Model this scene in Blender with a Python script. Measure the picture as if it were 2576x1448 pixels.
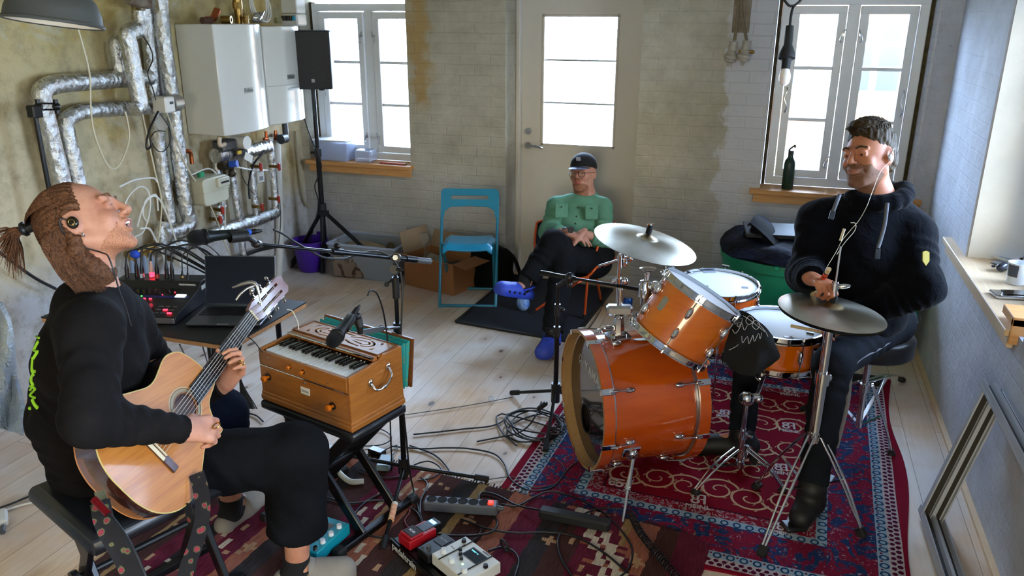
import bpy,bmesh,math,random
import numpy as np
from mathutils import Vector,Matrix,Quaternion
S=bpy.context.scene
C=bpy.context.collection
for o in list(bpy.data.objects):bpy.data.objects.remove(o,do_unlink=True)
V=Vector
PI=math.pi
R=math.radians
F=2003.0
CH=1.9
TH,YAW,ROLL=R(18.8),R(18.6),R(0.18)
_h=V((-math.sin(YAW),math.cos(YAW),0));_r=V((math.cos(YAW),math.sin(YAW),0));_u=V((0,0,1))
_fw=_h*math.cos(TH)-_u*math.sin(TH);_up=_h*math.sin(TH)+_u*math.cos(TH)
CR=_r*math.cos(ROLL)+_up*math.sin(ROLL);CU=-_r*math.sin(ROLL)+_up*math.cos(ROLL);CW=_fw
CO=V((0,0,CH))
cam=bpy.data.cameras.new('camera');camo=bpy.data.objects.new('camera',cam);C.objects.link(camo)
m=Matrix.Identity(4)
for i in range(3):
 m[i][0]=CR[i];m[i][1]=CU[i];m[i][2]=-CW[i];m[i][3]=CO[i]
camo.matrix_world=m
cam.sensor_width=36;cam.lens=F*36/2576;cam.clip_start=0.05;cam.clip_end=200
cam.dof.use_dof=True;cam.dof.focus_distance=2.9;cam.dof.aperture_fstop=6.3
S.camera=camo
S.view_settings.view_transform='Standard';S.view_settings.look='None'
S.view_settings.gamma=1;S.view_settings.use_curve_mapping=False
S.view_settings.exposure=2.05
w=bpy.data.worlds.new('sky');S.world=w;w.use_nodes=True
nt=w.node_tree;nt.nodes.clear()
out=nt.nodes.new('ShaderNodeOutputWorld');bg=nt.nodes.new('ShaderNodeBackground')
tc=nt.nodes.new('ShaderNodeTexCoord');sp=nt.nodes.new('ShaderNodeSeparateXYZ')
rp=nt.nodes.new('ShaderNodeValToRGB')
mp=nt.nodes.new('ShaderNodeMapRange');mp.inputs[1].default_value=-1;mp.inputs[2].default_value=1
nt.links.new(tc.outputs['Generated'],sp.inputs[0]);nt.links.new(sp.outputs['Y'],mp.inputs[0]);nt.links.new(mp.outputs[0],rp.inputs[0])
rp.color_ramp.elements[0].position=.2;rp.color_ramp.elements[0].color=(.30,.26,.18,1)
rp.color_ramp.elements[1].position=.48;rp.color_ramp.elements[1].color=(.50,.68,1.0,1)
nt.links.new(rp.outputs[0],bg.inputs[0]);bg.inputs[1].default_value=15.0
nt.links.new(bg.outputs[0],out.inputs[0])
S.cycles.use_denoising=True;S.cycles.use_adaptive_sampling=True;S.cycles.adaptive_threshold=.02
S.cycles.max_bounces=7;S.cycles.diffuse_bounces=4;S.cycles.glossy_bounces=4
S.cycles.transparent_max_bounces=12;S.cycles.transmission_bounces=6
S.cycles.sample_clamp_indirect=20
S.cycles.caustics_reflective=False;S.cycles.caustics_refractive=False
def portal(loc,target,sx,sy):
 l=bpy.data.lights.new('window_daylight','AREA');l.shape='RECTANGLE';l.size=sx;l.size_y=sy;l.energy=10
 l.cycles.is_portal=True
 o=bpy.data.objects.new('window_daylight',l);C.objects.link(o);o.location=loc
 o.rotation_euler=(V(target)-V(loc)).to_track_quat('-Z','Y').to_euler()
portal((-3.06,5.86,1.40),(-3.06,0,1.40),1.0,1.3)
portal((-1.43,5.92,1.45),(-1.43,0,1.45),.65,.95)
portal((.34,5.86,1.40),(.34,0,1.40),1.0,1.3)
portal((1.36,3.70,1.45),(0,3.70,1.45),1.2,1.3)
portal((.9+.25,.55,1.5),(0,.55,1.5),1.5,1.4)
portal((-.1,-1.95,1.5),(-.1,0,1.5),1.6,1.5)  # portal of the rear window that was added for light
def ray(x,y):return CR*((x-1288)/F)-CU*((y-724)/F)+CW
def Z(x,y,z=0.0):d=ray(x,y);return CO+d*((z-CH)/d.z)
def PY(x,y,Y):d=ray(x,y);return CO+d*(Y/d.y)
def PX(x,y,X):d=ray(x,y);return CO+d*(X/d.x)
def D(x,y,d):return CO+ray(x,y)*d
def UP(x0,y0,x,y,z0=0.0):
 g=Z(x0,y0,z0);d=ray(x,y);return CO+d*(math.hypot(g.x,g.y)/math.hypot(d.x,d.y))
def zc(p):return(V(p)-CO).dot(CW)
MATS={}
def srgb(h):
 if isinstance(h,str):
  c=[int(h[i:i+2],16)/255 for i in(0,2,4)]
  return tuple(x/12.92 if x<=.04045 else((x+.055)/1.055)**2.4 for x in c)
 return tuple(h)
class G:
 def __init__(s,name):
  s.m=bpy.data.materials.new(name);s.m.use_nodes=True;s.t=s.m.node_tree
  s.b=s.t.nodes['Principled BSDF'];s.out=s.t.nodes['Material Output']
  s.tc=None
 def n(s,typ,**k):
  x=s.t.nodes.new('ShaderNode'+typ)
  for a,v in k.items():
   if a.startswith('i_'):
    key=a[2:];key=int(key)if key.isdigit()else key
    s.put(x,key,v)
   else:setattr(x,a,v)
  return x
 def put(s,x,key,v):
  if isinstance(v,bpy.types.NodeSocket):s.t.links.new(v,x.inputs[key])
  elif isinstance(v,bpy.types.Node):s.t.links.new(v.outputs[0],x.inputs[key])
  else:
   if isinstance(v,tuple)and len(v)==3 and x.inputs[key].type=='RGBA':v=v+(1,)
   x.inputs[key].default_value=v
 def co(s,scale=(1,1,1),rot=(0,0,0),loc=(0,0,0)):
  if s.tc is None:s.tc=s.n('TexCoord').outputs['Object']
  if isinstance(scale,(int,float)):scale=(scale,)*3
  return s.n('Mapping',i_0=s.tc,i_1=loc,i_2=rot,i_3=scale).outputs[0]
 def noise(s,sc=5,det=4,rough=.6,co=None,dist=0):
  return s.n('TexNoise',i_Vector=co or s.co(),i_Scale=float(sc),i_Detail=float(det),i_Roughness=rough,i_Distortion=float(dist)).outputs[0]
 def vor(s,sc=5,co=None,feature='F1'):
  return s.n('TexVoronoi',feature=feature,i_Vector=co or s.co(),i_Scale=float(sc))
 def ramp(s,f,stops,interp='LINEAR'):
  r=s.n('ValToRGB',i_0=f);cr=r.color_ramp;cr.interpolation=interp
  while len(cr.elements)<len(stops):cr.elements.new(.5)
  for e,(p,c)in zip(cr.elements,stops):
   e.position=p;c=srgb(c)if not isinstance(c,(int,float))else(c,c,c);e.color=c+(1,)
  return r.outputs[0]
 def math(s,op,a,b=0.0,c=0.0):return s.n('Math',operation=op,i_0=a,i_1=b,i_2=c).outputs[0]
 def mix(s,f,a,b,mode='MIX'):
  x=s.t.nodes.new('ShaderNodeMix');x.data_type='RGBA';x.blend_type=mode
  s.put(x,0,f)
  for k,v in((6,a),(7,b)):
   if isinstance(v,(str,tuple)):v=srgb(v)+(1,)
   s.put(x,k,v)
  return x.outputs[2]
 def xyz(s,co=None):return s.n('SeparateXYZ',i_0=co or s.co())
 def bump(s,h,st=.3,d=.01,n=None):
  k=dict(i_Strength=st,i_Distance=d,i_Height=h)
  if n is not None:k['i_Normal']=n
  return s.n('Bump',**k).outputs[0]
 def set(s,**k):
  names=dict(col='Base Color',rough='Roughness',metal='Metallic',normal='Normal',coat='Coat Weight',coatr='Coat Roughness',spec='Specular IOR Level',trans='Transmission Weight',ior='IOR',alpha='Alpha',sheen='Sheen Weight',ecol='Emission Color',estr='Emission Strength',sss='Subsurface Weight',aniso='Anisotropic')
  for a,v in k.items():
   if a in('col','ecol')and isinstance(v,(str,tuple)):v=srgb(v)+(1,)
   s.put(s.b,names[a],v)
  return s
def mat(name,col,rough=.5,metal=0,var=0,vs=8,col2=None,bump=0,bs=40,bd=.003,**k):
 if name in MATS:return MATS[name]
 g=G(name)
 c=srgb(col)
 if var or col2 is not None:
  c2=srgb(col2)if col2 is not None else tuple(min(1,x*(1+var))for x in c)
  c1=c if col2 is not None else tuple(x*(1-var)for x in c)
  f=g.ramp(g.noise(vs,5,.65),[(.3,0.0),(.7,1.0)])
  g.set(col=g.mix(f,c1,c2))
 else:g.set(col=c)
 g.set(rough=rough,metal=metal,**k)
 if bump:g.set(normal=g.bump(g.noise(bs,3),bump,bd))
 MATS[name]=g.m
 return g.m
def emis(name,col,st=3.0):
 if name in MATS:return MATS[name]
 g=G(name);g.set(col=(0,0,0),ecol=col,estr=st);MATS[name]=g.m;return g.m
def fin(name,g):MATS[name]=g.m;return g.m
def basis(z,x=None):
 z=V(z).normalized()
 if x is None:x=V((1,0,0))if abs(z.x)<.9 else V((0,1,0))
 x=V(x);x=(x-z*x.dot(z))
 if x.length<1e-6:
  x=V((0,1,0))if abs(z.y)<.9 else V((1,0,0));x=x-z*x.dot(z)
 x.normalize();y=z.cross(x)
 return Matrix((x,y,z)).transposed()
def frame(o,z=(0,0,1),x=None):
 m=basis(z,x).to_4x4();m.translation=V(o);return m
def rz(o,a):return Matrix.Translation(V(o))@Matrix.Rotation(a,4,'Z')
def spline(pts,k=8,closed=False):
 pts=[V(p)for p in pts];n=len(pts);out=[]
 if n<3:return pts
 rng=range(n)if closed else range(n-1)
 for i in rng:
  p0=pts[(i-1)%n]if(closed or i>0)else pts[0]*2-pts[1]
  p1=pts[i];p2=pts[(i+1)%n]
  p3=pts[(i+2)%n]if(closed or i+2<n)else pts[-1]*2-pts[-2]
  for j in range(k):
   t=j/k
   out.append(.5*((2*p1)+(p2-p0)*t+(2*p0-5*p1+4*p2-p3)*t*t+(3*p1-p0-3*p2+p3)*t**3))
 if not closed:out.append(pts[-1])
 return out
class MB:
 def __init__(s,T=None):s.v=[];s.f=[];s.mi=[];s.m=0;s.T=T if T is not None else Matrix.Identity(4)
 def mesh(s,vs,fs):
  b=len(s.v);s.v+=[s.T@V(v)for v in vs]
  for f in fs:s.f.append([b+i for i in f]);s.mi.append(s.m)
  return s
 def box(s,c,d,Rm=None,ch=0):
  c=V(c);hx,hy,hz=d[0]/2,d[1]/2,d[2]/2
  if ch:
   ch=min(ch,hx*.98,hy*.98,hz*.98)
   vs=[];idx={}
   for sx in(-1,1):
    for sy in(-1,1):
     for sz in(-1,1):
      for k in range(3):
       p=[sx*(hx-ch),sy*(hy-ch),sz*(hz-ch)]
       p[k]=(sx*hx,sy*hy,sz*hz)[k]
       idx[(sx,sy,sz,k)]=len(vs);vs.append(V(p))
   fs=[]
   for k in range(3):
    for sg in(-1,1):
     q=[]
     a,b=(k+1)%3,(k+2)%3
     for(u,w_)in((-1,-1),(1,-1),(1,1),(-1,1)):
      t=[0,0,0];t[k]=sg;t[a]=u;t[b]=w_;q.append(idx[(t[0],t[1],t[2],k)])
     fs.append(q if sg>0 else q[::-1])
   for k in range(3):
    a,b=(k+1)%3,(k+2)%3
    for u in(-1,1):
     for w_ in(-1,1):
      t0=[0,0,0];t1=[0,0,0];t0[a]=t1[a]=u;t0[b]=t1[b]=w_;t0[k]=-1;t1[k]=1
      q=[idx[(*t0,a)],idx[(*t1,a)],idx[(*t1,b)],idx[(*t0,b)]]
      fs.append(q if u*w_<0 else q[::-1])
   for sx in(-1,1):
    for sy in(-1,1):
     for sz in(-1,1):
      q=[idx[(sx,sy,sz,k)]for k in range(3)]
      fs.append(q if sx*sy*sz>0 else q[::-1])
  else:
   vs=[V((x,y,z))for x in(-hx,hx)for y in(-hy,hy)for z in(-hz,hz)]
   fs=[[0,1,3,2],[4,6,7,5],[0,4,5,1],[2,3,7,6],[0,2,6,4],[1,5,7,3]]
  if Rm is not None:vs=[Rm@v for v in vs]
  return s.mesh([v+c for v in vs],fs)
 def bar(s,a,b,w_,h,up=(0,0,1),ch=0):
  a=V(a);b=V(b);M=basis(b-a,up);
  return s.box((a+b)/2,(h,w_,(b-a).length),M,ch)
 def rings(s,rs,cap=True,closed=False):
  n=len(rs[0]);vs=[p for r_ in rs for p in r_];fs=[]
  for i in range(len(rs)-1+(1 if closed else 0)):
   a=i*n;b=((i+1)%len(rs))*n
   for j in range(n):fs.append([a+j,a+(j+1)%n,b+(j+1)%n,b+j])
  if cap and not closed:fs.append(list(range(n))[::-1]);fs.append([(len(rs)-1)*n+j for j in range(n)])
  return s.mesh(vs,fs)
 def cyl(s,a,b,r,r2=None,n=16,cap=True):
  a=V(a);b=V(b);r2=r if r2 is None else r2;M=basis(b-a)
  return s.rings([[p+M@V((math.cos(2*PI*j/n)*q,math.sin(2*PI*j/n)*q,0))for j in range(n)]for p,q in((a,r),(b,r2))],cap)
 def tube(s,pts,r,n=8,k=6,closed=False,sp=True,flat=None,up=None):
  P=spline(pts,k,closed)if sp else[V(p)for p in pts]
  rr=r if callable(r)else(lambda t:r)
  N=len(P);rs=[];px=None
  for i,p in enumerate(P):
   if closed:t=P[(i+1)%N]-P[i-1]
   else:t=P[min(i+1,N-1)]-P[max(i-1,0)]
   if t.length<1e-9:t=V((0,0,1))
   t.normalize()
   if px is None:M=basis(t,up)
   else:M=basis(t,px)
   px=M.col[0]
   q=rr(i/max(1,N-1));fl=1 if flat is None else flat
   rs.append([p+M@V((math.cos(2*PI*j/n)*q,math.sin(2*PI*j/n)*q*fl,0))for j in range(n)])
  return s.rings(rs,True,closed)
 def lathe(s,prof,T=None,n=32,arc=2*PI):
  T=T if T is not None else Matrix.Identity(4);vs=[];fs=[];full=abs(arc-2*PI)<1e-6
  m_=n if full else n+1
  for(r_,z)in prof:
   for j in range(m_):a=arc*j/n;vs.append(T@V((r_*math.cos(a),r_*math.sin(a),z)))
  for i in range(len(prof)-1):
   for j in range(n):
    j2=(j+1)%m_;fs.append([i*m_+j,i*m_+j2,(i+1)*m_+j2,(i+1)*m_+j])
  return s.mesh(vs,fs)
 def prism(s,poly,z0,z1,T=None):
  T=T if T is not None else Matrix.Identity(4);n=len(poly)
  vs=[T@V((p[0],p[1],z0))for p in poly]+[T@V((p[0],p[1],z1))for p in poly]
  return s.mesh(vs,[[j,(j+1)%n,n+(j+1)%n,n+j]for j in range(n)]+[list(range(n))[::-1],list(range(n,2*n))])
 def ell(s,c,rad,Rm=None,n=16,m_=10):
  if isinstance(rad,(int,float)):rad=(rad,)*3
  vs=[];fs=[];c=V(c)
  for i in range(m_+1):
   ph=PI*i/m_
   for j in range(n):
    v=V((rad[0]*math.sin(ph)*math.cos(2*PI*j/n),rad[1]*math.sin(ph)*math.sin(2*PI*j/n),rad[2]*math.cos(ph)))
    vs.append((Rm@v if Rm is not None else v)+c)
  for i in range(m_):
   for j in range(n):fs.append([i*n+j,(i+1)*n+j,(i+1)*n+(j+1)%n,i*n+(j+1)%n])
  return s.mesh(vs,fs)
 def torus(s,c,ax,Rr,r,n=40,k=8,sc=1.0,x=None):
  M=basis(ax,x);c=V(c)
  return s.tube([c+M@V((Rr*math.cos(2*PI*i/n),Rr*sc*math.sin(2*PI*i/n),0))for i in range(n)],r,k,1,True,False)
 def grid(s,P,th=0.0):
  """P[i][j] points; th thickness -> closed sheet"""
  a=len(P);b=len(P[0])
  if not th:
   return s.mesh([p for r_ in P for p in r_],[[i*b+j,(i+1)*b+j,(i+1)*b+j+1,i*b+j+1]for i in range(a-1)for j in range(b-1)])
  top=[];bot=[]
  for i in range(a):
   for j in range(b):
    u=V(P[min(i+1,a-1)][j])-V(P[max(i-1,0)][j]);w_=V(P[i][min(j+1,b-1)])-V(P[i][max(j-1,0)])
    n_=u.cross(w_);n_=n_.normalized()if n_.length>1e-9 else V((0,0,1))
    top.append(V(P[i][j])+n_*th/2);bot.append(V(P[i][j])-n_*th/2)
  N=a*b;fs=[]
  for i in range(a-1):
   for j in range(b-1):
    q=[i*b+j,(i+1)*b+j,(i+1)*b+j+1,i*b+j+1];fs.append(q);fs.append([N+x for x in q[::-1]])
  ed=[i*b for i in range(a)]+[(a-1)*b+j for j in range(1,b)]+[i*b+b-1 for i in range(a-2,-1,-1)]+[j for j in range(b-2,0,-1)]
  for k in range(len(ed)):
   p,q=ed[k],ed[(k+1)%len(ed)];fs.append([q,p,N+p,N+q])
  return s.mesh(top+bot,fs)
 def text(s,txt,size,T,th=.0006,align='CENTER',res=3,bold=0):
  cu=bpy.data.curves.new('t','FONT');cu.body=txt;cu.size=size;cu.extrude=th/2;cu.align_x=align;cu.align_y='CENTER';cu.resolution_u=res
  cu.offset=bold
  o=bpy.data.objects.new('t',cu);C.objects.link(o)
  me=bpy.data.meshes.new_from_object(o.evaluated_get(bpy.context.evaluated_depsgraph_get()))
  s.mesh([T@v.co for v in me.vertices],[list(p.vertices)for p in me.polygons])
  bpy.data.objects.remove(o);bpy.data.curves.remove(cu);bpy.data.meshes.remove(me)
  return s
def obj(name,mb,mats,parent=None,ang=35,loc=None,bev=0,sub=0,seg=2,fixn=True):
 """link the builder as ONE mesh object; its origin sits at the base of its bounds"""
 me=bpy.data.meshes.new(name)
 vs=mb.v
 if loc is None:
  xs=[v.x for v in vs];ys=[v.y for v in vs];zs=[v.z for v in vs]
  loc=V(((min(xs)+max(xs))/2,(min(ys)+max(ys))/2,min(zs)))
 loc=V(loc)
 me.from_pydata([(v-loc)[:]for v in vs],[],mb.f)
 if not isinstance(mats,(list,tuple)):mats=[mats]
 for m_ in mats:me.materials.append(m_)
 me.polygons.foreach_set('material_index',mb.mi)
 if fixn and len(mb.f)<60000:
  bm=bmesh.new();bm.from_mesh(me);bmesh.ops.recalc_face_normals(bm,faces=bm.faces);bm.to_mesh(me);bm.free()
 if ang:
  me.polygons.foreach_set('use_smooth',[True]*len(me.polygons));me.set_sharp_from_angle(angle=R(ang))
 o=bpy.data.objects.new(name,me);C.objects.link(o)
 if bev:
  b=o.modifiers.new('bevel','BEVEL');b.width=bev;b.segments=seg;b.limit_method='ANGLE';b.angle_limit=R(40);b.harden_normals=False
 if sub:
  b=o.modifiers.new('sub','SUBSURF');b.levels=sub;b.render_levels=sub
 if parent is not None:
  o.parent=parent;o.location=loc-WP[parent.name]
 else:o.location=loc
 WP[o.name]=loc
 return o
WP={}
def thing(name,label,cat,loc,group=None):
 o=bpy.data.objects.new(name,None);C.objects.link(o);o.location=V(loc);o.empty_display_size=.05
 WP[o.name]=V(loc);o['label']=label;o['category']=cat
 if group:o['group']=group
 return o
def tag(o,label,cat,group=None,kind=None):
 o['label']=label;o['category']=cat
 if group:o['group']=group
 if kind:o['kind']=kind
 return o
def struct(o):o['kind']='structure';return o
def lab(o,l):o['label']=l;return o
def dup(o,off,label=None,group=None,parent=None,rot=0):
 c=o.copy();C.objects.link(c)
 if parent is not None:c.parent=parent
 else:
  c.location=o.location+V(off);c.rotation_euler.z+=rot
  if label:c['label']=label
  if group:c['group']=group
 for ch in o.children:dup(ch,off,parent=c)
 return c
YW=5.47;XR=.903;XL=-3.60;CE=2.42
def wallmat(name,base,base2,stain,stainlo,axis,yhi=None,brick=.5):
 g=G(name)
 n1=g.noise(1.3,6,.62,dist=.4);n2=g.noise(7,6,.7)
 c=g.mix(g.ramp(n1,[(.35,0.0),(.65,1.0)]),base,base2)
 c=g.mix(g.ramp(n2,[(.42,0.0),(.75,.55)]),c,stain)
 n3=g.noise(2.1,8,.7,co=g.co((1,1,.6)),dist=.8)
 c=g.mix(g.ramp(n3,[(.58,0.0),(.66,stainlo)]),c,yhi or stain)
 n4=g.noise(38,3,.7)
 c=g.mix(g.ramp(n4,[(.66,0.0),(.78,.5)]),c,(.12,.11,.09))
 if axis=='X':
  qx=g.xyz();e1=g.math('ADD',qx.outputs['X'],g.math('MULTIPLY',g.math('SUBTRACT',g.noise(4,5,.7),.5),.35))
  c=g.mix(g.ramp(g.math('MULTIPLY_ADD',e1,.5,.5),[(.30,0.0),(.315,.75)]),c,'d0d2da')  # newer white plaster on the right, its blue tint painted sky light
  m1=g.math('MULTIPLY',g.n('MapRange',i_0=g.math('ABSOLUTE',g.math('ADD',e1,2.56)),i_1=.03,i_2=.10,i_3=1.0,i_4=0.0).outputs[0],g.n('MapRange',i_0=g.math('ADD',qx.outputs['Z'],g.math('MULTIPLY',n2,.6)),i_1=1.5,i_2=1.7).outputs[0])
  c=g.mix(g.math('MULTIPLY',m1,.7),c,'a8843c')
  c=g.mix(g.n('MapRange',i_0=qx.outputs['Z'],i_1=.9,i_2=.3,i_3=0.0,i_4=.55).outputs[0],c,'c6c8d2')  # lower wall mixed towards blue, painting in the sky light
 co=g.co((1,1,1));q=g.xyz(co)
 a=q.outputs['Y']if axis=='Y' else q.outputs['X']
 bv=g.n('CombineXYZ',i_0=a,i_1=q.outputs['Z']).outputs[0]
 wob=g.n('VectorMath',operation='MULTIPLY_ADD',i_0=g.n('TexNoise',i_Vector=co,i_Scale=3.0).outputs[1],i_1=(.02,.02,0),i_2=bv).outputs[0]
 br=g.n('TexBrick',i_Vector=wob,i_Scale=1.0,i_5=.012,i_6=1.0)
 br.inputs['Brick Width'].default_value=.235;br.inputs['Row Height'].default_value=.072;br.inputs['Mortar Size'].default_value=.006;br.inputs['Mortar Smooth'].default_value=1.0
 br.inputs['Color1'].default_value=(.75,.75,.75,1);br.inputs['Color2'].default_value=(1,1,1,1);br.inputs['Mortar'].default_value=(0,0,0,1)
 c=g.mix(g.math('MULTIPLY',br.outputs['Fac'],g.ramp(n1,[(.4,.0),(.62,.07*brick)])),c,(.25,.24,.20))
 h=g.math('MULTIPLY_ADD',g.math('SUBTRACT',1.0,br.outputs['Fac']),brick,g.math('MULTIPLY',g.noise(26,6,.7),.9))
 h=g.math('ADD',h,g.math('MULTIPLY',g.noise(4,3),2.0))
 g.set(col=c,rough=.88,normal=g.bump(h,.4,.012),spec=.25)
 return fin(name,g)
M_back=wallmat('whitewashed_brick','c2beb2','aca693','8d8878',.0,'X','b59a55',1.0)
M_right=wallmat('white_plaster','c9ccd6','b9bdc8','a2a4ac',.0,'Y',brick=.3)  # white plaster with the blue sky cast put into its colour
def leftmat():
 g=G('ochre_limewash')
 q=g.xyz()
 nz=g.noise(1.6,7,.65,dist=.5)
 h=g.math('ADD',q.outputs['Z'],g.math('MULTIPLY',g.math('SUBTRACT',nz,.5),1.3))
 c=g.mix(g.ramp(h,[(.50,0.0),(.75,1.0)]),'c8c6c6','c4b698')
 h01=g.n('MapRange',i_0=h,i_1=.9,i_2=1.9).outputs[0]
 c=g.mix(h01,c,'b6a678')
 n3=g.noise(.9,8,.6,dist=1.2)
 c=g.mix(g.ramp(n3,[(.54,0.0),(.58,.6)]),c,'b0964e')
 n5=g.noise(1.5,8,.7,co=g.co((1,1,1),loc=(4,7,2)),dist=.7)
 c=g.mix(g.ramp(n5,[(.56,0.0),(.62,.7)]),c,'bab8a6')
 n6=g.noise(9,8,.75)
 c=g.mix(g.ramp(n6,[(.46,0.0),(.72,.75)]),c,'857b60')
 hh=g.math('ADD',g.math('MULTIPLY',g.noise(22,6,.7),.9),g.math('MULTIPLY',g.noise(3.5,4),2.2))
 g.set(col=c,rough=.9,normal=g.bump(hh,.6,.012),spec=.2)
 return fin('ochre_limewash',g)
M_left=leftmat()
def floormat():
 g=G('pine_floorboards')
 co=g.co((1,1,1));q=g.xyz(co)
 bv=g.n('CombineXYZ',i_0=q.outputs['Y'],i_1=q.outputs['X']).outputs[0]
 br=g.n('TexBrick',i_Vector=bv,i_Scale=1.0)
 br.offset=.37;br.offset_frequency=2
 br.inputs['Brick Width'].default_value=2.4;br.inputs['Row Height'].default_value=.142;br.inputs['Mortar Size'].default_value=.0016;br.inputs['Mortar Smooth'].default_value=.3
 br.inputs['Color1'].default_value=(0,0,0,1);br.inputs['Color2'].default_value=(1,1,1,1);br.inputs['Mortar'].default_value=(.5,.5,.5,1)
 row=g.math('FLOOR',g.math('DIVIDE',q.outputs['X'],.142))
 gv=g.n('CombineXYZ',i_0=q.outputs['X'],i_1=g.math('ADD',q.outputs['Y'],g.math('MULTIPLY',row,3.7)),i_2=row).outputs[0]
 gm=g.n('Mapping',i_0=gv,i_3=(26,1.3,1.0)).outputs[0]
 gr=g.noise(1.6,6,.6,co=gm,dist=1.6)
 c=g.mix(br.outputs['Color'],'dcc0a0','c69f78')
 c=g.mix(g.ramp(gr,[(.35,0.0),(.75,.7)]),c,'b08a62')
 c=g.mix(g.ramp(g.noise(1.1,4),[(.38,.75),(.62,.0)]),c,'d8d4d2')
 km=g.n('Mapping',i_0=gv,i_3=(6.5,3.4,1.0)).outputs[0]
 vo=g.n('TexVoronoi',feature='F1',i_Vector=km,i_Scale=1.0);vo.inputs['Randomness'].default_value=1.0
 kd=g.math('ADD',vo.outputs['Distance'],g.math('MULTIPLY',g.noise(20,3),.05))
 rnd=g.xyz(vo.outputs['Color']).outputs['X']
 kr=g.math('MULTIPLY_ADD',rnd,.06,.08)
 kk=g.math('LESS_THAN',kd,kr)
 ks=g.n('MapRange',i_0=g.math('DIVIDE',kd,kr),i_1=.9,i_2=3.4,i_3=.6,i_4=0.0).outputs[0]
 c=g.mix(ks,c,'a5805c');c=g.mix(g.math('MULTIPLY',kk,.85),c,'4c3022')
 c=g.mix(g.math('MULTIPLY',br.outputs['Fac'],.75),c,'6a5a48')
 g.set(col=c,rough=g.ramp(gr,[(.2,.42),(.8,.6)]),normal=g.bump(g.math('SUBTRACT',g.math('MULTIPLY',gr,.15),br.outputs['Fac']),.35,.003),spec=.4)
 return fin('pine_floorboards',g)
M_floor=floormat()
M_pine=None
def woodmat(name,a,b,sc=(2,30,30),rough=.5,coat=0,rings=.5,knots=False):
 g=G(name)
 n=g.noise(1.5,6,.6,co=g.co(sc),dist=1.8)
 c=g.mix(g.ramp(n,[(.3,0.0),(.72,1.0)]),a,b)
 c=g.mix(g.ramp(g.noise(5,3,co=g.co((sc[0]*2.5,sc[1]*4,sc[2]*4))),[(.45,0.0),(.75,rings)]),c,tuple(x*.55 for x in srgb(b)))
 g.set(col=c,rough=rough,coat=coat,coatr=.08,normal=g.bump(n,.08,.002))
 return fin(name,g)
M_pine=woodmat('pine_wood','d9a566','c2854a',(1.5,22,22),.55,rings=.25)
M_pineY=woodmat('pine_wood_pale','dcc4a4','ceae88',(22,1.5,22),.55,rings=.2)
M_pvc=mat('white_window_paint','e4e8ea',.35,var=.02)
M_door=mat('cream_door_paint','cfc9bf',.42,var=.03,vs=3)
M_gap=mat('crumbling_mortar_gap','4a4028',.95,var=.5,vs=30)
def glassmat():
 g=G('window_glass');t=g.t
 tr=g.n('BsdfTransparent',i_0=(.97,.985,.98));gl=g.n('BsdfGlossy',i_1=.02);fr=g.n('Fresnel',i_0=1.45)
 mx=g.n('MixShader',i_0=fr,i_1=tr,i_2=gl);t.links.new(mx.outputs[0],g.out.inputs[0])
 return fin('window_glass',g)
M_glass=glassmat()
o=obj('floor',MB().box((-1.4,1.85,-.06),(5.4,8.3,.12)),M_floor,loc=(0,0,0));struct(o)
o=obj('ceiling',MB().box((-1.4,1.85,CE+.05),(5.4,8.3,.1)),mat('white_ceiling','c9c6b6',.9),loc=(0,0,CE));struct(o)
def slab(name,rects,th,axis,pos,m_,jit=.0):
 """wall made of rectangles (u0,u1,z0,z1); thickness th away from the room"""
 b=MB()
 for(u0,u1,z0,z1)in rects:
  if axis=='Y':b.box(((u0+u1)/2,pos+th/2,(z0+z1)/2),(u1-u0,th,z1-z0))
  else:b.box((pos+th/2,(u0+u1)/2,(z0+z1)/2),(abs(th),u1-u0,z1-z0))
 return struct(obj(name,b,m_,loc=(0,0,0),ang=0))
W1=(-3.535,-2.655,.80,2.03);DR=(-1.893,-.945,0,2.20);W2=(-.11,.79,.80,2.05)
def openwall(ops,lo,hi,ztop):
 r_=[];u=lo
 for(a,b,z0,z1)in ops:
  r_.append((u,a,-.1,ztop))
  if z0>0:r_.append((a,b,-.1,z0))
  r_.append((a,b,z1,ztop));u=b
 r_.append((u,hi,-.1,ztop));return r_
slab('wall_back',openwall([W1,DR,W2],XL-.3,XR+.3,CE+.1),.42,'Y',YW,M_back)
W3=(3.12,4.23,.79,2.1);W4=(-.2,1.3,.8,2.2)
slab('wall_right',openwall([W4,W3],-2.2,YW+.2,CE+.1),.42,'X',XR,M_right)
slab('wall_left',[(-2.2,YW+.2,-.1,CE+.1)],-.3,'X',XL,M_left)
slab('wall_front',openwall([(-.9,.7,.75,2.25)],XL-.3,XR+.3,CE+.1),-.3,'Y',-1.9,M_right)  # opening cut for the added rear window
b=MB();pr=[(0,0)]+[(-.12+.12*math.sin(t*PI/16)-.0,-.12+.12*math.cos(t*PI/16))for t in range(9)][::-1]
b.prism([(XR+.01,YW+.01)]+[(XR-.12+.12*math.cos(t),YW-.12+.12*math.sin(t))for t in[0+PI/2*i/8 for i in range(9)]],0,CE)
b=MB();N=10
arc=[(XR-.10+.10*math.sin(PI/2*i/N),YW-.10+.10*(math.cos(PI/2*i/N)))for i in range(N+1)]
cc=[(XR,YW-.10),(XR,YW),(XR-.10,YW)]
arc2=[(XR-.10+.10*math.sin(PI/2*i/N)**1,YW-.10*(1-math.cos(PI/2*i/N)))for i in range(N+1)]
poly=[(XR+.02,YW+.02),(XR-.10,YW+.02)]+[(XR-.10+.10*(1-math.cos(PI/2*i/N)),YW-.10*math.sin(PI/2*i/N)*1.0)for i in range(0)]
fil=[(XR-.10+.10*math.sin(a),YW-.10+.10*math.cos(a))for a in[0]]
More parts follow.
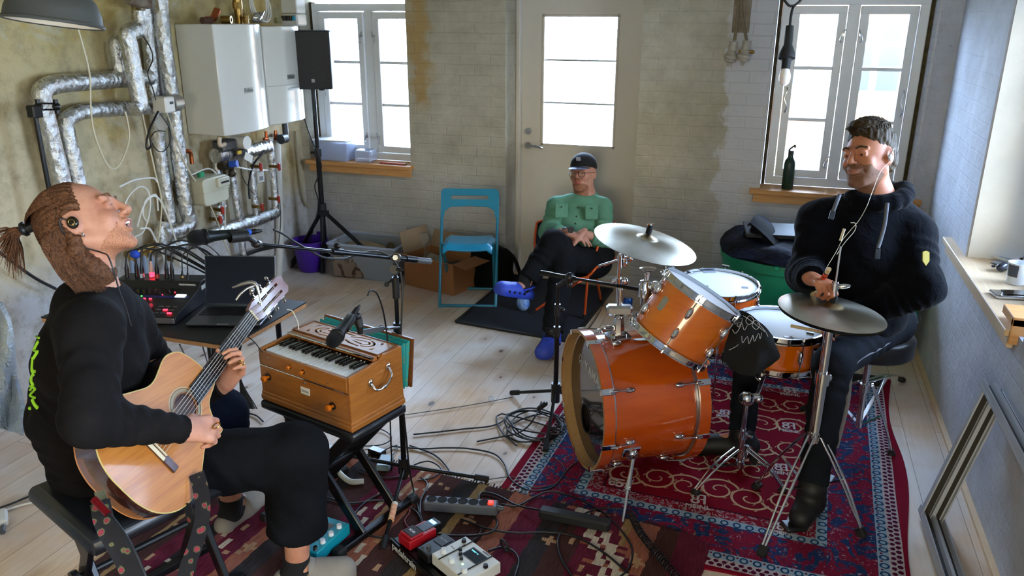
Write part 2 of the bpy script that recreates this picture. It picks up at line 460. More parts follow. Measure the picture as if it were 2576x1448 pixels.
conc=[(XR-.10+.10*(1-math.cos(PI/2*i/N)),YW-.10*(1-math.sin(PI/2*(1-i/N))))for i in range(N+1)]
b.prism([(XR+.02,YW-.10),(XR+.02,YW+.02),(XR-.10,YW+.02)]+conc,0,CE)
struct(obj('trim_1',b,M_right,loc=(XR,YW,0),ang=60))
b=MB();b.box((XR-.006,2.0,.001+.006),(.035,7.0,.014));struct(obj('baseboard_right',b,M_pineY,loc=(0,0,0)))
def casement(name,x0,x1,z0,z1,Y,depth=.07,hidden_left=False):
 T=MB();fw=.055
 for(a,c_,d)in(((x0+x1)/2,z0+fw/2,(x1-x0,depth,fw)),((x0+x1)/2,z1-fw/2,(x1-x0,depth,fw))):T.box((a,Y,c_),d,ch=.004)
 for a in(x0+fw/2,x1-fw/2):T.box((a,Y,(z0+z1)/2),(fw,depth-.004,z1-z0-.004),ch=.004)
 xm=(x0+x1)/2;T.box((xm,Y,(z0+z1)/2),(.07,depth-.006,z1-z0-.006),ch=.004)
 wo=struct(obj(name,T,M_pvc))
 for k,(a,c_)in enumerate(((x0+fw+.004,xm-.035-.004),(xm+.035+.004,x1-fw-.004))):
  b=MB();s_=.05;zz0,zz1=z0+fw+.004,z1-fw-.004;Yc=Y-.012
  for z in(zz0+s_/2,zz1-s_/2):b.box(((a+c_)/2,Yc,z),(c_-a,.06,s_),ch=.004)
  for x in(a+s_/2,c_-s_/2):b.box((x,Yc,(zz0+zz1)/2),(s_,.056,zz1-zz0-.004),ch=.004)
  g0,g1=zz0+s_,zz1-s_
  for t in(1/3,2/3):b.box(((a+c_)/2,Yc-.002,g0+(g1-g0)*t),(c_-a-2*s_+.01,.04,.022),ch=.005)
  so=obj('window_sash',b,M_pvc,wo)
  b=MB().box(((a+c_)/2,Yc+.01,(zz0+zz1)/2),(c_-a-2*s_+.01,.004,zz1-zz0-2*s_+.01));obj('window_pane',b,M_glass,wo)
  for z in(zz0+.12,zz1-.17):
   b=MB();xx=(c_-.012 if k==0 else a+.012);sg=1 if k==0 else-1
   b.cyl((xx,Yc-.03,z),(xx,Yc-.052,z),.010,n=12);b.tube([(xx+sg*.012,Yc-.05,z+.03),(xx,Yc-.055,z+.01),(xx-sg*.012,Yc-.052,z-.03),(xx-sg*.004,Yc-.05,z-.05)],.0045,6)
   obj('window_hook',b,M_steel,wo)
  b=MB();xx=a+.02 if k==0 else c_-.02;z=zz0+.42
  b.tube([(xx,Yc-.035,z),(xx+.01,Yc-.05,z+.04),(xx-.008,Yc-.05,z+.09),(xx+.004,Yc-.05,z+.14),(xx,Yc-.036,z+.16)],.0045,6);obj('window_stay',b,M_steel,wo)
 b=MB()
 for x in(x0-.012,x1+.012):b.box((x,Y+.0,(z0+z1)/2+.0),(.022,.05,z1-z0+.02))
 obj('window_joint',b,M_gap,wo)
 return wo
M_steel=mat('brushed_steel','b9bbbd',.3,1.0)
M_chrome=mat('chrome','d6d8dc',.07,1.0)
casement('window_1',W1[0]+.025,W1[1]+.10,.832,1.99,5.64)
casement('window_2',W2[0]+.025,W2[1]-.025,.832,2.03,5.66)
def sill(name,x0,x1,y0,y1,zt,m_,t=.03,apron=.055,ax='X'):
 b=MB();b.box(((x0+x1)/2,(y0+y1)/2,zt-t/2),(x1-x0,y1-y0,t),ch=.003)
 o=struct(obj(name,b,m_))
 b=MB()
 if ax=='X':b.box(((x0+x1)/2+.01,y0+.03,zt-t-apron/2),(x1-x0-.03,.022,apron),ch=.002)
 else:b.box((x0+.03,(y0+y1)/2,zt-t-apron/2),(.022,y1-y0-.03,apron),ch=.002)
 obj('sill_apron',b,m_,o)
 return o
sill('trim_2',-3.54,-2.63,5.40,5.62,.83,M_pine)
sill('trim_3',-.17,.86,5.40,5.64,.83,M_pine)
sill('trim_4',.86,1.17,3.20,4.60,.805,M_pineY,t=.028,apron=.05,ax='Y')
M_rev=mat('fresh_white_plaster','dcdcd8',.8,var=.04,vs=9,bump=.4,bs=18,bd=.006)
for k,(x,sgn)in enumerate(((W2[0]-.004,1),(W2[1]+.004,-1))):pass
b=MB().box((XR+.125,W3[1]-.002,1.46),(.235,.02,1.32));struct(obj('trim_5',b,M_rev))
def casement3():
 T=MB();X=XR+.30;y0,y1,z0,z1=W3[0]-.3,W3[1]-.005,.815,2.08;fw=.055
 for z in(z0+fw/2,z1-fw/2):T.box((X,(y0+y1)/2,z),(.09,y1-y0,fw),ch=.004)
 for y in(y0+fw/2,y1-fw/2,(y0+y1)/2):T.box((X,y,(z0+z1)/2),(.086,fw,z1-z0-.004),ch=.004)
 wo=struct(obj('window_3',T,M_pvc));ym=(y0+y1)/2
 for(a,c_)in((y0+fw,ym-fw/2),(ym+fw/2,y1-fw)):
  b=MB();s_=.05
  for z in(z0+fw+s_/2,z1-fw-s_/2):b.box((X+.01,(a+c_)/2,z),(.055,c_-a,s_),ch=.004)
  for y in(a+s_/2,c_-s_/2):b.box((X+.01,y,(z0+z1)/2),(.055,s_,z1-z0-2*fw),ch=.004)
  for t in(1/3,2/3):b.box((X+.01,(a+c_)/2,z0+fw+s_+(z1-z0-2*fw-2*s_)*t),(.03,c_-a-2*s_,.022))
  obj('window_sash',b,M_pvc,wo)
  obj('window_pane',MB().box((X+.015,(a+c_)/2,(z0+z1)/2),(.004,c_-a-2*s_+.01,z1-z0-2*fw-2*s_+.01)),M_glass,wo)
 b=MB().box((X-.02,y1+.012,(z0+z1)/2),(.07,.03,z1-z0));obj('window_joint',b,M_gap,wo)
casement3()
def plainwin(name,ax,pos,u0,u1,z0,z1):
 T=MB();f=.06
 def bx(u,z,du,dz):T.box((u,pos,z)if ax=='Y' else(pos,u,z),(du,.07,dz)if ax=='Y' else(.07,du,dz),ch=.004)
 um=(u0+u1)/2;zm=(z0+z1)/2
 for z in(z0+f/2,z1-f/2,zm):bx(um,z,u1-u0,f if z!=zm else .03)
 for u in(u0+f/2,u1-f/2,um):bx(u,zm,f,z1-z0)
 wo=struct(obj(name,T,M_pvc))
 d=(u1-u0,.004,z1-z0)if ax=='Y' else(.004,u1-u0,z1-z0)
 obj('window_pane',MB().box((um,pos,zm)if ax=='Y' else(pos,um,zm),d),M_glass,wo)
plainwin('window_4','X',XR+.2,W4[0],W4[1],W4[2],W4[3])
plainwin('added_rear_window','Y',-2.05,-.9,.7,.75,2.25)  # unseen window behind the camera, added to light the room
def door():
 Y=5.75
 b=MB();x0,x1=-1.872,-.955
 for x in(x0-.02+.02,x1+.0):pass
 b.box((x0-.005,Y-.01,1.09),(.03,.10,2.18),ch=.004);b.box((x1+.005,Y-.01,1.09),(.03,.10,2.18),ch=.004);b.box(((x0+x1)/2,Y-.01,2.17),(x1-x0+.04,.10,.05));b.box(((x0+x1)/2,Y-.02,.012),(x1-x0,.12,.024))
 d=struct(obj('door_1',b,M_door))
 gx0,gx1,gz0,gz1=-1.702,-1.158,1.0,1.907;lx0,lx1=x0+.012,x1-.012;z0,z1=.026,2.14
 b=MB();Yc=Y+.02;th=.05
 b.box(((lx0+gx0)/2,Yc,(z0+z1)/2),(gx0-lx0,th,z1-z0));b.box(((gx1+lx1)/2,Yc,(z0+z1)/2),(lx1-gx1,th,z1-z0))
 b.box(((gx0+gx1)/2,Yc,(z0+gz0)/2),(gx1-gx0,th,gz0-z0));b.box(((gx0+gx1)/2,Yc,(z1+gz1)/2),(gx1-gx0,th,z1-gz1))
 lf=obj('door_leaf',b,M_door,d)
 b=MB()
 for x in(gx0+.002,gx1-.002):b.box((x,Yc-.027,(gz0+gz1)/2),(.016,.012,gz1-gz0+.03),ch=.003)
 for z in(gz0,gz1):b.box(((gx0+gx1)/2,Yc-.027,z),(gx1-gx0+.02,.012,.016),ch=.003)
 obj('glazing_bead',b,M_door,d)
 obj('door_pane',MB().box(((gx0+gx1)/2,Yc,(gz0+gz1)/2),(gx1-gx0,.006,gz1-gz0)),M_glass,d)
 b=MB()
 for t in(1/3,2/3):b.box(((gx0+gx1)/2,Yc+.012,gz0+(gz1-gz0)*t),(gx1-gx0,.01,.014))
 obj('glazing_bar',b,M_pvc,d)
 hx,hz=-1.808,.985
 b=MB();b.cyl((hx,Yc-.025,hz),(hx,Yc-.034,hz),.026,n=24);b.tube([(hx,Yc-.03,hz),(hx,Yc-.075,hz),(hx+.04,Yc-.08,hz+.006),(hx+.09,Yc-.078,hz),(hx+.125,Yc-.072,hz-.012)],.0085,8)
 obj('door_handle',b,M_steel,d)
 b=MB();b.cyl((hx,Yc-.025,hz+.105),(hx,Yc-.034,hz+.105),.025,n=24);b.bar((hx-.012,Yc-.04,hz+.112),(hx+.012,Yc-.04,hz+.098),.012,.006);obj('door_lock',b,M_steel,d)
 for z in(.35,1.72):
  b=MB();b.cyl((x1-.006,Yc-.035,z-.05),(x1-.006,Yc-.035,z+.05),.008,n=10);obj('door_hinge',b,M_steel,d)
door()
M_gr=mat('bright_gravel','b9b4a6',.95,var=.2,vs=3)
struct(obj('ground_outside',MB().box((0,10,-.35),(60,60,.3)),M_gr,loc=(0,10,-.35)))
g=G('house_brick');br=g.n('TexBrick',i_Vector=g.n('CombineXYZ',i_0=g.xyz().outputs['X'],i_1=g.xyz().outputs['Z']),i_Scale=4.0)
br.inputs['Color1'].default_value=(.42,.20,.13,1);br.inputs['Color2'].default_value=(.5,.26,.17,1);br.inputs['Mortar'].default_value=(.5,.47,.42,1)
g.set(col=br.outputs[0],rough=.9);M_hb=fin('house_brick',g)
hs=thing('neighbour_house','red brick house with white windows across the yard behind the right back window','house',(2.3,15,0))
hz0=-.2
obj('house_wall',MB().box((2.3,15,1.5),(6.5,.5,3.4)),M_hb,hs)
for x in(-.1,1.3,2.9,4.3):
 b=MB();b.box((x,14.72,1.3),(.95,.08,1.25));f_=obj('house_window',b,M_pvc,hs)
 b=MB()
 for dx in(-.22,.22):
  for dz in(-.38,0,.38):b.box((x+dx,14.67,1.3+dz),(.34,.03,.32))
 obj('house_pane',b,mat('dark_pane','2c343c',.1),f_)
b=MB();b.prism([(-.4,3.1),(3.5,3.1),(.6,5.2)],14.2,16.5,Matrix(((1,0,0,0),(0,0,1,0),(0,1,0,0),(0,0,0,1))));b2=MB()
b2.mesh([(-1.3,14.4,3.1),(5.9,14.4,3.1),(5.9,17,4.9),(-1.3,17,4.9),(-1.3,14.4,3.25),(5.9,14.4,3.25),(5.9,17,5.05),(-1.3,17,5.05)],[[0,1,2,3],[7,6,5,4],[0,4,5,1],[1,5,6,2],[2,6,7,3],[3,7,4,0]])
obj('house_roof',b2,mat('roof_tile','8a4a3a',.9),hs)
def foilmat():
 g=G('insulation_foil')
 v=g.vor(38,co=g.co((1,1,.6)));n=g.noise(30,5,.7)
 h=g.math('ADD',g.math('MULTIPLY',v.outputs['Distance'],.8),n)
 g.set(col='c9c9c6',metal=1.0,rough=g.ramp(n,[(.3,.16),(.7,.38)]),normal=g.bump(h,.75,.012))
 return fin('insulation_foil',g)
M_foil=foilmat()
M_copper=mat('copper','b5643c',.3,1.0,var=.15,vs=20)
M_brass=mat('brass','9a7b45',.35,1.0,var=.2,vs=20)
M_iron=mat('grey_iron_pipe','5f6063',.5,.8,var=.15)
M_white=mat('white_enamel','dcdcd6',.22,var=.01,coat=.5)
M_wpl=mat('white_plastic','d8d6ce',.4)
M_cable=mat('cream_cable','c9c0a6',.5)
M_red=mat('red_plastic','a02818',.4)
M_blue=mat('blue_plastic','1f4fb0',.4)
M_black=mat('black_plastic','111214',.42,bump=.05,bs=300)
M_blackm=mat('black_painted_metal','0c0d10',.32,.3)
M_rubber=mat('black_rubber','0e0e10',.7)
M_grey=mat('grey_plastic','4a4c50',.5)
PG='foil wrapped pipes on the boiler wall'
def ppipe(pts,r,label,m_=None,name='insulated_pipe',n=14,k=5,grp=PG,X=-3.5):
 P=[PX(p[0],p[1],p[2]if len(p)>2 else X)for p in pts]
 return tag(obj(name,MB().tube(P,r*(1.13 if m_ is None else 1),n,k),m_ or M_foil,ang=60),label,'pipe',grp)
ppipe([(375,195),(300,199),(200,206),(140,212),(108,228),(108,262),(122,330),(150,440),(178,560),(205,660)],.042,'outermost foil wrapped pipe that turns down beside the black clamp pole')
ppipe([(392,268),(330,272),(230,278),(188,288),(166,308),(172,345),(192,440),(215,560),(238,660)],.036,'inner foil wrapped pipe nested under the outermost bend')
ppipe([(352,28),(354,55),(350,72),(332,78),(320,88),(326,120),(340,200),(350,258),(336,276)],.040,'thick foil riser with a crooked top standing in front of the horizontal pipes',X=-3.40)
ppipe([(298,100),(290,112),(293,140),(304,188),(308,200)],.032,'short foil pipe stub rising left of the thick riser',X=-3.5)
ppipe([(362,-20),(370,60),(376,130),(386,240),(398,340),(414,460),(432,580),(425,615)],.034,'long foil pipe running ceiling to floor left of the grey iron pipe',X=-3.53)
ppipe([(400,-20),(410,80),(426,200),(436,262),(450,400),(468,520),(478,560),(462,574),(412,590)],.040,'long foil pipe right of the grey valve motor ending in a low elbow',X=-3.47)
ppipe([(412,560),(404,600),(414,622),(450,620),(500,600),(560,582),(640,556),(688,537),(694,528)],.038,'big horizontal foil pipe sloping behind the microphone',X=-3.50)
for pts,r,l in(([(693,535),(690,470),(682,400),(678,345)],.024,'right hand small foil riser under the second boiler'),([(646,548),(640,500),(634,440),(630,400)],.022,'small foil riser beside the right hand one'),([(604,566),(596,520),(586,455),(578,425)],.022,'small foil riser below the blue knob'),([(560,520),(552,470),(546,415),(548,395)],.026,'small foil riser behind the gas meter'),([(556,560),(552,540),(549,515)],.028,'foil stub hanging under the gas meter'),([(604,575),(612,640),(620,690)],.022,'low foil pipe dropping behind the laptop')):
 ppipe(pts,r,l)
ppipe([(541,392),(580,386),(625,380),(674,368)],.042,'short horizontal foil pipe directly under the large boiler',X=-3.46)
ppipe([(388,-20),(394,80),(408,220),(416,262)],.020,'bare grey iron pipe between two foil risers',M_iron,'iron_pipe',grp='bare metal pipes')
ppipe([(462,381),(474,380),(480,388),(483,412)],.013,'small copper elbow pipe above the gas meter',M_copper,'copper_pipe',grp='copper pipes')
ppipe([(664,350),(690,349),(718,346)],.012,'horizontal copper pipe under the second boiler',M_copper,'copper_pipe',grp='copper pipes')
ppipe([(693,328),(694,342),(704,345)],.011,'short copper drop pipe from the second boiler',M_copper,'copper_pipe',grp='copper pipes')
ppipe([(669,330),(670,350)],.011,'short copper drop pipe from the large boiler edge',M_copper,'copper_pipe',grp='copper pipes')
ppipe([(745,330),(751,400),(757,460),(764,500),(775,520)],.011,'beige conduit pipe clipped down the corner wall',mat('beige_conduit','a49c82',.6),'conduit_pipe',grp='bare metal pipes',X=-3.57)
ppipe([(700,705),(704,600),(700,450),(694,335)],.030,'wide pale waste pipe behind the small risers',M_wpl,'waste_pipe',grp='bare metal pipes',X=-3.565)
ppipe([(548,690),(560,668),(640,632),(700,618)],.014,'dark hose running low along the wall',M_rubber,'wall_hose',grp='bare metal pipes')
ppipe([(318,-5),(345,3),(372,8)],.032,'thick pale stub pipe crossing behind the lamp shade',mat('rusty_pipe','8f8574',.8,col2='5a4634',vs=12),'iron_pipe',grp='bare metal pipes',X=-3.45)
t=thing('clamp_pole','thin black pole clamped to the outermost foil pipe','pole',PX(124,475,-3.42))
P0,P1=PX(87,280,-3.42),PX(124,480,-3.42)
obj('pole',MB().cyl(P0,P1+(P1-P0)*.9,.012,n=12),M_blackm,t)
b=MB();b.box(P0,(.05,.055,.06),ch=.006);obj('pole_head',b,M_blackm,t)
b=MB();a=PX(97,268,-3.42);c_=PX(142,268,-3.42)
for dz in(-.015,.015):b.cyl(a+V((0,0,dz)),c_+V((0,0,dz)),.004,n=8)
for q in(a,c_):b.cyl(q+V((0,0,-.035)),q+V((0,0,.035)),.012,n=12);b.ell(q+V((.0,.0,.0)),(.02,.02,.022),n=10,m_=6)
obj('clamp',b,M_blackm,t)
def boiler(name,y0,y1,z0,z1,xf,label,seam=False,rc=.0,lbl=None):
 t=thing(name,label,'boiler',(xf-.15,(y0+y1)/2,z0))
 b=MB();d=xf-XL-.0;N=8
 prof=[(XL+.004,y0),(xf-.045,y0)]
 for i in range(N+1):
  s_=i/N;y=y0+(y1-y0)*s_;prof.append((xf-.045+.045*(1-abs(2*s_-1)**2.6),y))
 prof.append((XL+.004,y1))
 pp=[]
 for p in prof:
  if not pp or(abs(p[0]-pp[-1][0])+abs(p[1]-pp[-1][1]))>1e-5:pp.append(p)
 b.prism(pp,z0,z1)
 obj('housing',b,M_white,t,ang=25,bev=.006)
 if seam:
  b=MB();zz=z0+(z1-z0)*.40
  P=[[V((xf-.045+.045*(1-abs(2*s_-1)**2.6)+.0035,y0+.004+(y1-y0-.008)*s_,zz+dz))for s_ in[i/12 for i in range(13)]]for dz in(-.0016,.0016)]
  b.grid(P,.003);obj('panel_seam',b,mat('seam_grey','9a9c9c',.6),t)
  b=MB();b.ell((xf-.014,(y0+y1)/2+.03,zz-.03),(.02,.10,.018),n=20,m_=8);obj('grip_recess',b,mat('white_shadow_plastic','c4cacc',.4),t)
 b=MB();yc,zb=lbl
 b.box((xf+.001,yc,zb),(.004,.085,.032),ch=.001);obj('maker_plate',b,mat('plate_grey','9fa09a',.4,.4),t)
 b=MB();b.text('Vaillant',.03,Matrix.Translation((xf+.004,yc,zb))@Matrix(((0,0,1,0),(1,0,0,0),(0,1,0,0),(0,0,0,1))),.0008);obj('maker_name',b,mat('letter_grey','5b6668',.4),t)
 return t
boiler('wall_boiler',4.196,4.665,1.185,1.852,-3.272,'large white wall boiler left of the speaker',lbl=(4.42,1.45))
boiler('wall_boiler',4.705,5.14,1.19,1.835,-3.29,'second white wall boiler with a seam, partly behind the speaker',True,lbl=(4.93,1.50))
def onboiler(px_,py_,X,f,name,label,cat,m_,grp='plumbing leftovers on top of the large boiler'):
 b=MB();p=PX(px_,py_,X);p.z=1.8535;f(b,p)
 zmin=min(v.z for v in b.v);
 for v in b.v:v.z+=1.8535-zmin
 return tag(obj(name,b,m_),label,cat,grp)
onboiler(535,40,-3.40,lambda b,p:(b.tube([p+V((0,-.06,.02)),p+V((0,0,.03)),p+V((0,.05,.08))],.022,10),),'copper_fitting','copper elbow lying at the left end on top of the boiler','fitting',M_copper)
onboiler(520,52,-3.35,lambda b,p:b.cyl(p+V((0,-.04,.012)),p+V((0,.04,.012)),.02,n=14),'pipe_offcut','brown pipe offcut at the front left on top of the boiler','fitting',mat('rust','4a2f20',.8))
onboiler(570,50,-3.34,lambda b,p:b.lathe([(.012,-.03),(.024,-.03),(.024,.03),(.012,.03),(.012,-.03)],frame(p+V((0,0,.02)),(1,.3,0)),16),'pipe_ring','small brass ring fitting facing the room on top of the boiler','fitting',M_brass)
onboiler(600,38,-3.42,lambda b,p:(b.cyl(p,p+V((0,0,.09)),.026,n=14),b.cyl(p+V((0,0,.09)),p+V((0,0,.13)),.032,n=8),b.cyl(p+V((0,0,.13)),p+V((0,0,.20)),.03,n=12)),'brass_valve','tall brass valve standing in the middle on top of the boiler','fitting',M_brass)
onboiler(618,42,-3.36,lambda b,p:(b.cyl(p,p+V((0,0,.05)),.018,n=8),b.cyl(p+V((0,-.03,.03)),p+V((0,.03,.03)),.013,n=10)),'brass_tee','brass tee piece beside the tall valve on the boiler','fitting',M_brass)
onboiler(645,40,-3.38,lambda b,p:(b.ell(p+V((0,0,.04)),(.035,.04,.035),n=9,m_=6),b.ell(p+V((0,.04,.05)),(.02,.02,.03),n=7,m_=5),b.cyl(p+V((0,.03,.02)),p+V((.02,.06,.08)),.012)),'chrome_fitting','shiny chrome tap body on top of the boiler','fitting',M_chrome)
b=MB();p=PX(650,15,-3.52)
for k in range(3):b.torus(p+V((.008*k,.006*k,.01)),(1,.12,.1*k),.115,.007,30,8)
tag(obj('hose_coil',b,M_wpl),'white plastic hose coiled upright behind the boiler fittings','hose')
onboiler(700,52,-3.33,lambda b,p:b.box(p+V((0,0,.018)),(.03,.06,.035),ch=.004),'small_block','small olive block at the right end on top of the boiler','block',mat('olive','6f6b3e',.7))
t=thing('fuse_box','white fuse box above the second boiler in the corner','fuse box',PY(727,55,5.35))
pc=PY(727,12,5.40);b=MB();b.box((pc.x,5.41,2.02),(.19,.12,.20),ch=.006);obj('box_body',b,M_wpl,t)
b=MB();b.box((pc.x-.0,5.405,1.875),(.20,.13,.085),ch=.01);obj('breaker_cover',b,M_wpl,t)
for k in range(5):
 b=MB();b.box((pc.x-.045+.03*k,5.335,1.885),(.02,.02,.035),ch=.002);obj('breaker_switch',b,M_black if k<4 else mat('cyan','2f9ec4',.4),t)
t=thing('valve_motor','grey white motor valve bridging two foil pipes left of the boiler','valve',PX(415,275,-3.4))
a=PX(399,264,-3.4);b_=PX(424,261,-3.4)
obj('motor_body',MB().bar(a,b_,.10,.09,ch=.008),M_wpl,t)
b=MB();c1=PX(445,258,-3.42);b.cyl(b_,c1,.05,n=20);b.ell(c1,.048);obj('valve_elbow',b,mat('foil_grey','9a9a96',.4,.7),t)
b=MB();b.box(a.lerp(b_,.6)+V((.048,0,.01)),(.006,.03,.014));obj('motor_mark',b,M_black,t)
t=thing('gas_meter','cream gas meter with counter window under the boiler','gas meter',PX(518,510,-3.45))
def rbox(c,d,r_,name,m_,par,n=6):
 hx,hy,hz=d[0]/2,d[1]/2,d[2]/2;pl=[]
 for cx,cy,a0 in((hy-r_,hz-r_,0),(-hy+r_,hz-r_,PI/2),(-hy+r_,-hz+r_,PI),(hy-r_,-hz+r_,1.5*PI)):
  for i in range(n+1):a_=a0+PI/2*i/n;pl.append((cx+r_*math.cos(a_),cy+r_*math.sin(a_)))
 T=Matrix.Translation(c)@Matrix(((0,0,1,0),(1,0,0,0),(0,1,0,0),(0,0,0,1)))
 return obj(name,MB().prism(pl,-hx,hx,T),m_,par,bev=.006)
cm=PX(518,476,-3.44);mtr=mat('meter_cream','c0bda8',.45,var=.04)
rbox(cm,(.16,.235,.17),.03,'meter_body',mtr,t)
b=MB();b.box(cm+V((.0,0,.0)),(.172,.245,.008),ch=.002);obj('meter_rim',b,mtr,t)
rbox(cm+V((.085,.055,.045)),(.04,.11,.06),.012,'counter_housing',mtr,t)
obj('counter_window',MB().box(cm+V((.107,.06,.045)),(.003,.075,.012)),M_black,t)
obj('meter_cap',MB().cyl(cm+V((.0,-.03,.085)),cm+V((0,-.03,.12)),.022,n=14),mat('green_plastic','1d8a60',.4),t)
t=thing('circulation_pump','grey and cream pump head under the large boiler','pump',PX(605,372,-3.4))
b=MB();p=PX(606,358,-3.42);b.cyl(p+V((-.06,0,0)),p+V((.05,0,0)),.045,n=20);obj('pump_head',b,M_wpl,t)
b=MB();b.box(p+V((-.03,-.13,.0)),(.10,.14,.07),ch=.012);obj('pump_body',b,M_iron,t)
obj('pump_label',MB().box(PX(602,383,-3.38),(.01,.035,.022)),mat('yellow_label','c9a218',.5),t)
obj('pump_bracket',MB().box(PX(605,383,-3.40),(.03,.12,.035),ch=.003),M_black,t)
obj('drain_tap',MB().tube([PX(552,345,-3.36),PX(553,365,-3.36),PX(566,362,-3.36)],.013,10),mat('cream_tap','cbb79c',.4),t)
t=thing('brass_manifold_valve','dark brass mixing valve with blue knob under the pump','valve',PX(575,430,-3.45))
b=MB();p=PX(568,425,-3.45);b.cyl(p+V((0,-.05,.03)),p+V((0,.05,.0)),.028,n=12);b.cyl(p+V((0,0,-.03)),p+V((0,0,.07)),.022,n=12);b.ell(p+V((.02,.03,-.03)),.03,n=10,m_=6);obj('valve_body',b,mat('dark_brass','4b4234',.5,.8),t)
p=PX(585,413,-3.40);obj('valve_knob',MB().cyl(p+V((-.02,0,0)),p+V((.03,.01,.005)),.022,n=10),M_blue,t)
for q,l in(((650,419),'red valve handle beside the wall socket'),((696,419),'red valve handle on the right hand riser'),((695,500),'rust red handle near the right pipe elbow'),((653,520),'red valve handle low on the middle riser'),((553,528),'upper red valve handle below the gas meter'),((548,552),'lower red valve handle below the gas meter')):
 t=thing('shutoff_valve',l,'valve',PX(q[0],q[1]+10,-3.40),'red valve handles')
 p=PX(*q,-3.42);obj('handle_lever',MB().box(p+V((.02,0,0)),(.02,.022,.055),ch=.006),M_red,t);obj('valve_stem',MB().cyl(p+V((-.06,0,0)),p+V((.012,0,0)),.012,n=10),M_brass,t)
for q,sz,rot,l,m_ in(((405,312),(.004,.075,.085),.5,'grey tag card hanging from the valve motor cables',mat('card_grey','9b978a',.8)),((625,396),(.004,.085,.05),-.5,'white tag card tied under the pump',M_wpl)):
 p=PX(*q,-3.38);tag(obj('tag_card',MB().box(p,sz,Matrix.Rotation(rot,3,'X')),m_),l,'tag')
t=thing('wall_socket','white double wall socket between the small risers','socket',PX(652,458,-3.56));p=PX(652,437,-3.57)
obj('socket_plate',MB().box(p,(.03,.08,.13),ch=.006),M_wpl,t)
for dz in(-.03,.03):obj('socket_slot',MB().box(p+V((.016,0,dz)),(.003,.04,.03),ch=.001),mat('slot_grey','8d8d8d',.5),t)
b=MB();p=PX(707,343,-3.46);b.cyl(p+V((0,-.01,-.02)),p+V((0,.05,-.02)),.035,n=16);b.cyl(p+V((0,.06,0)),p+V((0,.06,.11)),.022,n=14)
tag(obj('magnetic_filter',b,mat('dark_grey_plastic','3d444c',.4)),'dark grey cylinder filter under the second boiler','filter')
t=thing('thermostat_head','round white actuator knob low on the wall behind the mixer','valve',PX(449,675,-3.4));p=PX(449,656,-3.45)
obj('actuator_cap',MB().lathe([(0,.06),(.03,.06),(.036,.05),(.036,0),(0,0)],frame(p,(1,-.3,0)),20),M_wpl,t);obj('actuator_neck',MB().cyl(p+V((-.10,.03,0)),p,.018,n=12),M_brass,t)
obj('actuator_mark',MB().cyl(p+V((.057,-.018,0)),p+V((.0605,-.019,0)),.005,n=10),M_black,t)
t=thing('heating_manifold','brass floor heating manifold low behind the guitarist','manifold',PX(370,760,-3.4))
obj('manifold_bar',MB().tube([PX(318,640,-3.45),PX(350,632,-3.45),PX(398,612,-3.45)],.022,12),M_brass,t)
M_hose=mat('blue_grey_hose','7f8ea6',.5)
for k,x in enumerate((330,346,362,378)):
 y=640-(x-330)*.35
 h_=obj('heating_hose',MB().tube([PX(x,y+8,-3.45),PX(x+4,y+50,-3.43),PX(x+10,y+110,-3.43)],.012,10),M_hose,t)
 obj('hose_collar',MB().cyl(PX(x,y,-3.45),PX(x+2,y+18,-3.45),.018,n=10),M_brass,h_)
CG='loose cables on the boiler wall'
def wcable(pts,r,label,m_=None,X=-3.42,k=8):
 return tag(obj('wall_cable',MB().tube([PX(p[0],p[1],p[2]if len(p)>2 else X)for p in pts],r,6,k),m_ or M_cable,ang=60),label,'cable',CG)
wcable([(196,72),(210,120),(226,190),(228,260),(236,330),(262,400),(285,425),(306,405),(325,350),(320,300),(314,280)],.0045,'pale cord hanging in a deep loop under the lamp shade',X=-3.30)
wcable([(356,274),(370,340),(392,440),(406,500),(404,560),(396,620)],.0045,'cream cable dropping from the thick riser past the long foil pipe')
wcable([(418,280),(440,340),(470,420),(520,500),(548,560),(565,610),(590,660),(610,690)],.0045,'cream cable running diagonally across the gas meter')
wcable([(300,470),(340,452),(385,448),(396,458)],.006,'white cable arching above the manifold',M_wpl)
wcable([(345,570),(360,520),(380,495),(400,500),(420,540),(445,610),(462,635)],.006,'large white cable loop low on the wall',M_wpl)
wcable([(352,575),(375,575),(390,600),(410,640),(420,690)],.006,'white cable sagging toward the manifold',M_wpl)
wcable([(372,560),(360,540),(366,505),(392,490),(398,530)],.005,'small white cable curl beside the long foil pipe',M_wpl)
wcable([(300,560),(320,500),(350,470),(372,480),(378,520),(362,580),(330,600)],.005,'white cable ring left of the long foil pipe',M_wpl)
wcable([(480,440),(530,425),(560,470),(566,540),(566,580)],.005,'white cable leaving the gas meter top',M_wpl)
wcable([(588,418),(620,425),(650,428),(672,428)],.006,'white cable from the blue knob to the riser',M_wpl)
wcable([(360,90),(378,120),(384,150),(372,185),(385,225),(392,252)],.0035,'thin black cable tangled around the risers',M_black,X=-3.36)
wcable([(398,280),(388,300),(375,330),(368,365),(372,375),(380,365),(378,345)],.006,'bundled black cable hanging left of the tag card',M_black,X=-3.36)
wcable([(402,285),(425,320),(430,350),(415,378),(395,378),(380,350),(392,330),(415,330)],.003,'thin black cable loop over the foil pipes',M_black,X=-3.36)
wcable([(595,392),(605,420),(612,450),(640,490)],.003,'thin black lead hanging from the pump',M_black)
wcable([(670,375),(640,410),(630,440),(626,470),(628,500)],.008,'thick black cable bundle tied between the risers',M_black)
wcable([(-20,620),(40,665),(90,700),(140,726)],.008,'black cable stretched diagonally across the lower left wall',M_rubber,X=-3.50)
wcable([(700,620),(706,560),(704,500)],.004,'thin grey lead beside the corner pipe',M_grey)
t=thing('pendant_lamp','dark grey metal pendant shade with pale inside at the top left','lamp',D(134,66,2.15))
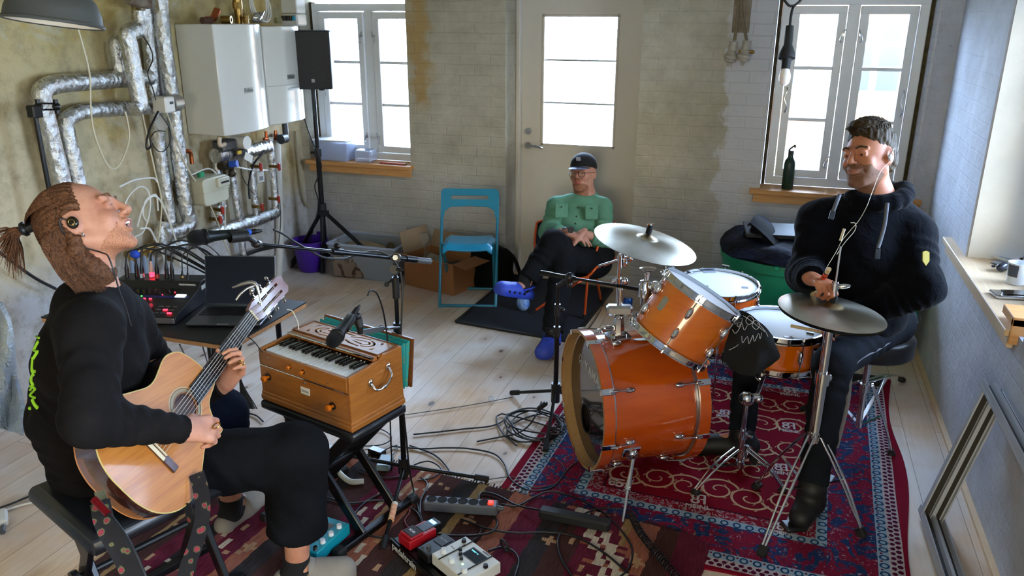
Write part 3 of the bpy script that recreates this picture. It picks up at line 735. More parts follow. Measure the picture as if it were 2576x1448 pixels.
c0=D(135,56,2.2);Rr=112/F*2.2
ax=(V((0,0,1))+CR*.09+CW*.13).normalized();T=frame(c0,ax)
h_=Rr*.92
prof=[(Rr*1.02,0),(Rr,.004),(Rr*.97,h_*.25),(Rr*.86,h_*.55),(Rr*.62,h_*.82),(Rr*.3,h_*.97),(.03,h_)]
inn=[(r_-.004,z-.003)for r_,z in prof]
obj('lamp_shade',MB().lathe(prof,T,48),mat('lamp_grey','3f3f3b',.5,var=.03,bump=.1,bs=300,bd=.001),t)
obj('shade_lining',MB().lathe([(a_-.002,z_+.001)for a_,z_ in inn],T,48),mat('shade_lining','d9cdbc',.5),t)
obj('rim',MB().torus(c0,ax,Rr*1.01,.005,64,8),mat('lamp_grey','3f3f3b'),t)
obj('bulb',MB().ell(c0+ax*.09,.035),mat('frosted_bulb','e8e4dc',.3),t)
obj('lamp_cord',MB().tube([c0+ax*h_,V((c0.x,c0.y,CE))],.004,6,sp=False),M_black,t)
def trileg(t,base,hub_z,feet,r=.013,foot=.02,strutz=None,m_=None,tube=True):
 m_=m_ or M_blackm
 for f in feet:
  b=MB();a=V((base.x,base.y,hub_z));e=V(f)
  b.cyl(a,e,r,n=12);lg=obj('leg',b,m_,t)
  b=MB();d=(e-a).normalized();b.cyl(e-d*.05,e+d*.012,foot,n=12);obj('rubber_foot',b,M_rubber,lg)
  if strutz is not None:
   b=MB();mid=a.lerp(e,.55);b.cyl(V((base.x,base.y,strutz)),mid,r*.6,n=8);obj('strut',b,m_,t)
base=Z(822,680)
t=thing('speaker_stand','black tripod speaker stand in front of the left window','stand',base)
top=V((base.x,base.y,1.40))
b=MB();b.cyl(V((base.x,base.y,.10)),V((base.x,base.y,.92)),.020,n=16);b.cyl(V((base.x,base.y,.9)),top,.0165,n=16);obj('pole',b,M_blackm,t)
b=MB();b.cyl((base.x,base.y,.90),(base.x,base.y,.96),.027,n=16);b.cyl((base.x-.05,base.y-.02,.93),(base.x+.02,base.y,.93),.01);obj('collar',b,M_black,t)
b=MB();b.cyl((base.x,base.y,.46),(base.x,base.y,.54),.032,n=16);b.box((base.x+.03,base.y-.02,.47),(.06,.04,.04));obj('hub',b,M_black,t)
hub=V((base.x,base.y,.5))
feet=[Z(735,672)+V((0,0,.02)),Z(1005,712)+V((0,0,.02)),Z(812,688)+V((0,0,.02))]
trileg(t,base,.49,feet,.016,.02,strutz=.12)
spk=thing('loudspeaker','black loudspeaker cabinet on the tripod stand','speaker',top)
pf=PY(790,140,top.y-.14)
ang=R(22);cs=top+V((0,0,.205));h_=.40
def P2(x,y):return(cs.x+x*math.cos(ang)-y*math.sin(ang),cs.y+x*math.sin(ang)+y*math.cos(ang))
fr_=D(845,140,5.7)
wf=.335
plan=[P2(-wf/2,-.16),P2(wf/2,-.16),P2(wf/2,-.02),P2(wf*.3,.15),P2(-wf*.3,.15),P2(-wf/2,-.02)]
obj('cabinet',MB().prism(plan,cs.z-h_/2,cs.z+h_/2),mat('black_textured_paint','16171a',.6,bump=.3,bs=200,bd=.001),spk,bev=.008)
g=G('speaker_grille');v=g.vor(260,feature='F1');g.set(col=g.mix(g.ramp(v.outputs['Distance'],[(.2,0.0),(.5,1.0)]),'060606','24252a'),rough=.5,metal=.3);fin('speaker_grille',g)
b=MB();q=[P2(-wf/2+.008,-.163),P2(wf/2-.008,-.163),P2(wf/2-.008,-.159),P2(-wf/2+.008,-.159)];b.prism(q,cs.z-h_/2+.012,cs.z+h_/2-.012);obj('front_grille',b,MATS['speaker_grille'],spk)
b=MB();fx=V((math.cos(ang),math.sin(ang),0));fn=V((math.sin(ang),-math.cos(ang),0));pb=V((*P2(.035,-.1645),cs.z-.14));b.box(pb,(.022,.002,.022),Matrix.Rotation(ang,3,'Z'),ch=.0005);obj('badge',b,mat('badge_grey','a8acb0',.4),spk)
b=MB();Tt=Matrix.Translation(pb+fn*.002)@Matrix((fx,V((0,0,1)),fn)).transposed().to_4x4();b.text('LD',.014,Tt,.0006);obj('badge_letters',b,M_black,spk)
for x in(-.08,.08):obj('cabinet_foot',MB().box((*P2(x,-.10),cs.z-h_/2-.006),(.03,.03,.012)),M_rubber,spk)
b=MB();b.cyl((top.x,top.y,1.39),(top.x,top.y,cs.z-h_/2+.01),.022);obj('pole_cup',b,M_black,spk)
b=MB();b.tube([(top.x-.10,top.y-.02,cs.z-h_/2+.002),(top.x-.07,top.y-.04,1.2),(top.x-.02,top.y-.035,1.02),(top.x+.03,top.y-.03,.9),(top.x+.028,top.y-.02,.8),(top.x-.03,top.y-.03,.68),(top.x-.01,top.y-.03,.56),(top.x-.05,top.y-.03,.40),(top.x-.20,top.y-.03,.05),(top.x-.3,top.y-.05,.012)],.0045,8)
tag(obj('speaker_cable',b,M_rubber,ang=60),'thin black cable wound down the speaker stand','cable')
t=thing('storage_box','clear plastic storage box on the left window sill','box',PY(850,398,5.50))
M_clear=None
def clearmat(name,col,a,rough=.25):
 g=G(name);g.set(col=col,rough=rough,alpha=a,spec=.6);g.m.surface_render_method='DITHERED' if hasattr(g.m,'surface_render_method')else 0
 return fin(name,g)
M_clear=clearmat('milky_clear_plastic','c8d4ee',.55)
M_clear2=clearmat('clear_plastic','c2ccd8',.38)
def openbox(c,dx,dy,h,th,tp=.9,ang=0):
 """tapered open box; c = base centre"""
 b=MB(T=rz(c,ang))
 o_=[(-dx/2*tp,-dy/2*tp),(dx/2*tp,-dy/2*tp),(dx/2*tp,dy/2*tp),(-dx/2*tp,dy/2*tp)];O=[(-dx/2,-dy/2),(dx/2,-dy/2),(dx/2,dy/2),(-dx/2,dy/2)]
 f=1-2*th/min(dx,dy)
 R1=[V((x,y,0))for x,y in o_];R2=[V((x,y,h))for x,y in O];R3=[V((x*f,y*f,h))for x,y in O];R4=[V((x*f,y*f,th))for x,y in o_]
 vs=R1+R2+R3+R4;fs=[[3,2,1,0]]
 for k in range(3):
  for j in range(4):fs.append([k*4+j,k*4+(j+1)%4,(k+1)*4+(j+1)%4,(k+1)*4+j])
 fs.append([12,13,14,15]);b.mesh(vs,fs);return b
pb=PY(858,398,5.50);pb.z=.831;bx=V((-3.33,5.515,.831))
obj('box_body',openbox(bx,.30,.16,.15,.003,.92),M_clear,t,bev=.002)
obj('box_lid',MB().box(bx+V((0,0,.155)),(.315,.175,.012),ch=.004),mat('white_lid','e4e8f2',.35),t)
b=MB().box((-3.06,5.515,.831+.045),(.14,.12,.09),ch=.01);tag(obj('small_tub',b,M_clear),'small milky plastic tub right of the clear storage box','box')
b=MB().box((-3.30,5.52,.831+.04),(.12,.09,.07),ch=.004);tag(obj('dark_packet',b,mat('slate','5b6378',.6)),'dark grey packet inside the clear storage box','packet')
t=thing('copper_offcut','reddish flat bar lying on the left window sill','bar',(-2.78,5.45,.831))
obj('bar',MB().bar((-2.91,5.46,.838),(-2.70,5.45,.838),.028,.012,ch=.004),mat('terracotta','b4583c',.5),t)
obj('bar_end',MB().bar((-2.70,5.45,.838),(-2.685,5.45,.838),.03,.014,ch=.003),M_brass,t)
t=thing('bucket','purple plastic bucket in the corner by the speaker stand','bucket',Z(748,668))
bc=Z(748,660);bc.z=0;bc=V((-3.42,5.20,0));M_pur=mat('purple_plastic','4a1f9a',.35)
obj('bucket_body',MB().lathe([(0,.004),(.095,.004),(.105,.02),(.135,.235),(.142,.238),(.142,.250),(.130,.250),(.100,.03),(0,.02)],Matrix.Translation(bc),32),M_pur,t)
obj('bucket_handle',MB().box(bc+V((.0,-.145,.245)),(.07,.03,.012),ch=.004),M_pur,t);obj('bucket_handle',MB().box(bc+V((.02,.14,.262)),(.08,.02,.03),ch=.004),M_pur,t)
t=thing('storage_bin','translucent plastic storage bin behind the speaker stand leg','bin',(-2.93,5.27,0))
obj('bin_body',openbox((-2.915,5.27,.0),.56,.36,.27,.004,.88),M_clear2,t,bev=.003)
b=MB()
for(x,y,dx,dy)in((0,-.18,.58,.018),(0,.18,.58,.018),(-.28,0,.018,.378),(.28,0,.018,.378)):b.box(V((-2.915,5.27,.265))+V((x,y,0)),(dx,dy,.018),ch=.004)
obj('bin_rim',b,M_clear,t)
b=MB().box((-2.92,5.27,.05),(.44,.28,.07),ch=.02);tag(obj('bin_contents',b,mat('steel_blue_cloth','6f8090',.8,var=.2,vs=9),bev=.01),'grey blue folded stuff at the bottom of the storage bin','cloth')
b=MB();b.ell((-2.95,5.27,.19),(.20,.11,.06),Matrix.Rotation(.1,3,'Y'),16,8);tag(obj('paper_bag',b,mat('brown_paper','a08f78',.9,var=.25,vs=12,bump=.8,bs=20,bd=.02),ang=60),'crumpled paper bag lying on top in the storage bin','bag')
b=MB();b.cyl((-2.77,5.24,.20),(-2.72,5.21,.26),.03);tag(obj('bottle_neck',b,mat('olive_glass','4a4326',.3)),'olive bottle neck sticking out of the storage bin','bottle')
g=G('marbled_paper');n=g.noise(7,5,.6,dist=1.5);g.set(col=g.mix(g.ramp(n,[(.5,0.0),(.54,1.0)]),'8d7b68','4c2f22'),rough=.8);fin('marbled_paper',g)
pk=Z(872,700);b=MB().box((pk.x+.01,pk.y+.08,.085),(.27,.15,.17),Matrix.Rotation(.12,3,'Z'),ch=.012)
tag(obj('patterned_package',b,MATS['marbled_paper'],bev=.006),'brown stained block shaped package on the floor before the storage bin','package')
b=MB();rs=[]
for i in range(9):
 z=i/8*.34;w_=.075*(1+.15*math.sin(i*2.1));rs.append([V((-2.555+w_*math.cos(a_)*(1+.14*math.sin(a_*5+i)),5.35+.05*math.sin(a_)*(1+.2*math.cos(a_*3+i)),z+.004))for a_ in[2*PI*j/14 for j in range(14)]])
b.rings(rs);tag(obj('plastic_bag',b,clearmat('crinkled_plastic','b8b0a4',.5,.1),ang=20),'clear plastic bag of brown things between bin and cardboard box','bag')
b=MB();b.ell((-2.555,5.35,.13),(.05,.03,.11),n=12,m_=8);tag(obj('bag_contents',b,mat('brown_stuff','6b5242',.9,var=.4,vs=30)),'brown goods inside the clear plastic bag','goods')
t=thing('cardboard_box','open cardboard box behind the blue folding chair','box',(-2.27,5.28,0))
M_card=mat('cardboard','a06c42',.9,var=.06,vs=3);M_card2=mat('cardboard_flap','9c8468',.9,var=.05)
A=Z(1020,690);Bq=Z(1140,714)
cx,cy,an=-2.30,5.19,R(-16);T=rz((cx,cy,0),an);W_,D_,H_=.46,.30,.235
b=MB(T)
for(x,y,dx,dy)in((0,-D_/2,W_,.006),(0,D_/2,W_,.006),(-W_/2,0,.006,D_),(W_/2,0,.006,D_)):b.box((x,y,H_/2),(dx,dy,H_-.001))
b.box((0,0,.004),(W_-.008,D_-.008,.006));obj('box_walls',b,M_card,t)
for(a_,b_,d_,up_)in(((-W_/2,-D_/2,H_),(W_/2,-D_/2,H_),(0,-.10,.035),0),((-W_/2,D_/2,H_),(W_/2,D_/2,H_),(0,.05,.12),0),((-W_/2,-D_/2,H_),(-W_/2,D_/2,H_),(-.04,0,.16),0),((W_/2,-D_/2,H_),(W_/2,D_/2,H_),(.12,0,-.02),0)):
 a_,b_,d_=V(a_),V(b_),V(d_);bb=MB(T);bb.grid([[a_,b_],[a_+d_,b_+d_]],.004);obj('box_flap',bb,M_card2 if d_.z>.1 else M_card,t)
for k,(x,y,z,s_,l,m_)in enumerate(((-.05,0,.20,(.16,.13,.06),'rumpled grey paper in the cardboard box',mat('grey_paper','8a7f70',.9,var=.2,vs=15)),(.12,.02,.19,(.12,.10,.05),'dark packet in the cardboard box',mat('dark_stuff','3a332c',.8,var=.4,vs=20)))):
 b=MB(T);b.box((x,y,z-.03),s_,Matrix.Rotation(.35,3,'Y')@Matrix.Rotation(.4+k,3,'Z'),ch=.012);tag(obj('box_content',b,m_,bev=.004),l,'packet','things in the cardboard box')
b=MB();rs=[]
for i in range(11):
 s_=i/10;z=.30*s_;k_=(1-.25*s_**2)*(1 if s_<.95 else .7);rs.append([V((-1.95+.19*k_*math.cos(a_)*(1+.06*math.sin(3*a_+i)),5.30+.10*k_*math.sin(a_)*(1+.08*math.cos(4*a_+i*1.3)),z+.003))for a_ in[2*PI*j/20 for j in range(20)]])
t=thing('black_bag','slumped black bag with a loose strap behind the blue chair','bag',(-1.95,5.30,0));M_bk=mat('black_nylon','08090b',.8,spec=.15,bump=.3,bs=60,bd=.004)
b.rings(rs);obj('bag_body',b,M_bk,t,ang=60)
obj('bag_strap',MB().tube([(-1.83,5.27,.30),(-1.74,5.22,.25),(-1.66,5.16,.12),(-1.60,5.12,.02),(-1.66,5.06,.012),(-1.8,5.08,.012)],.014,8,flat=.4),M_bk,t)
t=thing('folding_chair','turquoise metal folding chair with slotted backrest','chair',(-1.98,4.98,0))
M_teal=mat('turquoise_paint','0f7f9e',.3,var=.02,coat=.3);M_teals=mat('turquoise_seat','10a4dc',.28,coat=.3)
fl,fr2=Z(1106,771),Z(1247,773);bl,br_=Z(1120,722),Z(1256,728)
tl,tr=UP(1118,722,1118,480),UP(1256,726,1258,480)
ux=(fr2-fl).normalized();uy=V((-ux.y,ux.x,0));wd=(fr2-fl).length
r_=.0105;z0=V((0,0,r_))
tl=fl+uy*.33;tl.z=.76;tr=fr2+uy*.33;tr.z=.76
b=MB();b.tube([tl-V((0,0,.05)),fl+z0+uy*.015+V((0,0,.05))],r_,10,sp=False)
fa=MB();fa.tube([tl-V((0,0,.04)),fl+uy*.02+V((0,0,.06)),fl+ux*.012+z0,fl+ux*.05+z0,fr2-ux*.05+z0,fr2-ux*.012+z0,fr2+uy*.02+V((0,0,.06)),tr-V((0,0,.04))],r_,10,6);obj('front_frame',fa,M_teal,t,ang=60)
b2l,b2r=fl+uy*.37+ux*.03,fr2+uy*.37-ux*.03;sl,sr=fl+uy*.10+ux*.02+V((0,0,.43)),fr2+uy*.10-ux*.02+V((0,0,.43))
fa=MB();fa.tube([sl,sl.lerp(b2l,.9),b2l+ux*.012+z0,b2l+ux*.05+z0,b2r-ux*.05+z0,b2r-ux*.012+z0,sr.lerp(b2r,.9),sr],r_*.9,10,6);obj('rear_frame',fa,M_teal,t,ang=60)
bc_=(tl+tr)/2;lean=(tl-fl-uy*.02).normalized();nrm=ux.cross(lean).normalized()
Tm=Matrix((ux,lean,nrm)).transposed().to_4x4();Tm.translation=bc_
hw=wd/2+.008
def rr(x0,x1,y0,y1,r1,n=6):
 o_=[]
 for cx,cy,a0 in((x1-r1,y1-r1,0),(x0+r1,y1-r1,PI/2),(x0+r1,y0+r1,PI),(x1-r1,y0+r1,1.5*PI)):
  for i in range(n+1):a_=a0+PI/2*i/n;o_.append((cx+r1*math.cos(a_),cy+r1*math.sin(a_)))
 return o_
outer=[]
N=14
def backpanel():
 o_=[(hw-.03+.03*math.cos(a_),-.03+.03*math.sin(a_))for a_ in[PI/2*i/N for i in range(N+1)]]+[(-hw+.03-.03*math.sin(a_),-.03+.03*math.cos(a_))for a_ in[PI/2*i/N for i in range(N+1)]]
 o_+=[(-hw,-.20),(-hw+.022,-.20),(-hw+.03,-.155),(-hw+.07,-.128),(0,-.122),(hw-.07,-.128),(hw-.03,-.155),(hw-.022,-.20),(hw,-.20)]
 i_=rr(-hw+.07,hw-.07,-.075,-.048,.0134,5)
 bm=bmesh.new();ring=[]
 for L_ in(o_,i_):
  vs=[bm.verts.new((x,y,0))for x,y in L_]
  for j in range(len(vs)):bm.edges.new((vs[j],vs[(j+1)%len(vs)]))
 bmesh.ops.triangle_fill(bm,edges=bm.edges[:],use_beauty=True,normal=(0,0,1));bm.verts.index_update()
 me_v=[v.co.copy()for v in bm.verts];me_f=[[v.index for v in f.verts]for f in bm.faces];bm.free()
 return me_v,me_f
def plate(v,f,th,T):
 b=MB(T);n=len(v);cnt={}
 for q in f:
  for j in range(len(q)):e=(q[j],q[(j+1)%len(q)]);cnt[tuple(sorted(e))]=cnt.get(tuple(sorted(e)),0)+1
 fs=[list(q)for q in f]+[[n+i for i in q[::-1]]for q in f]
 for q in f:
  for j in range(len(q)):
   a_,c_=q[j],q[(j+1)%len(q)]
   if cnt[tuple(sorted((a_,c_)))]==1:fs.append([c_,a_,n+a_,n+c_])
 b.mesh([V((p.x,p.y,th/2))for p in v]+[V((p.x,p.y,-th/2))for p in v],fs);return b
v_,f_=backpanel();obj('backrest',plate(v_,f_,.016,Tm),M_teal,t,bev=.003)
P=[];sc=fl+uy*.155+ux*wd/2;sc.z=.435
for i in range(9):
 row=[]
 for j in range(11):
  u=(j/10-.5);v2=i/8;w_=(wd-.035)*(1-.06*(1-v2));dip=-.012*(1-(2*u)**2)
  edge=-.03*max(0,(abs(u)*2-.88)/.12)**2-.03*max(0,(.12-v2)/.12)**2
  row.append(sc+ux*u*w_+uy*(v2*.31-.13)+V((0,0,dip+edge-.012*v2)))
 P.append(row)
obj('seat',MB().grid(P,.014),M_teals,t,ang=60,bev=.003)
for q,s_ in((fl,1),(fr2,-1)):obj('hinge_link',MB().bar(q+uy*.14+ux*.004*s_+V((0,0,.43)),q+uy*.22+ux*.006*s_+V((0,0,.56)),.004,.018),M_teal,t)
b=MB();cs_=[Z(1148,811),Z(1437,862),Z(1555,728),Z(1290,693)]
A0,A1,A3=cs_[0],cs_[1],cs_[3];A2=A1+(A3-A0);cm=(A0+A2)/2
b.prism([(p.x,p.y)for p in(A0,A1,A2,A3)],0,.009)
g=G('navy_mat');g.set(col=g.mix(g.noise(220,3),'0b101c','1b2334'),rough=.95,normal=g.bump(g.noise(260,2),.5,.002));fin('navy_mat',g)
t=thing('door_mat','dark navy door mat under the seated listener','mat',cm)
obj('mat_pile',b,MATS['navy_mat'],t)
b=MB();PP=[V((p.x,p.y,.0065))for p in(A0,A1,A2,A3)]
for i in range(4):b.bar(PP[i],PP[(i+1)%4],.022,.0125)
obj('mat_border',b,M_rubber,t)
b=MB();p=Z(1316,782);b.ell(p+V((0,0,.06)),(.045,.06,.055),Matrix.Rotation(.5,3,'Z'),12,8);tag(obj('blue_packet',b,mat('glossy_blue_foil','2f6fd0',.12,col2='9fc0ef',vs=25,bump=.8,bs=40,bd=.01),ang=30),'crumpled glossy blue packet on the mat behind the raised clog','packet')
t=thing('drink_can','small blue can on the floor behind the cymbal stand','can',Z(1578,788));p=Z(1578,788)
obj('can_body',MB().lathe([(0,0),(.028,0),(.032,.008),(.032,.105),(.026,.115),(0,.115)],Matrix.Translation(p),20),mat('blue_can','1c4fa8',.3,.6,col2='3a74c8',vs=20),t);obj('can_lid',MB().cyl(p+V((0,0,.115)),p+V((0,0,.118)),.025,n=20),M_steel,t)
t=thing('old_cable_board','old wooden board with two porcelain insulators hanging from cables','insulator',PY(1862,80,5.44))
M_old=mat('old_board','6b5a44',.9,col2='9a8f7d',vs=14);M_porc=mat('dirty_porcelain','a9a294',.4,var=.25,vs=20);M_oldc=mat('old_cloth_cable','7a7058',.9,var=.2,vs=40)
a=PY(1862,82,YW-.012);b=MB();b.box((a.x,YW-.012,(a.z+2.25)/2),(.105,.02,2.25-a.z),ch=.002);obj('board',b,M_old,t)
for x0,x1,y1 in((1857,1848,105),(1864,1878,105)):
 obj('cloth_cable',MB().tube([PY(x0,-60,5.42),PY(x0,10,5.41),PY(x0+(x1-x0)*.3,50,5.405),PY(x1,102,5.40)],.009,8),M_oldc,t)
for x,y in((1846,105),(1880,103)):
 p=PY(x,y,5.40);T=frame(p,(-.12,0,-1));s_=1.0
 c=obj('insulator',MB().lathe([(0,0),(.026,0),(.028,.05),(.024,.055),(.032,.075),(.045,.085),(.046,.10),(.038,.105),(.036,.12),(.018,.128),(.012,.13),(.01,.15),(0,.152)],T,20),M_porc,t)
b=MB();b.cyl(PY(1857,128,5.40),PY(1895,130,5.40),.008);b.ell(PY(1893,131,5.40),.013,n=8,m_=6);obj('connector_bolt',b,M_brass,t)
b=MB();p=PY(1908,0,5.45);b.cyl(p,p+V((0,0,.06)),.012);b.tube([p+V((.01,0,.03)),p+V((.05,0,.1))],.006,6,sp=False);tag(obj('wall_hook',b,M_oldc),'small pale hook on the wall right of the cable board','hook')
dB=3.6
t=thing('hanging_bulb','black bulb holder with white bulb hanging before the right window','lamp',D(1970,216,dB))
def pp_(x,y):return D(x,y,dB)
a=pp_(1987,66);b_=pp_(1976,175);dr=(b_-a).normalized();L_=(b_-a).length;T=frame(a,dr)
s_=dB/F
obj('lamp_holder',MB().lathe([(0,0),(9.5*s_,0),(10*s_,L_*.05),(10.5*s_,L_*.43),(19*s_,L_*.62),(20.5*s_,L_*.68),(20.5*s_,L_*.745),(12*s_,L_*.76),(11*s_,L_),(0,L_)],T,28),M_rubber,t,ang=40)
obj('bulb',MB().lathe([(10*s_,L_*.99),(10.5*s_,L_*1.02),(14*s_,L_*1.12),(14.3*s_,L_*1.2),(12*s_,L_*1.3),(6*s_,L_*1.36),(0,L_*1.37)],T,28),mat('white_bulb_glass','dcdcd8',.25,trans=.0,sss=.3),t,ang=60)
c_=MB();c_.tube([a-dr*.0,pp_(1990,40),pp_(1996,18),pp_(2010,5),pp_(2022,-10)],.006,8);c_.tube([pp_(2000,14),pp_(1985,14),pp_(1970,-6),pp_(1965,-30)],.006,8);
c_.tube([pp_(2022,-10),V((pp_(2022,-10).x,pp_(2022,-10).y,CE))],.006,8,sp=False);obj('lamp_cable',c_,M_rubber,t,ang=60)
p=PY(1980,472,5.50);p=V((p.x,5.50,.831));t=thing('water_bottle','dark green metal water bottle on the right window sill','bottle',p)
obj('bottle_body',MB().lathe([(0,0),(.034,0),(.0365,.004),(.0365,.165),(.033,.185),(.020,.205),(.0175,.212),(.0175,.225),(0,.225)],Matrix.Translation(p),32),mat('dark_green_enamel','1c3528',.35,.2),t)
b=MB();b.cyl(p+V((0,0,.226)),p+V((0,0,.252)),.0185,n=24);b.tube([p+V((-.016,0,.245)),p+V((-.008,0,.262)),p+V((.012,0,.280)),p+V((.02,0,.285)),p+V((.02,0,.27))],.006,8);obj('bottle_cap',b,mat('dark_cap','121a17',.5),t)
def cdir(x,y,z):return(CR*x-CU*y+CW*z).normalized()
def lacquer(name,a,b,c_,sc):
 g=G(name)
 n=g.noise(1.2,5,.6,co=g.co(sc),dist=1.2)
 n2=g.noise(2.0,2,.5,co=g.co(1))
 c=g.mix(g.ramp(n2,[(.35,0.0),(.65,1.0)]),a,b);c=g.mix(g.ramp(n,[(.35,0.0),(.8,.55)]),c,c_)
 g.set(col=c,rough=.16,coat=1.0,coatr=.03,spec=.5);return fin(name,g)
M_shell=lacquer('amber_lacquer','c65a08','b44704','8e3003',(1.5,1.5,14))
M_shell2=lacquer('honey_lacquer','d87a08','cf6303','a94503',(3,3,14))
M_kick=lacquer('red_amber_lacquer','c8580c','b84a08','983404',(2,2,16))
M_head=mat('coated_drumhead','d5d9dc',.55,var=.03,vs=6)
M_maple=woodmat('bare_maple','a98458','94703f',(12,12,1.5),.6,rings=.15)
def arcpts(c,M,r,n,z):return[c+M@V((r*math.cos(2*PI*j/n),r*math.sin(2*PI*j/n),z))for j in range(n)]
def lug(t,c,M,ang_,r,z,L=.055,w_=.011):
 """teardrop lug on a shell"""
 ra=M@V((math.cos(ang_),math.sin(ang_),0));ax=M@V((0,0,1));p=c+ra*r+ax*z
 b=MB();b.ell(p+ra*.006,(w_,L/2,.015),basis(ra,ax.cross(ra)),12,8);return obj('lug',b,M_chrome,t,ang=60)
def rod(t,c,M,ang_,r,z0,z1):
 ra=M@V((math.cos(ang_),math.sin(ang_),0));ax=M@V((0,0,1));p=c+ra*r
 b=MB();b.cyl(p+ax*z0,p+ax*z1,.0028,n=8);s_=1 if z1>z0 else-1;b.cyl(p+ax*(z1-.002*s_),p+ax*(z1+.012*s_),.005,n=6);return obj('tension_rod',b,M_chrome,t)
def drum(name,label,c,ax,r,L,m_,nl=6,a0=0.3,xr=None,bottom=True,lugmode=2,hoop=.022,group=None,lugang=None):
 """c = centre of the top head plane, ax = direction the batter head faces"""
 ax=V(ax).normalized();M=basis(ax,xr);c=V(c);b0=c-ax*L
 t=thing(name,label,'drum',b0,group);T=M.to_4x4();T.translation=b0
 sh=MB().lathe([(r-.006,.004),(r,0),(r,L),(r-.006,L-.004),(r-.006,.004)],T,64);obj('shell',sh,m_,t)
 for(z,s_,nm)in((L,1,'batter_head'),(0,-1,'resonant_head')):
  if s_<0 and not bottom:continue
  hb=MB().lathe([(0,z+.004*s_),(r-.004,z+.004*s_),(r+.004,z+.002*s_),(r+.006,z-.008*s_),(r+.003,z-.010*s_)],T,64);obj(nm,hb,M_head if s_>0 else mat('clear_head','a9adb2',.25),t)
  h0,h1=z-.012*s_,z+.016*s_
  rr_=[(r+.007,h0),(r+.020,h0),(r+.020,h0+.004*s_),(r+.010,h0+.006*s_),(r+.0095,h1-.004*s_),(r+.015,h1-.002*s_),(r+.015,h1+.001*s_),(r+.007,h1+.001*s_),(r+.007,h0)]
  obj('hoop',MB().lathe(rr_,T,64),M_chrome,t,ang=30)
 for k in range(nl):
  a_=a0+2*PI*k/nl
  if lugmode==2:zs=((L-.065,L-.004),(.065,.004))
  else:zs=((L*.5,L-.004),(L*.5,.004))
  for i,(zl,ze)in enumerate(zs):
   if not bottom and i:continue
   if lugmode==2 or i==0:lug(t,b0,M,a_,r,zl,.052 if lugmode==2 else .10,.012)
   rod(t,b0,M,a_,r+.015,zl,ze+(.014 if ze>L/2 else-.014))
 return t,T,M
aK=V((.85,.527,0)).normalized();cK=Z(1462,1004,.335);RK=.278;LK=.46
t=thing('bass_drum','large orange lacquered bass drum lying on its side on the red rug','drum',V((cK.x,cK.y,.01)))
MK=basis(aK,(0,0,1));TK=MK.to_4x4();TK.translation=cK
def kb(mb_,nm,m_,ang=35):return obj(nm,mb_,m_,t,ang=ang)
kb(MB().lathe([(RK-.006,.052),(RK,.048),(RK,LK-.05),(RK-.006,LK-.054),(RK-.006,.052)],TK,72),'shell',M_kick);kb(MB().lathe([(RK-.0075,.05),(RK-.0075,LK-.05)],TK,48),'shell_inner_shade',mat('dark_inside','1a1512',.8))  # dark inner sleeve added to paint the shade inside the shell
for z0,z1,nm in((0,.046,'front_hoop'),(LK-.046,LK,'batter_hoop')):
 hp=MB();hp.lathe([(RK+.012,z0),(RK+.025,z0),(RK+.025,z1),(RK+.012,z1),(RK+.012,z0)],TK,72);o=kb(hp,nm,[M_kick])
 il=MB().lathe([(RK+.0115,z0+.001),(RK+.0115,z1)],TK,72);obj('hoop_lining',il,M_maple,o)
 fc=MB().lathe([(RK+.012,z0-.0006 if z0==0 else z1+.0006),(RK+.0245,z0-.0006 if z0==0 else z1+.0006)],TK,72);obj('hoop_edge',fc,M_maple,o)
for z,nm in((.051,'head_ring'),(LK-.051,'head_ring')):kb(MB().lathe([(RK+.001,z-.006),(RK+.008,z-.006),(RK+.008,z+.006),(RK+.001,z+.006)],TK,72),nm,M_steel)
hd=MB();ha=R(0);hole=(-.125,-.055);hr=.068
bm=bmesh.new()
def ringv(cx,cy,r_,n):
 vs=[bm.verts.new((cx+r_*math.cos(2*PI*j/n),cy+r_*math.sin(2*PI*j/n),0))for j in range(n)]
 for j in range(n):bm.edges.new((vs[j],vs[(j+1)%n]))
ringv(0,0,RK+.004,64);ringv(hole[0],hole[1],hr,32)
bmesh.ops.triangle_fill(bm,edges=bm.edges[:],use_beauty=True,normal=(0,0,1));bm.verts.index_update()
vv=[v.co.copy()for v in bm.verts];ff=[[v.index for v in f.verts]for f in bm.faces];bm.free()
Th=TK@Matrix.Translation((0,0,.045))
M_bhead=mat('black_gloss_head','15161a',.12,coat=.6)
kb(plate(vv,ff,.0015,Th),'front_head',M_bhead)
kb(MB().lathe([(hr-.004,-.003),(hr+.003,-.003),(hr+.003,.003),(hr-.004,.003),(hr-.004,-.003)],Th@Matrix.Translation((hole[0],hole[1],0)),32),'port_ring',M_black)
kb(MB().lathe([(0,0),(RK,0)],TK@Matrix.Translation((0,0,LK-.045)),48),'batter_head',mat('dark_inside','1a1512',.8))
M_let=mat('silver_lettering','b9bcc0',.4)
up_=V((0,0,1));n_=-aK;hx=up_.cross(n_).normalized()
Tl=Matrix((hx,up_,n_)).transposed().to_4x4();Tl.translation=cK+aK*.0435+up_*.115+hx*.02
lt=MB()
for i,ch in enumerate('YAMAHA'):
 x=-.095+.05*i;
 lt.text(ch,.062,Tl@Matrix.Translation((x,-.35*x*x*0,0)),.0006,bold=.0008)
kb(lt,'head_lettering',M_let)
lg=MB();Tg=Tl@Matrix.Translation((-.165,0,0));lg.lathe([(.026,-.0003),(.0285,-.0003),(.0285,.0003),(.026,.0003)],Tg,32)
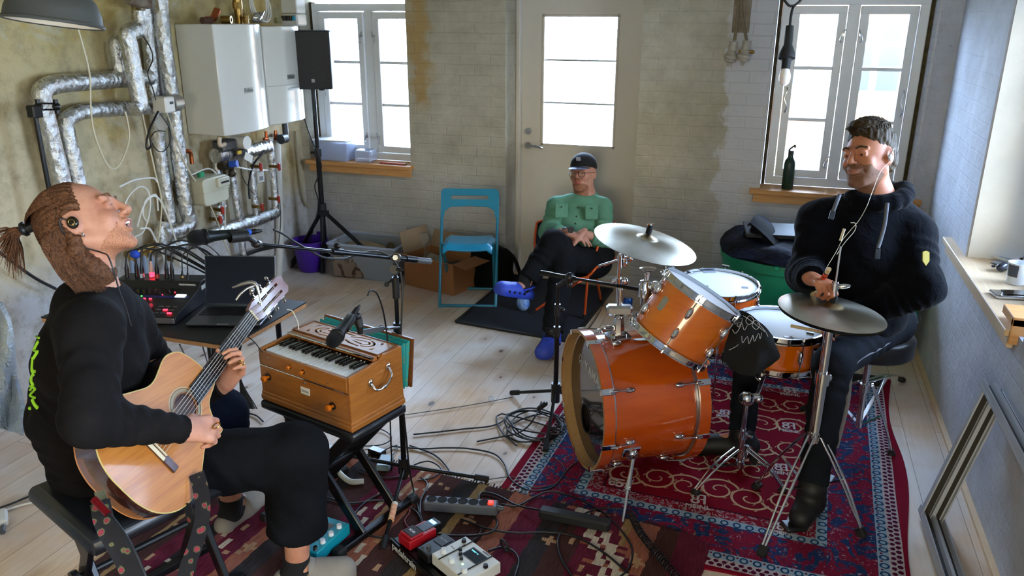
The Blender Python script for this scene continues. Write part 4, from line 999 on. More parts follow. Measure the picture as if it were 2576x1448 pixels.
for k in range(3):
 a_=PI/2+2*PI*k/3;lg.bar(Tg@V((0,0,.0002)),Tg@V((.025*math.cos(a_),.025*math.sin(a_),.0002)),.003,.0006,up=n_)
 e=V((.019*math.cos(a_),.019*math.sin(a_),.0002));
 for s_ in(-.5,.5):lg.bar(Tg@e,Tg@(e-V((.008*math.cos(a_+s_),.008*math.sin(a_+s_),0))),.002,.0006,up=n_)
kb(lg,'head_emblem',M_let)
for k in range(8):
 a_=2*PI*k/8+R(14)
 ra=MK@V((math.cos(a_),math.sin(a_),0));tn=aK.cross(ra)
 for z0,sg in((0,1),(LK,-1)):
  p=cK+aK*z0+ra*(RK+.026)
  b=MB();b.bar(p-aK*.003*sg,p+aK*.052*sg,.026,.006,up=ra,ch=.002);b.bar(p-ra*.018-aK*.003*sg,p+ra*.003-aK*.003*sg,.024,.005,up=aK);b.cyl(p+aK*.03*sg+ra*.004,p+aK*.058*sg+ra*.004,.007,n=8)
  c_=kb(b,'claw',M_chrome)
  b=MB();b.cyl(p+aK*.055*sg+ra*.002,p+aK*.115*sg-ra*.004,.003,n=8);obj('claw_rod',b,M_chrome,c_)
  b=MB();q=cK+aK*(z0+.122*sg)+ra*(RK+.008);b.ell(q,(.012,.024,.014),basis(ra,aK.cross(ra)),12,8);kb(b,'lug',M_chrome,60)
for s_ in(1,-1):
 a_=R(118)*s_
 ra=MK@V((math.cos(a_),math.sin(a_),0));q=cK+aK*.14+ra*RK
 b=MB();b.bar(q-ra*.002,q+ra*.010,.06,.075,up=aK,ch=.004);b.ell(q+ra*.02,(.026,.034,.024),basis(ra,aK),16,8);sp_=kb(b,'spur_bracket',M_chrome)
 if s_<0 or True:
  side=V((ra.x,ra.y,0)).normalized();e=q+side*.20-aK*.10;e.z=.012;st=q+ra*.03
  md=st.lerp(e,.45);b=MB();b.cyl(st,md,.0105,n=14);b.cyl(md,e,.0065,n=12);b.cyl(md-(md-st).normalized()*.0,md+(e-md).normalized()*.02,.0125,n=14);b.ell(md+side*.012,.007,n=8,m_=6);obj('spur_leg',b,M_chrome,sp_)
ba=TK@V((RK+.001,-.03,.31));b=MB();pl=[(.042*math.cos(a_)*(1 if abs(math.cos(a_))>.3 else 1),.024*math.sin(a_))for a_ in[2*PI*i/16 for i in range(16)]]
Tb=Matrix((aK,up_.cross(aK),up_)).transposed().to_4x4();Tb.translation=cK+aK*.255+up_*(RK+.0012)+V((.02,-.035,-.004));b.prism(pl,0,.002,Tb@Matrix.Rotation(R(-8),4,'X'));bd=kb(b,'shell_badge',mat('pewter_badge','a5a49a',.35,.7))
b=MB();bs=cK+aK*.155+up_*(RK+.002);Tq=Matrix((aK,up_.cross(aK),up_)).transposed().to_4x4();Tq.translation=bs
b.prism(rr(-.05,.05,-.04,.04,.012),-.004,.006,Tq);b.prism(rr(-.033,.033,-.026,.026,.012),.006,.016,Tq);b.lathe([(.030,.014),(.026,.05),(.022,.085),(.0,.086)],Tq,8);b.cyl(bs+up_*.04-aK*.025,bs+up_*.04-aK*.06,.012,n=12);b.ell(bs+up_*.04-aK*.062,(.016,.010,.016),n=10,m_=6)
kb(b,'tom_holder_base',M_chrome)
t2=thing('tom_holder','chrome tom holder post rising from the bass drum','stand',bs+up_*.08)
topz=.86;b=MB();b.cyl(bs+up_*.07,V((bs.x,bs.y,topz-.03)),.0115,n=16);obj('post',b,M_chrome,t2)
ph=D(1600,745,3.22);
b=MB();hh=V((bs.x,bs.y,.80));b.box(V((bs.x,bs.y,.735))-V((0,0,.0)),(.11,.045,.045),Matrix.Rotation(.3,3,'Z'),ch=.01);obj('holder_block',b,mat('satin_chrome','c4c6ca',.22,1.0),t2)
p1=D(1630,712,3.22);b=MB();b.cyl(V((bs.x,bs.y,.735))+V((.05,0,0)),V((p1.x,p1.y,.70)),.010);
b=MB();b.lathe([(.0,.0),(.018,0),(.02,.03),(.028,.035),(.028,.075),(.022,.09),(.022,.10),(.008,.104),(.007,.13),(.0,.13)],Matrix.Translation(D(1621,765,3.25)),20);obj('ball_joint',b,M_chrome,t2)
b=MB();q=D(1630,683,3.25);b.lathe([(.007,-.02),(.0065,0),(.02,.004),(.034,.014),(.02,.017),(0,.018)],Matrix.Translation(q),24);b.cyl(q-V((0,0,.05)),q,.006);obj('wing_top',b,M_chrome,t2)
b=MB();b.ell(D(1652,722,3.2),(.03,.022,.026),n=12,m_=8);b.cyl(D(1625,735,3.25),D(1668,712,3.16),.010);obj('tom_arm',b,M_chrome,t2)
aT=cdir(.521,-.818,-.247);cT=D(1766,741,3.14);RT=.165
tt,TT,MT=drum('rack_tom','amber rack tom tilted above the bass drum',cT,aT,RT,.225,M_shell2,6,R(10),xr=CR)
mm_=TT@V((0,0,0));vdir=(D(1655,790,3.0)-mm_);
loc_=TT.inverted()@D(1650,772,3.05);aa=math.atan2(loc_.y,loc_.x)
Tm2=TT@Matrix.Rotation(aa,4,'Z')@Matrix.Translation((RT+.0005,0,.13))@Matrix.Rotation(PI/2,4,'Y')
b=MB(Tm2);b.prism(rr(-.03,.03,-.014,.014,.012),0,.002);o=obj('shell_badge',b,mat('pewter_badge','a5a49a'),tt)
aF=cdir(.02,-.93,-.36);cF=D(1806,716,4.02)
tf,TF,MF=drum('floor_tom','orange floor tom with white head behind the rack tom',cF,(.02,-.05,1),.19,.30,M_kick,6,R(-20),xr=CR)
b=MB();ftop=cF-V((0,0,.01))
for k in range(3):
 a_=R(-80+120*k);e=V((cF.x+.215*math.cos(a_),cF.y+.215*math.sin(a_),0));b=MB();b.cyl(e+V((0,0,.01)),e+V((0,0,cF.z-.12)),.006,n=10);b.cyl(e,e+V((0,0,.03)),.012,n=10);obj('leg',b,M_chrome,tf)
b=MB();e=cF+MF@V((.0,.205,.0));pk_=D(1825,670,4.22);b.cyl(pk_-V((0,0,.04)),pk_,.004);b.bar(pk_+V((-.02,0,.006)),pk_+V((.022,0,.0)),.012,.014,ch=.005);obj('drum_key',b,M_chrome,tf)
def patch(t_,px_,py_,d,w_,h_,rot,nm,m_,T_,thz=.006):
 p=T_.inverted()@D(px_,py_,d);o_=(T_@Matrix.Translation((p.x,p.y,0)))
 return p
LF=.30
def headpatch(t_,T_,L_,px_,py_,w_,h_,rot,m_,nm='muffle_patch',th=.002):
 Ti=T_.inverted();o0=Ti@CO;d0=(Ti.to_3x3()@ray(px_,py_));s_=(L_+.0045-o0.z)/d0.z;q=o0+d0*s_
 b=MB(T_@Matrix.Translation((q.x,q.y,L_+.0045))@Matrix.Rotation(rot,4,'Z'));b.box((0,0,th/2),(w_,h_,th),ch=.0005);return obj(nm,b,m_,t_)
M_tape=mat('grey_gel','55606a',.4);M_tapeb=mat('blue_grey_tape','8b98a8',.5)
headpatch(tf,TF,LF,1784,683,.065,.03,.1,M_tapeb);headpatch(tf,TF,LF,1874,723,.032,.022,-.2,M_tape);headpatch(tf,TF,LF,1739,685,.014,.022,.2,M_tape)
cS=D(1962,818,3.48)
ts,TS,MS=drum('snare_drum','amber snare drum on a stand in front of the drummer',cS,(.03,-.02,1),.178,.145,M_shell2,8,R(-78),xr=CR)
LS=.145
headpatch(ts,TS,LS,1983,848,.034,.018,.0,M_tape);headpatch(ts,TS,LS,2038,838,.03,.018,-.4,M_black,th=.006)
a_=R(-58);p=TS@V((.19*math.cos(a_),.19*math.sin(a_),.07));
b=MB();b.box(p,(.03,.03,.09),Matrix.Rotation(.4,3,'Z'),ch=.006);b.cyl(p+V((0,0,-.04)),p+V((.005,-.005,-.09)),.008);obj('strainer',b,M_chrome,ts)
b=MB();q=TS@V((0,0,LS+.010));s1=D(1989,820,3.48);b.cyl(D(1990,819,3.40),D(2085,838,3.30),.0075,n=10)
tag(obj('rod_stick',b,mat('pale_dowel','c8ae86',.6)),'second bundled rod resting over the snare under the hi-hat','drumstick')
def tripod(t,c,hz,feet,low=None,m_=None,double=True,foot=.02,w_=.012):
 m_=m_ or M_chrome
 c=V(c)
 for f in feet:
  e=V(f);a=V((c.x,c.y,hz));d=V((e.x-c.x,e.y-c.y,0)).normalized();s_=V((-d.y,d.x,0));a=a+d*.03
  mid=a.lerp(e,.55)+V((0,0,.035));b=MB()
  if double:
   for k in(-1,1):b.tube([a+s_*k*.012,mid+s_*k*.012,e+V((0,0,.03))+s_*k*.005],.0050,6,5)
  else:b.tube([a,mid,e+V((0,0,.03))],w_*.6,8,5)
  lg=obj('leg',b,m_,t,ang=60)
  b=MB();b.bar(mid.lerp(e,.85)+V((0,0,.01)),e+V((0,0,.006))+d*.01,foot*1.7,foot*1.6,ch=.006);obj('rubber_foot',b,M_rubber,lg)
  if low is not None:
   b=MB();b.bar(V((c.x,c.y,low))+d*.018,a.lerp(e,.5)+V((0,0,.03)),.016,.004);obj('brace',b,m_,t)
cs0=Z(1857,1200);cst=V((cs0.x,cs0.y,0))
t=thing('snare_stand','low chrome tripod stand holding the snare drum','stand',cst)
b=MB();hub=UP(1857,1200,1862,1000);b.cyl(V((cst.x,cst.y,.06)),V((cst.x,cst.y,.22)),.0135,n=16);b.cyl(V((cst.x,cst.y,.2)),V((cst.x,cst.y,hub.z)),.0105,n=16);obj('tube',b,M_chrome,t)
b=MB();b.cyl((cst.x,cst.y,.195),(cst.x,cst.y,.235),.020,n=16);b.cyl((cst.x,cst.y,.215),(cst.x+.04,cst.y-.02,.215),.007);obj('clamp_collar',b,M_chrome,t);obj('leg_collar',MB().cyl((cst.x,cst.y,.05),(cst.x,cst.y,.085),.02,n=16),M_chrome,t)
tripod(t,cst,.15,[Z(1748,1246),Z(1968,1240),Z(1895,1165)],low=.07)
b=MB();q=V((cst.x,cst.y,hub.z+.0));b.ell(q,(.034,.028,.032),n=14,m_=8);b.cyl(q-CR*.02,q+CR*.05+V((0,0,.01)),.016);b.ell(q+CR*.05,.02,n=10,m_=8)
e=V((cS.x-.03,cS.y,cS.z-LS-.05));b.cyl(q+CR*.04+V((0,0,.01)),e,.010,n=12);b.bar(q.lerp(e,.55)+V((-.05,0,.05)),q.lerp(e,.55),.02,.008,ch=.003);b.ell(q.lerp(e,.6),.018,n=10,m_=6);obj('tilter',b,M_chrome,t)
for k in range(3):
 a_=R(-150+120*k);o_=V((math.cos(a_),math.sin(a_),0));p1=e+o_*.21+V((0,0,.02));b=MB();b.tube([e,e+o_*.10-V((0,0,.005)),p1,p1+V((0,0,.05))],.006,8);ar=obj('basket_arm',b,M_chrome,t,ang=60)
 b=MB();b.box(p1+V((0,0,.04)),(.028,.03,.05),Matrix.Rotation(a_,3,'Z'),ch=.006);obj('arm_grip',b,M_rubber,ar)
def cymmat():
 g=G('cymbal_bronze');q=g.xyz();r_=g.math('SQRT',g.math('ADD',g.math('MULTIPLY',q.outputs['X'],q.outputs['X']),g.math('MULTIPLY',q.outputs['Y'],q.outputs['Y'])))
 rv=g.n('CombineXYZ',i_0=g.math('MULTIPLY',r_,260.0)).outputs[0]
 n=g.noise(1.0,3,.6,co=rv)
 c=g.mix(g.ramp(g.noise(6,4),[(.35,0.0),(.7,1.0)]),'cfc8b6','b3aa94')
 c=g.mix(g.n('MapRange',i_0=r_,i_1=.03,i_2=.055,i_3=.8,i_4=0.0).outputs[0],c,'8a6a30')
 g.set(col=c,metal=1.0,rough=.33,aniso=.6,normal=g.bump(n,.10,.0015));g.put(g.b,'Tangent',g.n('Tangent',direction_type='RADIAL',axis='Z').outputs[0]);return fin('cymbal_bronze',g)
M_cym=cymmat()
def cymbal(t,c,ax,r,nm='cymbal',flip=False):
 M=basis(ax,CR);prof=[]
 for i in range(17):
  s_=i/16;rr_=r*(1-s_);z=.032*(1-(rr_/r)**1.6)*r/.25
  prof.append((rr_,z))
 bell=r*.2;P=[(p[0],p[1]+(.016*math.cos(PI/2*min(1,p[0]/bell))if p[0]<bell else 0))for p in prof]
 P=[p for p in P if p[0]>bell]+[(bell*k/8,.032*(1-(bell*k/8/r)**1.6)*r/.25+.016*math.cos(PI/2*k/8))for k in range(8,-1,-1)]
 if flip:P=[(a_,-b_)for a_,b_ in P]
 th=.0012 if not flip else-.0012
 full=P+[(a_,b_-th)for a_,b_ in P[::-1]]
 b=MB().lathe(full,Matrix.Identity(4),96)
 me=obj(nm,b,M_cym,None,ang=50,loc=(0,0,0));Mx=M.to_4x4();Mx.translation=V(c)
 me.parent=t;me.matrix_local=Matrix.Translation(-WP[t.name])@Mx
 WP[me.name]=V(c)
 return me
aR=cdir(.21,-.89,-.40);cR=D(1623,612,3.85);bR=V((cR.x-.20,cR.y+.05,0))
bR=Z(1562,985);bR=D(1556,720,3.95);bR=V((bR.x,bR.y,0))
t=thing('cymbal_stand','chrome boom cymbal stand behind the bass drum','stand',bR)
def v3(z):return V((bR.x,bR.y,z))
b=MB();b.cyl(v3(.12),v3(.52),.0145,n=16);b.cyl(v3(.5),v3(.80),.0115,n=16);obj('tube',b,M_chrome,t)
for z in(.50,.66):b=MB();b.cyl(v3(z-.02),v3(z+.02),.02,n=16);b.ell(v3(z)+CR*.03,(.018,.012,.022),n=10,m_=6);b.ell(v3(z)-CR*.028,(.010,.010,.014),n=10,m_=6);obj('height_clamp',b,M_chrome,t)
a=D(1510,668,3.95);e=cR-aR*.03;pv=v3(.80)
ptop=D(1562,650,3.93);b=MB();b.cyl(a,e-aR*.02,.0065,n=12);b.cyl(a,a+(a-e).normalized()*.01,.0075);obj('boom_arm',b,mat('satin_chrome','c4c6ca'),t)
b=MB();b.cyl(v3(.78),ptop,.011);b.ell(ptop,(.024,.018,.026),n=12,m_=8);b.ell(ptop+CR*.045+V((0,0,.0)),(.014,.01,.02),n=8,m_=6);b.cyl(ptop,ptop+CR*.05,.005);b.ell(v3(.76)+CR*.025,(.012,.01,.03),n=8,m_=6);obj('boom_tilter',b,M_chrome,t)
tripod(t,bR,.30,[bR+V((.28,-.02,.0)),bR+V((-.1,.25,0)),bR+V((-.12,-.2,0))],low=.12)
b=MB();b.cyl(e-aR*.03,cR+aR*.075,.004,n=8);obj('cymbal_rod',b,M_steel,t)
t=thing('ride_cymbal','large bronze ride cymbal tilted on the boom stand','cymbal',cR)
cymbal(t,cR,aR,.252)
b=MB();f_=frame(cR+aR*.052,aR);b.lathe([(0,0),(.014,0),(.015,.03),(0,.03)],f_,16);b.cyl(cR+aR*.08,cR+aR*.095,.012,n=12);obj('felt_washer',b,mat('black_felt','141414',.95),t)
b=MB();b.cyl(cR+aR*.092,cR+aR*.105,.008,n=10);b.bar(cR+aR*.10-CR*.018,cR+aR*.10+CR*.018,.006,.010,ch=.002);obj('wing_nut',b,M_chrome,t)
cH=D(2092,790,3.04);bH=V((cH.x+.0,cH.y,0));bH=V((.246,3.09,0));cH=UP(2026,1290,2092,784);
bH=V((cH.x,cH.y,0));aH=cdir(.10,-.93,-.355)
def v4(z):return V((bH.x,bH.y,z))
t=thing('hihat_stand','chrome hi-hat stand with pedal in front of the drummer','stand',bH)
b=MB();b.cyl(v4(.10),v4(.34),.016,n=18);b.cyl(v4(.32),v4(.60),.0205,n=18);obj('lower_tube',b,M_chrome,t)
b=MB();b.cyl(v4(.58),v4(cH.z-.035),.0165,n=18);obj('upper_tube',b,M_chrome,t)
b=MB();b.cyl(v4(.575),v4(.625),.027,n=18);b.ell(v4(.60)+CR*.025,(.012,.01,.018),n=8,m_=6);obj('height_clamp',b,M_chrome,t);obj('leg_collar',MB().cyl(v4(.33),v4(.37),.026,n=18),M_chrome,t)
b=MB();b.cyl(v4(cH.z),v4(1.12),.0035,n=10);obj('pull_rod',b,M_steel,t)
b=MB();b.cyl(v4(cH.z-.055),v4(cH.z-.025),.028,n=20);b.cyl(v4(cH.z-.06)+CR*.03,v4(cH.z-.09)+CR*.03,.008);obj('seat_cup',b,M_black,t)
b=MB();b.cyl(v4(cH.z+.035),v4(cH.z+.065),.014,n=16);obj('felt',b,mat('black_felt','141414'),t)
b=MB();b.cyl(v4(cH.z+.065),v4(cH.z+.12),.010,n=16);b.ell(v4(cH.z+.10)+CR*.03+V((0,0,.0)),(.026,.008,.010),Matrix.Rotation(-.2,3,'Y'),10,6);b.cyl(v4(cH.z+.085),v4(cH.z+.115),.014,n=12);obj('clutch',b,M_chrome,t)
tripod(t,bH,.36,[Z(1915,1400),Z(2165,1352),Z(1902,1232)],low=.13)
P_toe,P_heel=Z(2070,1240)+V((0,0,.05)),Z(1990,1335)+V((0,0,.02))
b=MB();b.bar(Z(2000,1325)+V((0,0,.02)),Z(2072,1236)+V((0,0,.09)),.075,.008,ch=.003);fb=obj('footboard',b,mat('pedal_plate','b8bcc0',.3,.9),t)
b=MB();b.box(Z(1996,1330)+V((0,0,.014)),(.09,.07,.024),Matrix.Rotation(.5,3,'Z'),ch=.008);obj('heel_plate',b,M_black,t)
for s_ in(-1,1):b=MB();b.cyl(Z(1996+14*s_,1326)+V((0,0,.01)),v4(.05)+CR*.03*s_,.004);obj('pedal_link',b,M_chrome,t)
t=thing('hihat_cymbals','pair of bronze hi-hat cymbals below the drummer\'s hands','cymbal',cH)
cymbal(t,cH,aH,.193,'top_cymbal');
cymbal(t,cH-aH*.012,aH,.190,'bottom_cymbal',flip=True)
pk2=Z(1838,1120)
t=thing('kick_pedal','bass drum pedal under the drummer\'s dark shoe','pedal',pk2)
kd_=V((.62,.78,0)).normalized();kend=cK+aK*(LK+.02);kend.z=0;kh=kend+aK*.26
b=MB();b.bar(kend+V((0,0,.03))+aK*.03,kh+V((0,0,.015)),.08,.008,ch=.003);obj('footboard',b,mat('pedal_plate','b8bcc0'),t)
b=MB();b.bar(kend+V((0,0,.006)),kh+V((0,0,.006)),.10,.008,ch=.003);obj('base_plate',b,M_black,t)
nk=V((-aK.y,aK.x,0))
for s_ in(-1,1):b=MB();b.bar(kend+nk*.05*s_+V((0,0,.0)),kend+nk*.05*s_+V((0,0,.24)),.015,.012,up=aK,ch=.003);obj('upright',b,M_chrome,t)
b=MB();b.cyl(kend-nk*.06+V((0,0,.23)),kend+nk*.06+V((0,0,.23)),.008);b.cyl(kend+V((0,0,.23)),kend+V((0,0,.33))+aK*.06,.005);b.ell(kend+V((0,0,.34))+aK*.055,(.025,.02,.025),n=12,m_=8);obj('beater',b,M_chrome,t)
tc_=Z(2172,862,.52);tc_=V((.47,3.60,0))
t=thing('drum_throne','black round drum throne under the drummer','stool',tc_)
M_vin=mat('black_vinyl','121418',.38,bump=.15,bs=120,bd=.001)
obj('seat',MB().lathe([(0,.50),(.165,.50),(.175,.51),(.177,.575),(.165,.592),(.12,.60),(0,.60)],Matrix.Translation(tc_),40),M_vin,t,ang=60)
b=MB();b.cyl(tc_+V((0,0,.12)),tc_+V((0,0,.5)),.014,n=14);b.cyl(tc_+V((0,0,.30)),tc_+V((0,0,.34)),.022,n=14);obj('post',b,M_chrome,t)
tripod(t,tc_,.34,[Z(2240,1150),Z(2020,1035),Z(2270,960)+V((0,0,0))],low=.14,double=True,foot=.018)
M_cloth=mat('black_tshirt','060608',.9,bump=.3,bs=30,bd=.006)
t=thing('draped_tshirt','black t-shirt with white spider web print draped between tom and snare','shirt',D(1890,960,3.30))
outl=[[(1850,778),(1868,782),(1886,790),(1905,806),(1925,822),(1944,846)],[(1842,800),(1862,806),(1884,818),(1906,832),(1928,846),(1948,862)],[(1836,832),(1858,838),(1884,846),(1908,856),(1934,866),(1954,876)],[(1824,868),(1852,872),(1880,880),(1908,884),(1938,890),(1962,896)],[(1820,900),(1850,908),(1880,915),(1906,916),(1930,916),(1948,912)],[(1840,930),(1856,938),(1878,944),(1896,944),(1912,936),(1926,926)]]
dp=[3.20,3.17,3.16,3.18,3.20,3.22]
P=[[D(x,y,dp[i]+.012*math.sin(j*2.4+i)+.02*abs(j-2.5)/2.5)for j,(x,y)in enumerate(row)]for i,row in enumerate(outl)]
def smoothgrid(P,k=3):
 P=[spline(r_,k)for r_ in P];Q=[spline([P[i][j]for i in range(len(P))],k)for j in range(len(P[0]))]
 return[[Q[j][i]for j in range(len(Q))]for i in range(len(Q[0]))]
obj('cloth',MB().grid(smoothgrid(P),.004),M_cloth,t,ang=70)
M_wht=mat('white_print','c9ccd0',.8)
b=MB()
def pl_(pts,d=3.145,r_=.0011):b.tube([D(x,y,d)for x,y in pts],r_,5,4)
for pts in([(1856,786),(1850,806),(1858,822),(1866,812),(1872,830),(1880,818)],[(1868,800),(1862,822),(1850,838),(1842,828)],[(1866,845),(1868,862),(1880,846),(1884,864),(1894,842)],[(1894,842),(1898,858),(1908,838),(1912,852),(1916,836)],[(1884,794),(1876,806),(1884,816),(1896,806),(1890,796),(1884,794)],[(1898,806),(1892,818),(1902,828),(1912,818),(1906,808),(1898,806)],[(1862,790),(1880,800),(1900,815),(1924,834)],[(1905,812),(1916,822),(1926,834),(1932,846)],[(1834,880),(1850,872),(1858,866)]):pl_(pts)
obj('web_print',b,M_wht,t,ang=60)
cm_=Z(1396,1050);cm_=V((cm_.x,cm_.y,0))
t=thing('boom_stand','black boom microphone stand left of the bass drum','stand',cm_)
def v5(z):return V((cm_.x,cm_.y,z))
pt=UP(1396,1050,1430,715);b=MB();b.cyl(v5(.10),v5(.46),.0125,n=14);b.cyl(v5(.44),v5(pt.z),.009,n=14);obj('pole',b,M_blackm,t)
b=MB();b.cyl(v5(.44),v5(.49),.017,n=14);b.ell(v5(.46)-CR*.025,(.015,.008,.01),n=8,m_=6);obj('height_clutch',b,M_black,t);b=MB();b.cyl(v5(pt.z-.16),v5(pt.z-.10),.015);b.ell(v5(pt.z-.13)+CR*.025,(.014,.01,.012),n=8,m_=6);obj('height_clutch',b,M_black,t)
a=D(1360,686,3.78);e=D(1612,728,3.45);b=MB();b.cyl(a,a.lerp(e,.13),.0125,n=14);b.cyl(a.lerp(e,.13),a.lerp(e,.37),.0105,n=14);b.cyl(a.lerp(e,.37),a.lerp(e,.80),.0065,n=12);b.cyl(a.lerp(e,.78),e,.0085,n=12);obj('boom',b,M_blackm,t)
q=a.lerp(e,.31);b=MB();b.ell(q,(.022,.022,.026),n=12,m_=8);b.cyl(v5(pt.z-.01),q,.012);b.ell(q-V((0,0,.035)),(.015,.012,.016),n=10,m_=8);obj('boom_joint',b,M_black,t)
b=MB();b.tube([e,D(1640,738,3.42),D(1652,752,3.42)],.009,10);obj('mic_clip',b,M_black,t)
feet=[Z(1290,996)+V((0,0,.02)),Z(1372,1138)+V((0,0,.02)),Z(1452,1010)+V((0,0,.02))]
trileg(t,cm_,.15,feet,.0085,.0135)
b=MB();b.cyl(v5(.09),v5(.19),.022,n=14);b.ell(v5(.16)+CR*.03,(.018,.012,.016),n=8,m_=6);obj('leg_hub',b,M_black,t)
M_green=mat('green_barrel_plastic','129a74',.45,var=.06,vs=4)
t=thing('green_barrel','wide round green plastic tub under the black bag','tub',(.08,5.06,0),'green plastic tubs')
def barrel(t,c,r_,h_):
 b=MB().lathe([(0,.003),(r_*.90,.003),(r_*.93,.02),(r_*.985,h_*.5),(r_,h_-.06),(r_+.012,h_-.055),(r_+.016,h_-.02),(r_+.012,h_),(r_-.01,h_),(r_-.012,h_-.05),(r_*.9,.03),(0,.025)],Matrix.Translation(c),48)
 obj('tub_body',b,M_green,t)
 for a_ in(R(-100),R(80)):
  b=MB();b.bar(V(c)+V((math.cos(a_)*(r_+.01),math.sin(a_)*(r_+.01),h_-.02)),V(c)+V((math.cos(a_)*(r_+.01),math.sin(a_)*(r_+.01),h_+.008)),.03,.03,ch=.006);obj('rim_lug',b,M_green,t)
barrel(t,V((.12,4.98,0)),.40,.56)
t=thing('green_barrel','green plastic tub in the corner right of the drummer','tub',(.68,5.02,0),'green plastic tubs')
barrel(t,V((.705,4.92,0)),.16,.50)
t=thing('navy_bag','navy and black flat bag lying over the green tub','bag',(.12,4.97,.565))
g=G('navy_nylon');g.set(col=g.mix(g.ramp(g.noise(9,4),[(.4,0.0),(.6,1.0)]),'080a12','141b33'),spec=.15,rough=.8,normal=g.bump(g.noise(14,4),.6,.02));fin('navy_nylon',g)
P=[]
for i in range(13):
 v_=i/12;row=[]
 for j in range(25):
  a_=2*PI*j/24;rr_=(.05+.40*v_)*(1+.04*math.sin(3*a_+1)+.03*math.cos(5*a_));z=.66-.03*v_+.012*math.sin(7*a_+3*v_)-(.055*max(0,(v_-.8)/.2))
  row.append(V((.12+rr_*math.cos(a_),4.97+rr_*.93*math.sin(a_),z)))
 P.append(row)
b=MB();b.rings([r_[:-1]for r_ in P]+[[V((p.x*.97+.12*.03,p.y*.97+4.97*.03,.567))for p in P[-1][:-1]]]);obj('bag_body',b,MATS['navy_nylon'],t,ang=80)
t=thing('closed_laptop','dark closed laptop on top of the navy bag','laptop',(.02,4.88,.668))
lc=Z(1870,615,.68);b=MB();b.box(V((.02,4.93,.678)),(.36,.25,.018),Matrix.Rotation(R(8),3,'Z')@Matrix.Rotation(R(3),3,'X'),ch=.004);obj('laptop_base',b,mat('dark_slate_plastic','12161c',.6),t)
b=MB();b.box(V((.02,4.93,.690)),(.365,.255,.008),Matrix.Rotation(R(8),3,'Z')@Matrix.Rotation(R(3),3,'X'),ch=.003);obj('laptop_lid',b,mat('slate_lid','181d26',.6),t)
t=thing('backpack','black backpack leaning with loose straps on the green tub','backpack',(.30,5.0,.68))
P=[]
a=D(1895,552,4.95);e=D(2000,665,4.75);u=(e-a);s_=V((.3,1,0)).normalized()*.13
P=[[D(1886,562,4.72),D(1896,545,4.78),D(1908,540,4.92)],[D(1925,596,4.66),D(1940,578,4.76),D(1952,575,4.90)],[D(1965,640,4.60),D(1985,618,4.72),D(1996,608,4.88)],[D(1990,670,4.58),D(2012,650,4.70),D(2026,640,4.86)]]
obj('bag_body',MB().grid(smoothgrid([[p+V((.01,.03,-.03))for p in r_]for r_ in P],3),.05),MATS['navy_nylon'],t,ang=60);obj('back_panel',MB().grid(smoothgrid(P,3),.014),M_bk,t,ang=60)
b=MB();b.tube([D(1905,565,4.9),D(1888,560,4.88),D(1874,580,4.86),D(1872,596,4.86),D(1885,604,4.86),D(1900,596,4.86),D(1912,585,4.88)],.009,8,flat=.35);obj('carry_loop',b,M_bk,t)
b=MB();b.tube([D(1900,590,4.85),D(1880,604,4.83),D(1878,622,4.80),D(1910,634,4.78),D(1940,640,4.78)],.0035,6);obj('loose_strap',b,M_bk,t)
obj('label_tag',MB().box(D(1925,600,4.83),(.03,.004,.014),Matrix.Rotation(.5,3,'Y')),M_wpl,t)
